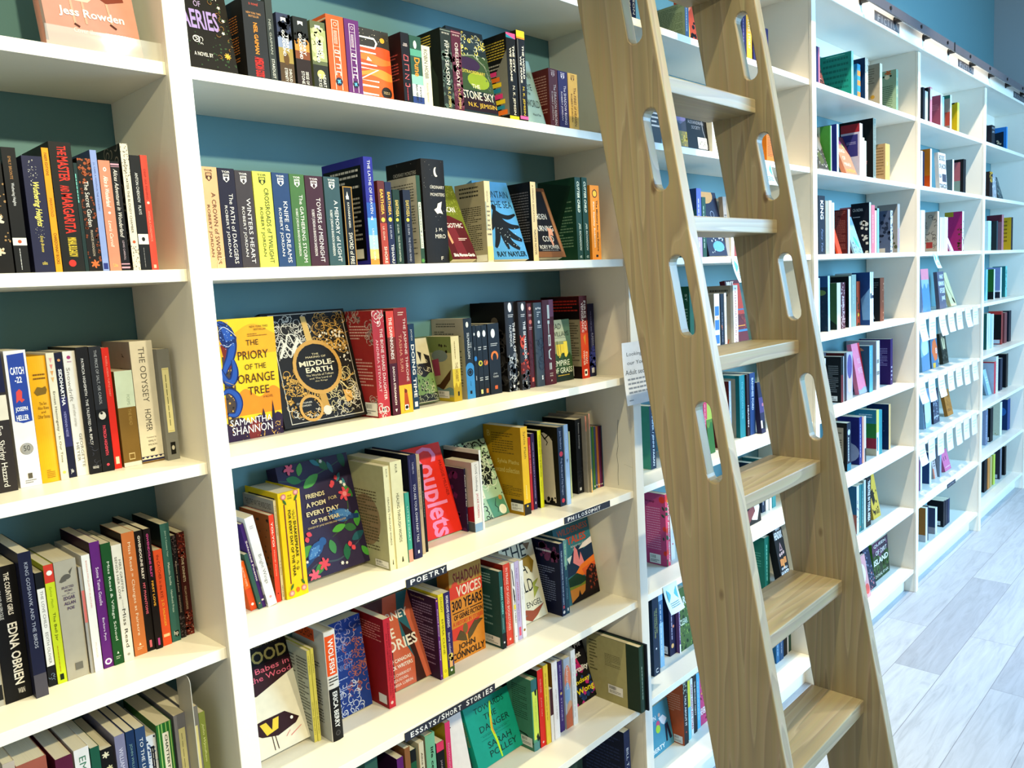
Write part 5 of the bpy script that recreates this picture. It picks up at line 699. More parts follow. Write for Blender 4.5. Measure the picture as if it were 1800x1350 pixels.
b('p',1.4126,0.1047,0.0153,0.2129,0.1264,0,'24556e','teal-blue spine with green foil title','R;6a9aa0;0,0,1,.35|T;a8e0a8;*THE BEST AMERICAN;.35,.05,.68,.4|T;8ab0c8;SHORT STORIES;.35,.5,.65,.8|R;e8e8e4;.4,.92,.7,.96')
f('p',1.4331,0.1249,0.16,0.225,0.035,8.9,'3a8296','face-out cover of orange mesa with pink snowy peaks','H;d8602c;WILDERNESS;.1,.04,.95,.12|H;c84a2c;*TALES;.32,.16,.86,.26|H;c8d8dc;Adventures of the;.4,.28,.86,.31|H;c8d8dc;Modern Wild;.46,.325,.84,.355|Z;1c3a60;.2,.52,.45,.36,.6,.3,.75,.38,1,.3,1,.6,.2,.66|Z;e88a94;.4,.5,.5,.3,.56,.36,.58,.5,.64,.4,.7,.54,.6,.6|Z;f0e8ec;.6,.36,.75,.3,1,.26,1,.34,.8,.36|Z;d8e8ec;.25,.42,.4,.4,.3,.5|Z;ee7a28;.3,.7,.6,.56,1,.5,1,.72,.6,.7|Z;e0602c;.6,.62,1,.58,1,.8,.7,.76|Z;1c4a34;.2,.68,.45,.64,.8,.78,.6,.8,.2,.78|Z;8a9a30;.2,.78,.5,.8,.85,.76,.7,.84,.2,.84|Z;d88a38;.2,.82,.7,.82,.6,.94,.2,1|Z;2a1014;.72,.66,.88,.6,1,.64,1,1,.3,1,.6,.9|D;a8442c;251,24,.03,.75,.64,1,.9|Z;14080c;.2,.98,.4,.93,.45,.86,.48,.93,1,.94,1,1,.2,1')
row('B',7,'middle bookcase sixth shelf')
b('p',0.6756,0.045,0.0318,0.2815,0.1851,0,'3a6a5c','dark sea green spine cut by the frame')
b('p',0.7575,0.045,0.0171,0.238,0.1571,0,'6f2280','violet spine under the section strip',back='R;3a1040;0,0,1,1')
b('p',0.78,0.045,0.0144,0.2512,0.1658,0,'a0683c','brown spine under the section strip','T;f0e0c8;ECHOES;.35,.2,.7,.4|R;f0e8d8;.3,.55,.8,.7')
b('p',0.7951,0.045,0.0154,0.2391,0.1578,0,'1c6a46','emerald spine with white title','R;14181a;0,0,1,.12|T;e8f0e8;Hav Stories;.3,.25,.75,.7')
b('p',0.8188,0.045,0.0143,0.2456,0.1621,0,'e4dabc','cream spine with small dark title','R;c8882c;.0,.0,.06,1|T;5a5040;*Alice Munro;.4,.1,.7,.4|V;8a8068;.4,.44,.6,.7,1')
b('h',0.8384,0.045,0.0277,0.2519,0.1662,0,'7cc4a0','mint hardcover with black lowercase title','T;16241c;*life ceremony;.35,.12,.72,.62',back='R;a89c80;0,0,1,1')
b('p',0.8691,0.045,0.0219,0.2202,0.1454,0,'16181c','black spine with hot pink top','R;e83a68;0,0,1,.1|T;c8b8c0;JANE AUSTEN;.4,.2,.68,.5')
b('p',0.8978,0.045,0.0152,0.2566,0.1694,0,'e8407c','hot pink spine with yellow back cover','T;f4b0c8;DIAMONDS AT DINNER;.35,.2,.66,.7',back='R;b8981c;0,0,1,1')
f('p',0.9281,0.14,0.13,0.205,0.02,11.3,'efe8e2','face-out white cover with tiny running figure','H;4a4844;GIRLS;.2,.25,.7,.3|Z;1a1a1c;.3,.7,.42,.6,.5,.72,.46,.84,.36,.86|S;4a4040;.015,.4,.8,.55,.88|L;8a8680;.4,.9,.8,.94,1')
f('h',1.0771,0.1354,0.165,0.1604,0.026,18.5,'10a890','face-out turquoise hardcover with yellow ribbon down it','H;0c3a34;TOWARDS;.2,.08,.86,.17|H;0c3a34;THE;.36,.23,.64,.32|H;0c3a34;DANGER;.22,.38,.88,.48|R;0c6a5c;.2,.53,.85,.534|L;0c5a4e;.24,.55,.8,.565,1|R;0c6a5c;.2,.6,.85,.604|H;0c3a34;SARAH;.3,.66,.82,.76|H;0c3a34;POLLEY;.3,.8,.9,.9|S;c8f020;.05,.56,.08,.5,.3,.46,.5,.5,.7,.52,.98|S;f0a030;.03,.5,.3,.47,.5,.49,.6',spine='R;16302c;0,0,.2,1|T;c8b060;RUN TOWARDS THE DANGER;.45,.2,.8,.6')
b('h',1.2426,0.0953,0.0234,0.2005,0.0906,0,'5fae88','sea green hardcover with lime panel and black cats','R;3a7a80;0,0,1,.16|R;dcec5a;.1,.16,.95,.84|R;5a9a98;0,.88,1,1|Z;15181a;.4,.16,.8,.14,.7,.24,.5,.22|Z;15181a;.4,.8,.7,.76,.95,.86,.6,.88|T;a8c05a;THE LAST ANIMAL;.4,.26,.6,.6','R;4f9478;0,0,1,1|L;2c5a48;.2,.12,.8,.6,16|S;101414;.05,.3,.78,.7,.8,1,.9',st=(.5,.82,.95,.95))
b('p',1.2665,0.0925,0.0214,0.2195,0.1386,0,'dd241c','bright red spine with black back cover','T;f4a898;SHELTER;.4,.12,.62,.3|T;f4a898;JUNG YUN;.4,.36,.6,.6|E;f0d0c8;.5,.94,.14','R;141214;0,0,1,1')
b('p',1.2883,0.0895,0.0174,0.2257,0.1416,0,'e8c83a','mustard yellow spine','V;a8881c;.35,.1,.6,.7,1')
b('p',1.3062,0.0874,0.0115,0.1523,0.1005,0,'e8e2dc','short white spine with maroon top','R;4a101c;0,0,1,.5')
b('h',1.321,0.089,0.0228,0.2206,0.1421,0,'eceaf0','white hardcover with black head band','T;b8a8c8;LOUISE HAY;.4,.1,.6,.25|T;b8a8a8;LETTERS TO THE DEAD;.4,.35,.6,.75','R;8a5a14;0,0,1,1')
b('p',1.3577,0.0986,0.0169,0.2072,0.1325,0,'4b3184','violet spine with white title and gold seal','T;d8c8f0;BEST CANADIAN;.35,.06,.62,.4|E;f0c878;.5,.46,.24|T;d8c8f0;STORIES;.35,.52,.62,.85')
b('p',1.3798,0.0963,0.0273,0.2057,0.1348,0,'b8c4d8','pastel marbled spine','E;e88a6a;.5,.3,.5,3|E;8ab0d8;.4,.5,.4,3|E;d8a888;.7,.75,.5,2|T;f0f0f4;Undercurrent;.3,.1,.66,.45|Z;c86a4a;0,.8,1,.7,1,1,0,1')
b('p',1.4076,0.0927,0.0192,0.221,0.1384,0,'e4e8ee','tall white spine at the right of the row','V;a8b0c0;.35,.1,.55,.9,1|R;b8c4d8;.0,.1,.1,.9')
f('p',1.4599,0.14,0.12,0.1691,0.02,18.7,'1c1a20','face-out black and magenta cover with white and yellow title','D;c8288a;261,20,.12,.0,.3,1,1|D;2a4a8a;262,14,.1,.0,.4,1,1|S;c8286a;.08,.5,.0,.6,.3,.7,.5|H;f4f4f4;Tell Me;.3,.0,.9,.09|H;f4f4f4;*Pleasant;.2,.16,.8,.26|H;f4f4f4;*Immortality;.0,.4,.95,.52|H;f0e020;*Lindsay;.2,.6,.9,.7|H;f0e020;*Wong;.3,.75,.95,.88')
b('h',1.5754,-.0195,0.0243,0.1985,0.1903,0,'36594c','large square hardcover with green cloth spine poking out','V;a8c8b8;.3,.3,.6,.8,1','R;b9b27c;0,0,.76,1|R;2c4434;.76,0,1,1|L;6a6644;.05,.1,.2,.6,10|L;8a8458;.35,.25,.65,.45,8',st=(.4,.72,.68,.86))
b('h',1.6,-.0281,0.006,0.2004,0.1941,0,'262e38','large dark slate hardcover beside the green-spined one')
row('B',8,'middle bookcase lowest shelf')
b('p',1.54,0.02,0.0288,0.2657,0.16,0,'202c5c','navy spine with white title','T;e8ecf4;BILL T. LAWSON;.35,.2,.7,.8',back='R;10183c;0,0,1,1|L;2c3a6a;.1,.1,.9,.9,20')
b('p',1.6156,0.004,0.0081,0.2612,0.13,0,'22284c','navy marbled book with pale torn edge by the panel','R;e8e4e0;.3,0,1,1',back='D;6a5a7a;271,30,.08,.2,.4,1,1|D;b8b8c8;272,24,.05,.2,.1,1,.4|R;e8e4e0;.96,0,1,1')
row('C',1,'top shelf behind ladder')
b('p',1.7262,0.04,0.0184,0.2,0.132,0,'1c2858','navy spine glimpsed through the top ladder slot','T;d8e0f0;WHITEHEAD;.25,.5,.75,.95',vs=0.893)
b('p',1.7463,0.04,0.0186,0.2,0.132,0,'1c2858','second navy spine glimpsed through the top ladder slot','T;d8e0f0;COLSON;.25,.5,.75,.95',vs=0.893)
b('p',2.0263,0.04,0.0214,0.1202,0.1089,0,'2f5688','slate blue spine with big sage back cover','V;a8b8d0;.35,0.15,.65,0.85,1','R;8ca286;0,0,1,1|L;5c7258;.08,.08,.92,.9,26',vs=0.82)
f('p',2.0485,0.06,0.0886,0.2,0.02,5.0,'c04a30','face-out cover of a red and gold portrait','R;8a1c1c;0,0,1,.2|E;e0906a;.45,.4,.28|Z;e8b83a;.0,.7,.5,.6,.5,1,0,1|D;181418;301,10,.1,.6,.7,1,1',vs=0.839)
b('p',2.3843,0.04,0.0322,0.1656,0.1093,0,'241c58','dark indigo spine seen through a far rail slot','V;8880b8;.35,0.15,.65,0.85,1',vs=0.87)
b('p',2.419,0.04,0.0372,0.1772,0.117,0,'e2a62c','golden spine seen through a far rail slot','T;f8e8c8;LOVE STORY;.3,.2,.7,.8',vs=0.878)
b('p',2.465,0.04,0.1156,0.1426,0.0941,0,'2a1c60','indigo spine right of the golden one','V;c86aa0;.35,0.15,.65,0.85,1','R;2a1c60;0,0,1,1',vs=0.848)
row('C',2,'second shelf behind ladder')
b('p',1.8157,0.04,0.0599,0.2,0.1,0,'17161a','black spine seen through the second ladder slot','L;c8c8c8;.15,.05,.85,.8,12',vs=0.941)
f('p',1.9329,0.05,0.11,0.1186,0.02,5.3,'6a6a88','face-out cover of a golden meadow landscape','R;8a7aa8;0,0,1,.25|Z;4a4a58;0,.3,.4,.2,.7,.35,1,.2,1,.6,0,.6|R;9a8a4a;0,.55,1,1|D;c8b040;302,30,.06,0,.6,1,1',vs=0.875)
f('p',2.0437,0.05,0.1284,0.215,0.025,6.0,'0e0e12','face-out black cover with thin white circle line','H;d0d0d0;POWER;.3,.2,.62,.26|H;a8a8b0;WELCOME;.22,.42,.7,.47|H;a8a8b0;TO THE;.32,.5,.58,.54|H;a8a8b0;ALEXANDRIAN;.1,.57,.82,.62|H;a8a8b0;SOCIETY;.25,.65,.66,.7|S;b0b0b8;.02,.8,.0,.72,.3,.78,.7,.98,1|R;e8e2d0;.48,.82,.92,1|H;3a3a3a;ATLAS;.55,.88,.88,.95',vs=0.931)
b('p',2.1725,0.04,0.0371,0.1101,0.08,0,'eceae4','white spine with gold print','T;c8b060;MURAKAMI;.3,.1,.7,.9',vs=0.892)
b('p',2.5535,0.04,0.0733,0.1442,0.1,0,'e07c18','orange spine seen through the lower far slot','L;8a4a10;.1,.1,.9,.9,20',vs=0.918)
row('C',3,'third shelf behind ladder')
b('p',2.0719,0.045,0.0282,0.2175,0.08,0,'5a6ac8','spine fading from blue to lilac','R;8a8ad8;0,.4,1,.7|R;b8a0d8;0,.7,1,1|V;e8e8f8;.35,0.15,.65,0.85,1','R;2c4a90;0,0,1,.3|R;2f6a7a;0,.3,1,1')
b('p',2.1039,0.045,0.0234,0.1917,0.1265,0,'1e5640','thin green spine with white script','V;c8e0d0;.35,0.15,.65,0.85,1',vs=0.989)
f('p',2.1351,0.04,0.12,0.2156,0.02,11.3,'2a3050','face-out night blue cover with glowing orange sky','E;e0a868;.4,.05,.4,.6|O;a8b8d8;.6,.35,.1,.015|Z;d07848;0,.3,.5,.45,.3,.7,0,.7|D;c8e0f8;303,20,.04,.2,.7,.9,.95|E;5aa0d0;.6,.85,.3,.5')
f('p',2.2559,0.045,0.0232,0.2,0.015,3.0,'a8a09a','face-out warm grey cover behind the night blue one','L;5a5650;.2,.3,.8,.45,4')
b('p',2.2891,0.045,0.0208,0.2,0.132,0,'f0ece8','white spine near the hanging slip')
b('p',2.3116,0.045,0.0152,0.19,0.1254,0,'a84a4a','dusty red thin spine near the hanging slip',vs=0.989)
row('C',4,'fourth shelf behind ladder')
b('p',2.0202,0.05,0.0235,0.2341,0.08,0,'1c6a4c','green spine seen through the third ladder slot',back='R;22664a;0,0,1,1|T;d0e8d8;ST;.8,.1,.9,.2|L;8ab8a0;.1,.3,.9,.9,14')
b('p',2.1384,0.03,0.0339,0.2046,0.08,0,'e8ecf0','white spine with blue cloud drawings','R;3a78c8;.1,.2,.9,.35|R;3a78c8;.1,.42,.9,.58|R;3a78c8;.1,.66,.9,.8|E;f0a030;.5,.38,.1','R;a8a8a0;0,0,1,1|L;5a5a5a;.2,.2,.8,.6,8')
b('p',2.1787,0.03,0.0233,0.2028,0.1339,0,'131a30','black-navy spine','V;8890a8;.4,.3,.7,.8,1|Z;c06838;.1,.5,.5,.52,.4,.6')
b('p',2.2053,0.03,0.013,0.2048,0.1352,0,'f0ece8','thin white spine with red print','V;c04a3a;.35,0.15,.65,0.85,1')
b('p',2.2662,0.03,0.0304,0.2278,0.098,0,'f0ede8','white spine with rows of red lettering','T;a83a48;EXTERMINATION BY ZITA;.3,.04,.7,.95','R;b8a58a;0,0,1,1|L;6a5a44;.1,.06,.8,.2,2|S;d84a28;.05,.8,.8,.75,.9,.85,.95|R;d8d0c0;.9,0,1,1')
f('p',2.3211,0.05,0.1,0.2443,0.02,9.7,'6a1a22','face-out dark red cover with white block name','R;c83a1c;.5,.05,1,.5|R;3a1018;0,0,.5,.5|H;f0ece4;*BRET;.1,.02,.6,.08|R;4a80b0;0,.42,1,.44|D;8a2a20;304,20,.12,0,.5,1,.8|R;e8a030;.2,.66,.9,.67|R;3a7ab8;0,.72,1,.75|H;f4f0ea;*EDWARDS;.1,.9,.97,.97')
row('C',5,'fifth shelf behind ladder')
b('p',1.8433,0.097,0.0296,0.2002,0.08,0,'1b3652','navy spine with white vertical name','T;d8e4f0;*JENNIFER / JENNI FAGAN;.35,.05,.72,.95','R;4aa088;0,0,1,1|L;2a6a58;.05,.1,.6,.8,16')
b('p',2.0723,0.05,0.0115,0.2,0.1,0,'7a6ad0','violet spine seen through the fourth ladder slot')
b('p',2.104,0.06,0.0219,0.2,0.1,0,'e0486a','pink spine seen through the fourth ladder slot','V;f8c8d0;.35,0.15,.65,0.85,1')
f('p',2.1197,0.05,0.0383,0.19,0.02,5.0,'6a9a3a','face-out lime and green cover seen through the fourth slot','R;b8cc50;0,0,1,.4|W;3a7a34;.5,.05,1,1,0')
b('p',2.2217,0.03,0.0142,0.2342,0.08,0,'9ab0c8','pale blue spine with dark red edge','V;e8f0f8;.35,0.15,.65,0.85,1','R;6a2a2c;0,0,1,1')
b('p',2.4101,0.0908,0.042,0.2279,0.08,0,'2a94a0','turquoise spine with faint title','T;7ac8d0;THE GOLDEN TIME;.35,.1,.65,.7','R;a8a898;0,.05,.8,1|R;1c7880;.8,0,1,1')
b('p',2.4526,0.0844,0.0168,0.2274,0.1467,0,'3a1624','dark maroon spine with white title','T;f0e8ec;*HEAVEN;.3,.5,.75,.85')
b('p',2.4742,0.084,0.0415,0.2293,0.1471,0,'2a4c88','blue spine with white capital title','T;d0dcf0;*BANSHEE FORD;.35,.08,.7,.6')
f('p',2.5166,0.06,0.0333,0.19,0.02,5.0,'2c2c54','face-out twilight cover with dark silhouette figures','R;5a4a8a;0,.3,1,.6|E;141418;.7,.85,.3,1.5|R;f0e8e0;.0,.75,.35,.9|E;c87a90;.8,.45,.2')
row('C',6,'sixth shelf behind ladder')
b('p',1.8881,0.08,0.0205,0.2366,0.08,0,'e8486a','red and pink floral spine with white capitals','E;e83a2a;.3,.06,.5|E;f08a20;.7,.1,.3|G;3a5a38;.2,.2,.5,.3,30|G;3a5a38;.2,.27,.5,.3,20|E;e83a2a;.3,.5,.4|G;3a5a38;.3,.6,.5,.3,60|E;e83a2a;.3,.8,.4|R;3a5a38;0,.9,.3,1|T;f8f4f0;*MAAME JESSICA GEORGE;.5,.12,.9,.95','R;c8487c;0,0,1,1|E;e83a2a;.85,.08,.14|G;3a5a48;.9,.2,.1,.05,60|G;3a5a48;.88,.3,.1,.05,40|E;e83a2a;.95,.48,.1|E;e83a2a;.95,.82,.1|G;3a5a48;.88,.62,.08,.04,80|H;5a1430;Very enough;.05,.1,.5,.14|L;e090b0;.1,.2,.75,.8,18',st=(.2,.85,.72,.98))
b('p',1.9455,0.1007,0.0232,0.2116,0.1304,0,'eceae8','white spine beside the pink floral one','E;d84a5a;.5,.75,.14')
f('p',2.3979,0.06,0.1,0.18,0.02,5.0,'151214','face-out black cover with white pear shape','Z;e8e0d8;.3,.5,.8,.3,.95,.7,.7,.95,.3,.9|Z;8a4a4a;0,.7,.5,.6,.6,.75,.1,.95')
b('p',2.5868,0.1014,0.0281,0.19,0.1254,0,'1c3450','navy spine with small white print','V;c8d0e0;.35,0.15,.65,0.85,1')
b('p',2.6154,0.0984,0.0217,0.18,0.1188,0,'f0f0f2','white spine, left of pair under the tread','V;c8a8b0;.4,.4,.6,.9,1')
b('p',2.6377,0.0932,0.0155,0.18,0.1188,0,'f0f0f2','white spine, right of pair under the tread','V;c8a8b0;.4,.4,.6,.9,1')
b('p',2.6703,0.0985,0.0293,0.19,0.1254,0,'3a9a9c','teal spine next to the white pair')
row('C',7,'seventh shelf behind ladder')
b('p',1.7794,0.0695,0.032,0.2721,0.1616,0,'14304e','dark navy spine with two lines of gold print','T;c8c878;ONE HUNDRED YEARS;.6,.2,.8,.5|T;c8c878;THE FOLDED LAND;.3,.22,.5,.55|F;ffffff;.5,.68,.12,4|T;f0f4f8;U;.3,.92,.7,.97')
b('p',1.8387,0.0854,0.0238,0.247,0.1457,0,'8ab8d8','light blue spine','R;3a6ea0;0,.1,1,.4|V;e0f0f8;.35,0.15,.65,0.85,1')
b('p',1.9239,0.1035,0.0397,0.2168,0.08,0,'1b1848','deep navy spine with small floral details','V;a8a8c8;.3,.2,.6,.75,1|E;e09070;.6,.55,.12|E;e0b070;.4,.85,.2','R;100e34;0,0,1,1|V;5a5a80;.4,.2,.5,.9,3',st=(.6,.85,.9,.97))
b('p',1.9641,0.0916,0.0071,0.2126,0.1395,0,'7a5a9c','lilac and white floral spine','T;f0e8f8;*THE LADY LIBRARY;.3,.25,.7,.8|R;f0f0f4;0,.86,1,1')
f('p',1.972,0.09,0.0761,0.2,0.02,8.0,'5a7a3c','face-out jungle green cover with white lettering','D;8aa850;305,40,.08,0,.1,1,1|D;2c4a28;306,30,.1,0,.2,1,1|H;f0f4e8;*FEAR;.1,.15,.9,.28|H;d8e8d0;*CLEAR;.2,.5,.8,.6')
b('p',2.6298,0.115,0.0416,0.2089,0.08,0,'1d7a66','green spine with pale title','V;8ad8b8;.35,0.15,.65,0.85,1','R;2a8a76;0,0,1,1|L;60b8a0;.2,.3,.8,.6,6')
f('p',2.6723,0.06,0.0768,0.2396,0.03,10.6,'16161c','face-out black cover with white haunted house lettering','H;f4f4f4;GRADY;.3,.02,.8,.08|H;f4f4f4;*HENDRIX;.05,.1,.9,.22|Z;c8a0a0;.5,.28,.68,.42,.34,.42|Z;2a1820;.5,.32,.6,.4,.42,.4|E;d8b0a8;.3,.48,.09|E;d8b0a8;.5,.47,.09|E;d8b0a8;.7,.46,.09|R;e08a4a;.2,.55,.44,.66|R;e08a4a;.6,.54,.86,.64|R;ee9a50;.45,.56,.58,.72|H;f4f4f4;*HOW TO SELL A;.2,.69,.85,.73|H;f4f4f4;*HAUNTED;.1,.75,.92,.84|H;f0d8d0;*HOUSE;.05,.86,.97,.98')
row('C',8,'lowest shelf behind ladder')
f('p',1.8242,0.119,0.13,0.1568,0.02,9.1,'4f9ab0','face-out sea blue cover with walking couple','H;f0e8e0;*DOWN;-.1,.2,.4,.3|Z;f0e8e8;.5,.3,.7,.28,.85,.4,.7,.5,.6,.44|E;d8b0a0;.55,.24,.05|Z;101c38;.72,.5,.85,.48,.95,.85,.85,.86,.8,.6,.75,.86,.68,.86|E;e0507a;.45,.4,.08|E;b8d83a;.42,.5,.1|H;f8f4f0;*LIBERTY;-.1,.84,.6,.93')
b('p',1.9603,0.0826,0.026,0.2191,0.08,0,'1d2026','black spine with dotted print and burnt orange back','D;a8b8a8;307,20,.15,0,0,1,.2|T;e0e0e0;*TALK ABOUT IT;.3,.2,.7,.7|E;d84a3a;.5,.8,.1','R;c85a30;0,0,1,1|L;e0987a;.15,.2,.85,.5,8',st=(.5,.86,.92,.98))
b('p',1.9989,0.0888,0.0155,0.2117,0.1397,0,'78c8d8','thin spine in cyan and yellow blocks','R;e8e04a;0,0,1,.45')
b('p',2.0296,0.0969,0.015,0.2028,0.1339,0,'f0f0f0','thin white spine with red capitals','T;c83a4a;*CHAIN GANG ALL STARS;.2,.1,.8,.9')
b('p',2.0451,0.0955,0.0195,0.2077,0.1356,0,'20262c','charcoal spine with cream print','T;d8d4c8;*THE BIRTHDAY PARTY;.3,.1,.7,.7')
b('p',2.0745,0.1,0.0202,0.203,0.1311,0,'5ab8e0','bright sky blue spine','V;c8e8f8;.35,0.15,.65,0.85,1')
f('p',2.0955,0.1,0.0458,0.19,0.02,6.0,'c8407a','face-out crimson cover with yellow blossoms','D;e8b83a;308,12,.12,0,.1,1,.6|D;8a1c3a;309,14,.12,0,.3,1,1|H;f8f0f0;*NEVER;.1,.7,.9,.82')
b('p',2.6797,0.0981,0.0303,0.2,0.132,0,'2a6ea0','blue spine low right of the near rail','V;a8d0e8;.35,0.15,.65,0.85,1')
b('p',2.7126,0.0973,0.0307,0.19,0.1254,0,'2c5a88','steel blue spine low right of the near rail','V;a8b8c8;.35,0.15,.65,0.85,1')
b('p',2.7554,0.1013,0.0302,0.2,0.1298,0,'14161a','black spine low right of the near rail')
b('p',2.7886,0.1017,0.0113,0.19,0.1254,0,'ece8e4','thin white spine low right of the near rail')
b('p',2.8075,0.1036,0.02,0.21,0.1275,0,'2c5e48','dark green spine low right of the near rail')
row('D',1,'first shelf right of ladder')
b('p',2.9687,0.03,0.0147,0.1495,0.0987,0,'2c2a6a','thin indigo spine at the left panel',vs=0.891)
b('p',2.9856,0.03,0.0125,0.1497,0.0988,0,'c87890','thin pink spine at the left panel',vs=0.891)
f('p',3.0196,0.04,0.06,0.16,0.012,13.2,'8a4a3c','face-out brown floral cover half behind turquoise','D;1c2c28;401,30,.12,0,.3,1,1|D;d0b0a0;402,16,.06,0,.2,1,1',vs=0.864)
b('p',3.3209,0.03,0.0225,0.1912,0.1325,0,'a8e0d8','pale spine with large turquoise back cover','V;4ab0a0;.35,0.15,.65,0.85,1','R;18988a;0,0,1,1|L;0c7a70;.1,.1,.9,.9,6|R;80d0c0;.2,.04,.8,.05',vs=0.915)
b('p',3.3864,0.03,0.0341,0.1494,0.08,0,'3a98c8','sky blue spine with orange squares','R;e09040;0,.2,1,.36|R;e09040;0,.5,1,.66|R;e09040;0,.85,1,1',vs=0.891)
b('p',3.4762,0.03,0.0354,0.1892,0.08,0,'d8d0b8','cream dotted spine with navy back cover','D;8a8270;403,30,.1,0,0,1,1','R;123a68;0,0,1,1',vs=0.914)
b('p',3.6542,0.03,0.0289,0.1936,0.08,0,'f0e6c8','cream spine with grey-beige back cover',back='R;a8a08c;0,0,1,1|L;78705e;.1,.1,.7,.5,7|E;a8842c;.6,.8,.12',vs=0.916)
b('p',3.8672,0.03,0.0281,0.1999,0.08,0,'8fb094','sage spine and back cover with orange blossom','L;c8c8a0;.3,.2,.7,.8,3','R;96b496;0,0,1,1|F;c86a34;.55,.06,.2,5|E;e8dcb8;.5,.16,.14|E;22301c;.3,.14,.06|E;22301c;.7,.14,.06|L;5a7a5c;.1,.38,.8,.95,12',vs=0.918)
row('D',2,'second shelf right of ladder')
f('p',2.9833,0.03,0.1,0.163,0.015,16.9,'9a9488','face-out grey mountain cover cut by the panel','Z;5a5448;0,.4,.4,.3,.7,.5,1,.4,1,1,0,1|D;c8c0b0;404,40,.05,0,.4,1,1|Z;6a7040;.3,.6,.6,.5,.8,.8,.4,.9',vs=0.945)
b('p',3.0904,0.03,0.017,0.1862,0.08,0,'e8ece0','white spine with broad green panel','R;4a9a3a;0,0,.6,1','R;c8ccb0;0,0,.5,1|R;4a9a3a;.5,0,1,1',vs=0.952)
b('p',3.1604,0.03,0.0188,0.1996,0.08,0,'c8d4ec','pale edge with deep blue cover',back='R;1a2a80;0,0,1,1',vs=0.955)
f('p',3.2652,0.03,0.12,0.1799,0.018,20.5,'e0906a','face-out peach cover with cream slanted words','R;c8407a;0,0,1,.2|E;b8d070;.8,.2,.2|Z;5a1428;.4,0,1,0,1,.5|H;f8f0d8;SONGS;.1,.35,.6,.45|H;f8f0d8;OF;.2,.55,.45,.65|H;f8f0d8;MAALI;.15,.72,.7,.82|H;f0d060;ALMEIDA;.1,.9,.9,.98',vs=0.951)
b('p',3.41,0.03,0.0321,0.2291,0.08,0,'f0f0f2','white spine with blue and crimson back cover','V;c8c8d8;.4,.3,.6,.8,1','R;c8c8dc;0,0,1,1|R;a82a34;0,0,1,.16|R;3c3c8c;0,.2,.9,.62|L;a8a8d8;.3,.34,.8,.4,2',vs=0.961)
b('p',3.4449,0.03,0.0198,0.1722,0.1137,0,'e0d8b8','thin cream spine, left of two',vs=0.948)
b('p',3.4675,0.03,0.02,0.1606,0.106,0,'d8d8c0','thin cream spine, right of two',vs=0.945)
b('p',3.5704,0.03,0.0328,0.2682,0.149,0,'a8b0a0','grey-green dashed spine with black back cover','L;5a6458;.2,.02,.8,.98,40','R;0e0f12;0,0,1,1|S;d8c0a0;.08,.5,.9,.7,.6|D;c86a6a;405,10,.04,.4,.6,.9,.9',vs=0.967)
b('p',3.7229,0.03,0.0588,0.1718,0.08,0,'e0b464','caramel spine with tan back cover','V;f8e8c0;.4,.5,.6,.6,1','R;b89a70;0,0,1,1|L;8a6c44;.3,.1,.9,.9,10',vs=0.948)
row('D',3,'third shelf right of ladder')
b('p',2.9713,0.03,0.0636,0.2318,0.153,0,'1c2030','navy-black spine with white king lettering','T;f4f4f4;*KING;.3,.08,.75,.4|T;8a9ac0;/Fairy Tale;.35,.56,.65,.95')
b('p',3.0397,0.03,0.0314,0.2139,0.1412,0,'b8b4a0','stone coloured spine')
b('p',3.0759,0.03,0.0269,0.2162,0.1427,0,'eef0ec','white spine right of the stone one')
b('p',3.1078,0.03,0.0211,0.2088,0.1378,0,'e0e8ec','pale blue-white spine')
f('p',3.1417,0.02,0.04,0.11,0.008,16.2,'e8481c','face-out vermilion cover low at shelf front')
b('p',3.2675,0.03,0.0266,0.1872,0.08,0,'e4ecf0','pale spine with dark red back cover','R;1c3a58;0,0,.3,1','R;6a1c1a;0,0,1,1|L;a85a50;.1,.04,.9,.9,26')
f('p',3.3473,0.03,0.1,0.17,0.008,17.9,'9ab8c8','face-out pale blue cover with green feather','G;5ac8a0;.6,.7,.3,.14,60|H;e0d8b0;LA BELLA;.2,.3,.7,.36|D;5a6a80;406,12,.05,.1,.7,.8,1')
b('p',3.521,0.03,0.0206,0.2248,0.08,0,'c8e0ec','pale blue spine over black and white back cover',back='R;141a2c;0,0,1,1|H;f0f0f0;CA NOVA;.1,.1,.65,.16|L;c8c8d0;.1,.26,.5,.3,1|D;e0e0d8;407,16,.14,.5,.35,1,1|D;141a2c;408,12,.06,.5,.4,1,1')
b('p',3.5491,0.03,0.0389,0.2142,0.1414,0,'e07a84','salmon pink spine','V;f8d0d0;.35,.2,.65,.8,1')
b('p',3.591,0.03,0.0212,0.1917,0.1265,0,'e8e8e8','thin white spine by salmon one')
b('p',3.6183,0.03,0.023,0.2016,0.08,0,'8ac8f0','thin light blue spine with dark edge',back='R;101418;0,0,1,1')
b('p',3.7919,0.03,0.0295,0.1976,0.08,0,'c0c8d0','speckled pale spine with cloudy blue back','D;5a6470;409,24,.2,0,0,1,1','R;5a6a88;0,0,1,1|D;2c3850;410,26,.14,0,.1,1,.8|R;c8c4b8;0,.88,.7,1')
b('p',3.8882,0.03,0.0323,0.2314,0.0929,0,'a8a8a4','pale photo spine with grey wash back cover','V;d04a68;.3,.5,.7,.9,1','R;a09e98;0,0,1,1|D;5a6040;411,20,.12,.3,.6,1,1')
row('D',4,'fourth shelf right of ladder')
b('p',3.0833,0.08,0.0147,0.2292,0.1511,0,'c8dce8','thin pale spine at the left panel')
b('p',3.1803,0.08,0.0204,0.2353,0.08,0,'b8d8e8','pale edge with night sea back cover',back='R;123048;0,0,1,1|R;1a4a80;0,0,1,.2|E;6a8a4a;.6,.3,.3,.5|D;2a3a50;412,20,.1,0,.4,1,1')
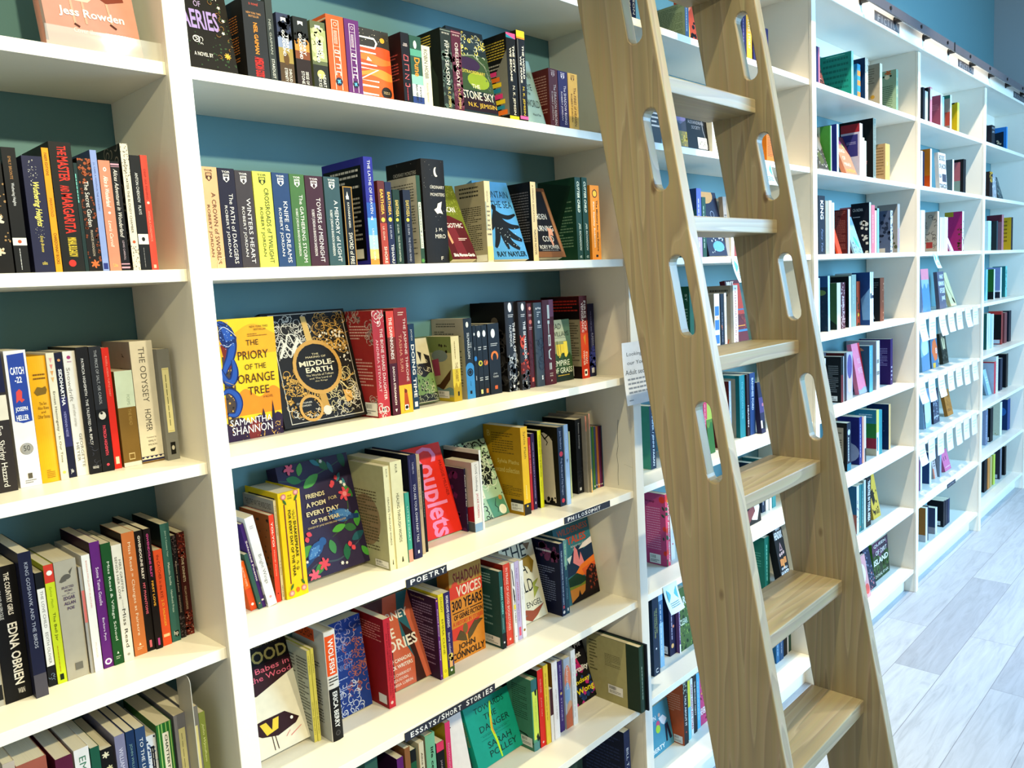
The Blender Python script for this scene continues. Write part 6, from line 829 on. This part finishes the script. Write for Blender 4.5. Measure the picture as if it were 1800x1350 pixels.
b('p',3.2761,0.08,0.0413,0.2027,0.08,0,'dcdccc','cream spine with meadow green back cover',back='R;3c6a3a;0,0,1,1|Z;1c3020;0,.8,.5,.75,1,.9,1,1,0,1')
b('p',3.3228,0.08,0.0449,0.2021,0.1334,0,'6a2c38','maroon patterned spine','D;d8b8b8;413,36,.12,0,0,1,1|T;e8d0d0;*REBELLION;.3,.3,.7,.8')
b('p',3.412,0.08,0.0253,0.2271,0.0807,0,'dcecf0','white-blue spine with black back cover',back='R;121a20;0,0,1,1|L;4a5a60;.1,.1,.8,.3,4')
b('p',3.4429,0.08,0.0529,0.2331,0.1511,0,'9ab0a4','wide grey-green spine','V;c8d8d0;.4,.2,.6,.8,1')
b('p',3.503,0.08,0.0409,0.2012,0.1328,0,'b84a2c','brick red mottled spine','D;3a4a2c;414,14,.2,0,.3,1,1|E;e0c040;.5,.75,.2')
b('p',3.5443,0.0366,0.005,0.2399,0.08,0,'e0f0fa','first of three white spines by glossy blue cover',back='R;1c4a94;0,0,1,1|Z;6aa0d8;.5,.5,1,.3,1,.9,.6,.9')
b('p',3.5634,0.0427,0.0181,0.2397,0.1582,0,'e0f0fa','second of three white spines by glossy blue cover','R;2a3a5a;0,.4,1,.5')
b('p',3.6101,0.0511,0.0184,0.239,0.1577,0,'e0f0fa','third of three white spines by glossy blue cover','R;2a3a5a;0,.44,1,.5')
b('p',3.8003,0.08,0.0524,0.2083,0.08,0,'8a4426','russet spine with gold edge dots','D;d8a080;415,14,.08,.7,0,1,1','R;141010;0,0,1,1|L;6a6a6a;.3,.1,.9,.3,4|Z;c8b8a8;.2,.85,.6,.8,.7,.95')
row('D',5,'fifth shelf right of ladder')
b('p',3.1349,0.08,0.0152,0.2158,0.1425,0,'ecf0f4','thin white spine at the left rail')
b('p',3.3157,0.08,0.0328,0.2051,0.08,0,'7a1c24','dark red glossy spine over black back cover','R;14161a;0,0,1,.4|R;c8ccd0;.8,0,1,1','R;101214;0,0,1,1|L;8a8e90;.3,.2,.85,.8,14',st=(.35,.86,.8,.97))
b('p',3.3527,0.08,0.0236,0.2173,0.0815,0,'30343c','charcoal thin spine',back='R;5a1a20;0,0,1,1')
b('p',3.3804,0.08,0.0693,0.2162,0.1427,0,'b8b0cc','pastel lilac blurred spine','E;e0b8a0;.5,.6,.4,2|E;6a5a9a;.5,.3,.4,2')
f('p',3.5574,0.09,0.1,0.237,0.02,9.2,'ee86a0','face-out candy pink cover with red curve','Z;d8343a;.75,0,1,0,1,1,.9,.6|H;f8c8d0;YOU,;.4,.3,.8,.42|H;f8c8d0;MATES;.35,.48,.85,.6|W;a8b0d8;.9,.02,1,1,0')
b('p',3.6579,0.08,0.0432,0.2212,0.08,0,'5aa8c0','teal-blue spine with mottled gold blot','V;a8d8e8;.3,.1,.6,.6,1','R;2a6a88;0,0,1,1|Z;b89a78;.2,.06,.5,.04,.7,.1,.4,.12')
b('p',3.7506,0.08,0.0422,0.2358,0.1426,0,'ece8ea','white spine with two brown ink patches','R;a09080;.1,.38,.8,.46|R;a09080;.1,.62,.9,.7','R;c4c0c4;0,0,1,1')
b('p',3.944,0.08,0.0313,0.2289,0.1502,0,'3c2468','violet spine with broad purple back cover','L;c8c0d8;.3,.6,.8,.95,4','R;3c1c70;0,0,1,1|L;a090c8;.5,.2,.9,.6,12')
row('D',6,'sixth shelf right of ladder')
b('p',3.3795,0.08,0.0456,0.2216,0.08,0,'1f2c44','navy and teal photo spine','E;c8d0e0;.5,.2,.3|V;e0e8f0;.3,.3,.7,.8,1|R;3a8aa0;0,.85,1,1','R;20160f;0,0,1,1|R;b8a48c;.1,.1,.8,.8|L;6a5a48;.2,.2,.7,.7,10')
b('p',3.5277,0.08,0.0301,0.2256,0.1015,0,'2a3a90','royal blue spine over blue and cloud-white back','V;e0e0f8;.35,0.15,.65,0.85,1','R;28308a;0,0,1,1|E;a0b0d8;.4,.75,.6,.8|L;5a6aa8;.2,.5,.6,.8,4')
b('p',3.5653,0.08,0.0229,0.2213,0.1461,0,'e8a08a','salmon thin spine')
b('p',3.5913,0.08,0.02,0.2201,0.1453,0,'f0f0f0','white thin spine with dark foot','R;1c1c28;.2,.7,1,1')
b('p',3.7491,0.08,0.0327,0.2259,0.1032,0,'e8dc70','yellow and white spine with striped back cover','R;f0f4f8;0,.5,1,1|R;2a6a98;.2,.6,.6,.9','R;2a8aa8;0,0,1,1|R;2c8a3a;0,.3,1,.62|R;a82a40;0,.62,1,.85|R;d8c8a8;0,.85,1,1|L;c8e8f0;.2,.1,.8,.2,2')
b('p',3.7851,0.08,0.0165,0.2222,0.1467,0,'4ab0b8','thin turquoise spine, left of pair')
b('p',3.8066,0.08,0.0183,0.219,0.1445,0,'3aa0a8','thin turquoise spine, right of pair')
b('p',3.9153,0.0784,0.026,0.2299,0.1069,0,'e8b878','peach edge with big navy back cover',back='R;17386e;0,0,1,1|D;a8b8d8;416,12,.02,.2,.3,.8,.7')
row('D',7,'seventh shelf right of ladder')
b('p',3.491,0.08,0.03,0.228,0.08,0,'d8d0cc','pale spine with blue and salmon back cover','D;8a7a70;417,14,.15,0,.3,1,.8','R;2a6a94;0,0,1,.6|R;b8685c;0,.6,1,1')
b('p',3.5256,0.08,0.0228,0.2278,0.1503,0,'2f8c8c','teal thin spine left','E;e08060;.5,.9,.2')
b('p',3.5529,0.08,0.0261,0.2257,0.149,0,'2f7c80','teal thin spine right','V;a8d8d8;.35,0.15,.65,0.85,1')
b('p',3.5821,0.08,0.0248,0.2368,0.1511,0,'c8ccc4','light grey thin spine')
b('p',3.6133,0.0795,0.0584,0.2435,0.08,0,'14161c','black spine with big white capitals','T;f4f4f4;*THEATRE IN YOUR AREA;.3,.08,.8,.9')
f('p',3.74,0.09,0.1,0.2117,0.02,10.0,'d8b040','face-out mustard cover with black bird shapes','Z;2a2018;.1,.4,.5,.3,.6,.6,.3,.7|D;3a2c1c;418,14,.1,.1,.3,.9,.9|H;2a2018;*STARE;.2,.82,.9,.92')
row('D',8,'lowest shelf right of ladder')
f('p',3.4894,0.05,0.1,0.2019,0.012,9.1,'e0a0a0','face-out pale pink cover at the rail edge','E;f0e8e8;.3,.4,.5,1|E;e05a50;.7,.8,.25')
f('p',3.6376,0.07,0.08,0.2038,0.015,11.6,'2c3450','face-out dark blue cover leaning beside the rail','D;8a90a8;419,20,.08,.2,.1,.9,.9|D;c87a80;420,8,.1,.2,.6,.9,1')
f('p',3.7468,0.09,0.218,0.1931,0.03,3.9,'2c4026','face-out leafy green cover with white title','D;4a6a34;421,40,.1,0,.3,1,1|R;4a3a48;0,0,1,.35|D;7a4a6a;422,14,.1,0,.05,1,.4|H;e8e4d8;QUEEN;.1,.06,.85,.15|H;e8e4d8;OF DIRT;.2,.24,.9,.36|H;f4f0e4;*ISLAND;.05,.45,.95,.6|H;e0e0c8;DONAL RYAN;.1,.85,.9,.93',spine='R;4a8a2c;0,0,1,1')
row('E',1,'first shelf of slip-hung bookcase')
b('p',4.2597,0.03,0.0287,0.1722,0.08,0,'1c2430','dark navy spine at the left panel',vs=0.905)
b('p',4.2941,0.03,0.0174,0.1593,0.1052,0,'c8ccc8','thin grey spine, left',vs=0.897)
b('p',4.3153,0.03,0.0234,0.1592,0.1051,0,'d8d8d0','thin grey spine, right',vs=0.897)
b('p',4.3426,0.03,0.0236,0.1805,0.1191,0,'16181c','thin black spine',vs=0.909)
b('p',4.3761,0.03,0.0319,0.1892,0.1249,0,'e08a98','pink spine with pale medallion','E;f0e8e0;.5,.2,.5,2',vs=0.913)
b('p',4.5559,0.03,0.0296,0.1726,0.08,0,'e8dce0','white-pink spine with dusty rose back cover',back='R;b8607c;0,0,1,1|L;d890a4;.1,.3,.9,.5,4',vs=0.905)
b('p',4.5919,0.03,0.0236,0.168,0.1109,0,'a8d8e8','thin pale blue spine',vs=0.902)
b('p',4.7249,0.03,0.0291,0.1945,0.08,0,'e8eef0','white spine with green-topped beige back cover',back='R;b0a498;0,0,1,1|R;3a8a78;0,0,1,.1|R;c8503c;.7,.5,1,.9',vs=0.916)
b('p',4.8617,0.03,0.0375,0.1721,0.08,0,'f0e060','pale yellow spine over mustard back cover',back='R;d8b810;0,0,1,1|E;201810;.6,.02,.25,.3',vs=0.905)
row('E',2,'second shelf of slip-hung bookcase')
b('p',4.2365,0.03,0.0248,0.1808,0.1194,0,'e8ece8','white striped spine',vs=0.951)
b('p',4.2652,0.03,0.0251,0.179,0.1182,0,'22264a','navy striped spine',vs=0.95)
b('p',4.3848,0.03,0.0262,0.2038,0.08,0,'f0f0ec','white spine with amber back cover',back='R;d88420;0,0,1,1|R;e05a18;0,.7,1,1',vs=0.956)
f('p',4.5543,0.03,0.13,0.2001,0.02,3.0,'ece9e4','face-out white cover with heavy black stacked capitals','H;1c1c20;*BOOKS;.1,.06,.85,.22|H;1c1c20;*OF JACOB;.05,.3,.97,.48|R;5a5a68;.4,.58,.96,.8|H;4a3a6a;*OLGA;.02,.6,.3,.7|H;1c1c20;*TOKARCZUK;.0,.86,.97,.98',vs=0.955)
b('p',4.7808,0.03,0.0276,0.1785,0.08,0,'f0f4f6','white spine beside the capitals cover',back='R;5a7a8a;0,0,1,1',vs=0.95)
b('p',4.9937,0.03,0.0518,0.1963,0.08,0,'14161c','black spine over rose and sage back cover',back='R;14161c;0,0,1,1|R;b86a74;.05,.08,.8,.64|R;8aa8a0;.05,.64,.8,1',vs=0.954)
row('E',3,'third shelf of slip-hung bookcase')
b('p',4.2417,0.03,0.0622,0.2127,0.1404,0,'d8ecf8','pale icy spine at the left panel','V;e8f4f8;.35,0.15,.65,0.85,1')
b('p',4.5158,0.03,0.0255,0.2145,0.08,0,'f0f4f4','white spine over tan lettered back cover',back='R;b0a898;0,0,1,1|C;2a2420;423,30,.16,.1,.1,.9,.9,.03|R;a83a34;.3,.75,.7,.9')
b('p',4.5626,0.03,0.0302,0.1841,0.08,0,'e4f0f0','first of four thin pale spines')
b('p',4.5993,0.03,0.0306,0.185,0.1221,0,'d8e8ec','second of four thin pale spines')
b('p',4.6365,0.03,0.0309,0.1871,0.1235,0,'e0e8ec','third of four thin pale spines')
b('p',4.6718,0.03,0.0313,0.1867,0.1232,0,'e8e0f0','fourth of four thin pale spines')
f('p',4.7317,0.02,0.05,0.08,0.008,21.6,'e0c8e0','face-out lilac cover low beside magenta one')
b('p',4.9825,0.03,0.0345,0.2279,0.0923,0,'e0d4c8','pale floral spine over magenta back cover','D;8a4a5a;424,16,.2,0,.2,1,1','R;b82a74;0,0,1,1|R;b0a02c;0,0,.5,.12|D;6a4a2c;425,16,.08,.75,.3,1,1')
row('E',4,'fourth shelf of slip-hung bookcase')
f('p',4.4901,0.09,0.13,0.2346,0.02,4.0,'9ab4e0','face-out pink-topped pale blue cover','R;e88a98;0,0,1,.25|W;5a8ad0;.4,.06,2,1,0')
f('p',4.7898,0.09,0.125,0.2126,0.02,5.0,'6c6c80','face-out slate cover with wavy white words','H;f0f0f0;*WHAT;.3,.08,.85,.2|H;f0f0f0;*REMAINS;.1,.26,.9,.38|H;f0f0f0;*OF ELSIE;.2,.44,.95,.58|H;f0f0f0;*JANE;.4,.66,.9,.8')
f('p',5.0115,0.09,0.11,0.2065,0.02,17.1,'d8cc9c','face-out cream cover with dark wooden spoon','R;c85a2c;0,0,.35,.2|S;2a241c;.06,.25,.1,.4,.5,.7,.75|G;2a241c;.72,.84,.22,.12,50')
row('E',5,'fifth shelf of slip-hung bookcase')
f('p',4.4783,0.09,0.14,0.1936,0.025,4.0,'8ab0cc','face-out silver blue cover behind slips','E;c8dce8;.5,.3,.4,1|Z;6a90b0;0,.6,1,.5,1,1,0,1')
f('p',4.649,0.09,0.12,0.1845,0.02,4.0,'5a80a0','face-out cover with orange octagon','Z;e8703a;.3,.2,.7,.1,.98,.4,.9,.75,.5,.8,.15,.5|H;f4f4f4;8;.7,.4,.9,.58|R;e8b03a;.2,.85,.6,1')
f('p',4.8626,0.09,0.11,0.1799,0.02,7.7,'4a4a3a','face-out dark forest cover with pale hands','Z;c8b890;.2,.2,.4,.1,.5,.5,.3,.55|Z;c8b890;.55,.15,.75,.2,.7,.55,.5,.5|D;20281c;426,24,.12,0,.5,1,1')
row('E',6,'sixth shelf of slip-hung bookcase')
f('p',4.517,0.09,0.13,0.2197,0.03,3.0,'98b8d8','face-out pale steel blue cover behind slips','E;c8d8e8;.5,.6,.5,1|Z;1c2430;0,.4,.15,.3,.2,1,.05,1')
f('p',4.6901,0.09,0.11,0.1998,0.02,3.0,'464e64','face-out dark slate cover with faint animals','D;a0a8b8;427,24,.08,.1,.3,.9,.9|L;c8ccd4;.1,.8,.9,.86,1')
f('p',4.9643,0.09,0.11,0.1549,0.02,11.3,'c07a30','face-out amber cover with engraved lines','C;7a4210;428,26,.14,.1,.1,.9,.7,.02|L;5a2c0c;.1,.75,.8,.85,2')
row('E',7,'seventh shelf of slip-hung bookcase')
b('p',4.3976,0.08,0.0206,0.1768,0.1167,0,'8a4a7a','thin plum spine at the left panel')
b('p',4.4223,0.08,0.0249,0.1719,0.1135,0,'e8eef4','thin white spine at the left panel')
b('p',4.5795,0.08,0.035,0.1823,0.08,0,'dce8f0','pale spine with denim blue back cover',back='R;34548c;0,0,1,1')
f('p',4.7023,0.09,0.06,0.1457,0.012,8.0,'c8b8b4','face-out beige cover with orange corner','R;e0704a;0,.6,.3,1|L;8a7a74;.3,.3,.8,.6,3')
b('p',4.7725,0.08,0.0325,0.1881,0.1,0,'9aa4b4','grey-blue thin spine')
f('p',4.8892,0.0812,0.12,0.123,0.02,14.5,'d8709c','face-out rose pink cover at the shelf middle','R;8a4a6a;.2,.3,.3,.5|R;8a4a6a;.5,.3,.6,.5|L;f4d0e0;.2,.8,.9,.9,1')
row('E',8,'lowest shelf of slip-hung bookcase')
b('p',4.5164,0.08,0.0324,0.1982,0.08,0,'e4e8f0','white spine with brown back cover',back='R;b0702c;0,0,1,.8|R;d0ccd0;0,.8,1,1')
b('p',4.5532,0.08,0.0131,0.2032,0.1341,0,'2c3a60','hair-thin dark blue spine')
b('p',4.6933,0.08,0.0366,0.155,0.08,0,'dce4f0','pale spine with slate back cover',back='R;46567e;0,0,1,.75|R;b8b0b8;0,.75,1,1')
b('p',4.8517,0.08,0.0336,0.1588,0.08,0,'141a2c','black spine with white sticker on back',back='R;0f1420;0,0,1,1',st=(.1,.78,.8,.94))
b('p',4.8925,0.08,0.0364,0.1542,0.1018,0,'1a2440','midnight blue thin spine, left')
b('p',4.9363,0.08,0.0419,0.1513,0.0999,0,'24345c','midnight blue thin spine, right')
row('F',1,'first shelf of farthest bookcase')
b('p',5.6113,0.03,0.0769,0.128,0.08,0,'2a2e38','dark spine with pale block letters','H;c8d0d8;BOOKS;.1,.1,.9,.2|H;c8d0d8;LIFE;.2,.3,.8,.4',vs=0.871)
b('p',5.9877,0.03,0.0294,0.1555,0.08,0,'4a9ae0','bright blue spine and cover',back='R;2a80d0;0,0,1,1|Z;16283c;0,.25,.8,.2,.8,1,0,1|D;d8c8a8;429,6,.14,.2,.6,.6,1',vs=0.894)
row('F',2,'second shelf of farthest bookcase')
b('p',5.5785,0.03,0.0707,0.1643,0.08,0,'2a2426','dark spine with gold flecks','D;c8a03a;430,16,.2,0,0,1,.4',vs=0.946)
f('p',5.7117,0.04,0.1,0.1598,0.02,4.0,'a0a8b0','face-out glassy grey cover','D;e0e8f0;431,16,.1,0,.1,1,1',vs=0.925)
f('p',5.8194,0.03,0.12,0.1553,0.015,14.9,'4c5c60','face-out dark grey-green leaning cover','D;8a9c98;432,24,.1,.1,.1,.9,1',vs=0.942)
row('F',3,'third shelf of farthest bookcase')
b('p',5.5632,0.03,0.0707,0.1852,0.1223,0,'b8e4f0','pale cyan spine')
b('p',5.7734,0.03,0.0311,0.1895,0.08,0,'3a5058','slate spine over dark teal back cover',back='R;22343c;0,0,1,1|R;c8d4d8;.1,.88,.6,1')
b('p',5.9057,0.03,0.0517,0.2326,0.0885,0,'b87a84','rose spine with maroon top back cover',back='R;7a6070;0,0,1,1|R;6a2a3a;0,0,1,.2')
b('p',6.1648,0.03,0.0484,0.2216,0.08,0,'2a2422','dark spine over yellow back cover',back='R;d0a820;0,0,1,1|L;8a6a10;.2,.1,.7,.8,6')
row('F',4,'fourth shelf of farthest bookcase')
b('p',5.746,0.08,0.0394,0.2035,0.1343,0,'8ad0e0','cyan thin spine at the left panel')
b('p',5.944,0.08,0.0319,0.2014,0.08,0,'e0e8ec','pale spine with bright green back cover',back='R;2c7a34;0,0,1,.75|R;1a2424;0,.75,1,1')
b('p',6.1196,0.08,0.0401,0.2097,0.08,0,'e4e8f0','pale spine with cloudy lilac back cover',back='R;8a98c8;0,0,1,.75|R;2c3040;0,.8,1,1')
b('p',6.262,0.08,0.0486,0.215,0.08,0,'7ad0c8','pale teal spine','D;3a8a80;433,8,.3,0,.1,1,.9','R;2a8080;0,0,1,1')
row('F',5,'fifth shelf of farthest bookcase')
b('p',5.7828,0.08,0.0369,0.2405,0.08,0,'dce8f0','white thin spine, first',back='R;2c6a60;0,0,1,1')
b('p',5.8289,0.08,0.0373,0.2376,0.1511,0,'d0e0ec','icy thin spine, second')
b('p',5.8756,0.08,0.0378,0.2306,0.1511,0,'b8d0e0','blue-grey thin spine, third')
b('p',5.923,0.08,0.0383,0.2276,0.1502,0,'dce4ec','white thin spine, fourth')
b('p',6.1688,0.08,0.0408,0.233,0.08,0,'a83a34','red-topped thin spine over black back cover',back='R;161618;0,.1,1,.85|R;c83a34;0,0,1,.1|R;d8dce0;.1,.86,.9,.97')
b('p',6.2613,0.08,0.0699,0.2164,0.1428,0,'8a4648','dusty maroon spine')
b('p',6.3917,0.08,0.065,0.2221,0.08,0,'1c2436','dark ink blue spine')
row('F',6,'sixth shelf of farthest bookcase')
f('p',5.8977,0.09,0.08,0.1744,0.015,12.8,'a8c8dc','face-out icy blue cover at the left panel','L;e8f0f4;.2,.3,.8,.6,3')
b('p',5.9913,0.08,0.0457,0.2213,0.08,0,'d83040','bright red spine with pale grey back cover',back='R;b8bcc8;0,0,1,1|R;c02c38;0,0,1,.04')
b('p',6.0469,0.08,0.0564,0.2512,0.1511,0,'eceff2','white spine with red lettering','V;c83040;.35,0.15,.65,0.85,1')
b('p',6.1639,0.08,0.0616,0.2265,0.1495,0,'24304e','navy thin spine')
b('p',6.3304,0.08,0.0571,0.2421,0.08,0,'12161c','black spine ending the row',back='R;161a24;0,0,1,1')
row('F',7,'seventh shelf of farthest bookcase')
b('p',5.7888,0.08,0.0561,0.2388,0.08,0,'7a84a0','grey-blue thin spine','V;e0e4f0;.35,0.15,.65,0.85,1','R;98a0c0;0,0,1,1')
b('p',5.9145,0.08,0.071,0.2347,0.08,0,'10151c','black spine with tiny sticker',st=(.2,.86,.9,.97))
b('p',6.1791,0.08,0.0551,0.2355,0.08,0,'f0f0e0','ivory spine and back cover with gold dots',back='R;dcdcc0;0,0,1,1|D;b89a50;434,10,.05,.1,.8,.9,1')
b('p',6.3971,0.08,0.0803,0.226,0.08,0,'1c4a90','bright blue spine with ocean back cover',back='R;16386c;0,0,1,1|E;2a6ab0;.5,.4,.4')
row('F',8,'lowest shelf of farthest bookcase')
b('p',5.7759,0.08,0.0687,0.228,0.1,0,'17141a','black spine at the left panel')
b('p',5.8636,0.08,0.051,0.219,0.1446,0,'d8883c','orange thin spine')
b('p',5.9243,0.08,0.0551,0.2155,0.1422,0,'c8b070','tan thin spine')
b('p',6.0155,0.08,0.0464,0.2147,0.1417,0,'c8d850','lime thin spine')
b('p',6.2011,0.08,0.0487,0.2225,0.08,0,'8a8e9c','grey spine over charcoal back cover',back='R;3c3c4c;0,0,1,1|R;c8c8d0;.2,.85,.8,.97')
b('p',6.3417,0.08,0.0432,0.2139,0.1,0,'12161c','black thin spine ending the lowest row')

# ---------------------------------------------------------------- section strips, signs, slips, poster
def strip_sign(name, x0, x1, z0, z1, art, label, mat=SIGNB, y=-.0016, group=None, cat='sign'):
    o = panel(name, ((x0, y, z1), (x1, y, z1), (x1, y, z0), (x0, y, z0)), '15192b', art, .0012, mat=mat)
    tag(o, label, cat, group); return o
def hand(s, x0, x1, y0, y1, seed, col='f2f2f4'):
    """hand lettering: each character a little off the line"""
    rd = random.Random(seed); n = len(s); w = (x1-x0)/n; it = []
    for i, ch in enumerate(s):
        if ch == ' ': continue
        if ch == '/':
            it.append(f'Z;{col};{x0+w*i+w*.7:.4f},{y0:.3f},{x0+w*i+w*.9:.4f},{y0:.3f},{x0+w*i+w*.3:.4f},{y1:.3f},{x0+w*i+w*.1:.4f},{y1:.3f}'); continue
        j = rd.uniform(-.06, .06); k = .78 if ch not in 'I/' else (.2 if ch == 'I' else .5)
        it.append(f'H;{col};*{ch};{x0+w*i+w*(1-k)/2:.4f},{y0+j:.4f},{x0+w*i+w*(1+k)/2:.4f},{y1+j*.6:.4f}')
    return '|'.join(it)
G = 'handwritten section strips on shelf edges'
strip_sign('section_strip', 1.3005, 1.4945, 1.0755, 1.0925, hand('PHILOSOPHY', .06, .78, .22, .8, 3), 'black strip handwritten PHILOSOPHY on the middle bookcase shelf edge', group=G)
strip_sign('section_strip', .7835, .897, 1.0710, 1.0895, hand('POETRY', .08, .97, .2, .8, 4), 'black strip handwritten POETRY on the middle bookcase shelf edge', group=G)
strip_sign('section_strip', .750, 1.020, .7435, .7635, hand('ESSAYS/SHORT STORIES', .05, .97, .2, .8, 5), 'black strip handwritten ESSAYS/SHORT STORIES on shelf edge', group=G)
strip_sign('section_strip', 4.62, 4.78, .420, .443, hand('HISTORY', .1, .9, .25, .75, 6, 'a8a8b0'), 'small dark strip on a lower shelf of the slip-hung bookcase', group=G)
G = 'chalk signs on the header board'
strip_sign('header_sign', 3.415, 3.72, 2.700, 2.7465, hand('FICTION', .1, .97, .2, .8, 7, '9a9a9c'), 'dark chalk sign FICTION on header above shelf right of ladder', SIGNG, -.0312, G)
strip_sign('header_sign', 4.631, 4.935, 2.700, 2.745, hand('FICTION', .1, .97, .2, .8, 8, 'a0a0a4'), 'grey chalk sign FICTION on header above slip-hung bookcase', SIGNG, -.0312, G)
strip_sign('header_sign', 5.87, 6.17, 2.700, 2.745, hand('FICTION', .1, .97, .2, .8, 9, '9a9a9c'), 'farthest chalk sign on header near the end wall', SIGNG, -.0312, G)

def sheet(name, x, y, z, w, h, curl, colour, art, label, cat, group=None, sway=0, mat=None):
    """paper hanging from its top edge, its foot curling forward"""
    bm = bmesh.new(); n = 8; cols = [colour]
    def P3(u, v, e): 
        a = curl*v*v
        return (x+u*w+sway*v, y-a-e-.003*math.sin(u*3.1), z-v*h)
    g = [[bm.verts.new(P3(i/4, j/n, 0)) for i in range(5)] for j in range(n+1)]
    for j in range(n):
        for i in range(4): bm.faces.new((g[j][i], g[j][i+1], g[j+1][i+1], g[j+1][i]))
    Printer(bm, cols).art(dict(k=0, W=w, H=h, f=P3), art)
    o = obj(name, bm, [paper(c, .35) for c in cols])
    for p in o.data.polygons: p.use_smooth = True
    tag(o, label, cat, group); return o
sheet('paper_notice', 1.562, -.0125, 1.516, .19, .172, .012, 'f2f4f8',
      'H;6a7078;Looking for;.1,.16,.62,.24|H;6a7078;our Young;.1,.3,.62,.38|H;6a7078;Adult section?;.04,.44,.72,.52|L;9aa0aa;.08,.58,.8,.86,4|L;8a909a;.06,.92,.16,.95,1',
      'white paper notice taped to the upright just left of the ladder', 'notice')
GS = 'paper slips hanging from shelf edges'
rd = random.Random(5)
WHICH = ['first', 'second', 'third', 'fourth', 'fifth', 'sixth', 'seventh']
for r, (z, nm) in enumerate(((1.4202, 'upper'), (1.0935, 'middle'), (.7687, 'lower'))):
    for i in range(7):
        x = 4.10+.166*i+rd.uniform(-.006, .006)
        sheet('paper_slip', x, -.0022, z-.004, .112, .115+rd.uniform(-.008, .01), rd.uniform(.004, .022), 'eef4fa',
              'R;b8d8ec;.05,.02,.95,.06|L;c8d4e0;.15,.3,.85,.7,3', f'white paper slip, {WHICH[i]} from left in the {nm} hanging row', 'paper slip', GS, rd.uniform(-.004, .004))
GT = 'cyan shelf tags in the ladder bookcase'
for (x, z, lab) in ((2.42, 2.0670, 'pale cyan shelf tag seen through the far rail slot'), (2.20, 1.7420, 'pale cyan shelf tag hanging between the ladder rails'),
                    (1.735, .7670, 'pale cyan shelf tag left of the near ladder rail'), (4.33, 1.7420, 'white shelf tag in the slip-hung bookcase third shelf')):
    sheet('shelf_tag', x, -.0022, z, .075, .085, .02, 'd4ecf4', 'R;58b8d0;.15,.15,.85,.6|L;3a8aa8;.2,.65,.8,.85,3', lab, 'shelf tag', GT, .012)

# white metal bookend and clear stands
bm = bmesh.new()
def bookend(x, y, z, w, h, label, mat):
    bm = bmesh.new(); pts = []
    for i in range(7):
        a = math.pi/2*i/6; pts.append((y+.012-.012*math.cos(a), z+h-.012+.012*math.sin(a)))
    pts += [(y+w, z+h), (y+w, z), (y, z)]
    a = [bm.verts.new((x, p[0], p[1])) for p in pts]; b_ = [bm.verts.new((x+.0012, p[0], p[1])) for p in pts]
    bm.faces.new(a); bm.faces.new(b_[::-1])
    for i in range(len(pts)): bm.faces.new((a[i], b_[i], b_[(i+1) % len(pts)], a[(i+1) % len(pts)]))
    o = obj('bookend', bm, mat); tag(o, label, 'bookend')
GREYP = paint('bookend_paint', 'b9b4a4', .4, .05, 6)
bookend(0.3217, 0.0094, ZS[5]+.0003, .055, 0.2916, 'white metal bookend standing among the lowest books at far left', GREYP)
bookend(0.3554, 0.1253, ZS[3]+.0003, .05, 0.1369, 'pale bookend tab behind the thick cream book at left', GREYP)

def acrylic():
    m = bpy.data.materials.new('clear_acrylic'); m.use_nodes = True; b = m.node_tree.nodes['Principled BSDF']
    b.inputs['Alpha'].default_value = .14; b.inputs['Base Color'].default_value = (.9, .92, .92, 1)
    n = m.node_tree.nodes.new('ShaderNodeTexNoise'); n.inputs['Scale'].default_value = 4
    r = m.node_tree.nodes.new('ShaderNodeMapRange'); r.inputs[3].default_value = .02; r.inputs[4].default_value = .08
    m.node_tree.links.new(n.outputs[0], r.inputs[0]); m.node_tree.links.new(r.outputs[0], b.inputs['Roughness'])
    return m
ACR = acrylic()
hx, hy, hz = (0.2237, 0.0200, ZS[1])
bm = bmesh.new(); add_box(bm, (hx-.004, hy-.0125, hz+.0005), (hx+.185, hy-.0105, hz+.030)); add_box(bm, (hx-.004, hy-.0105, hz+.0005), (hx+.185, hy-.003, hz+.0020))
tag(obj('book_stand', bm, ACR), 'clear acrylic lip holding the dusty pink book upright', 'stand')
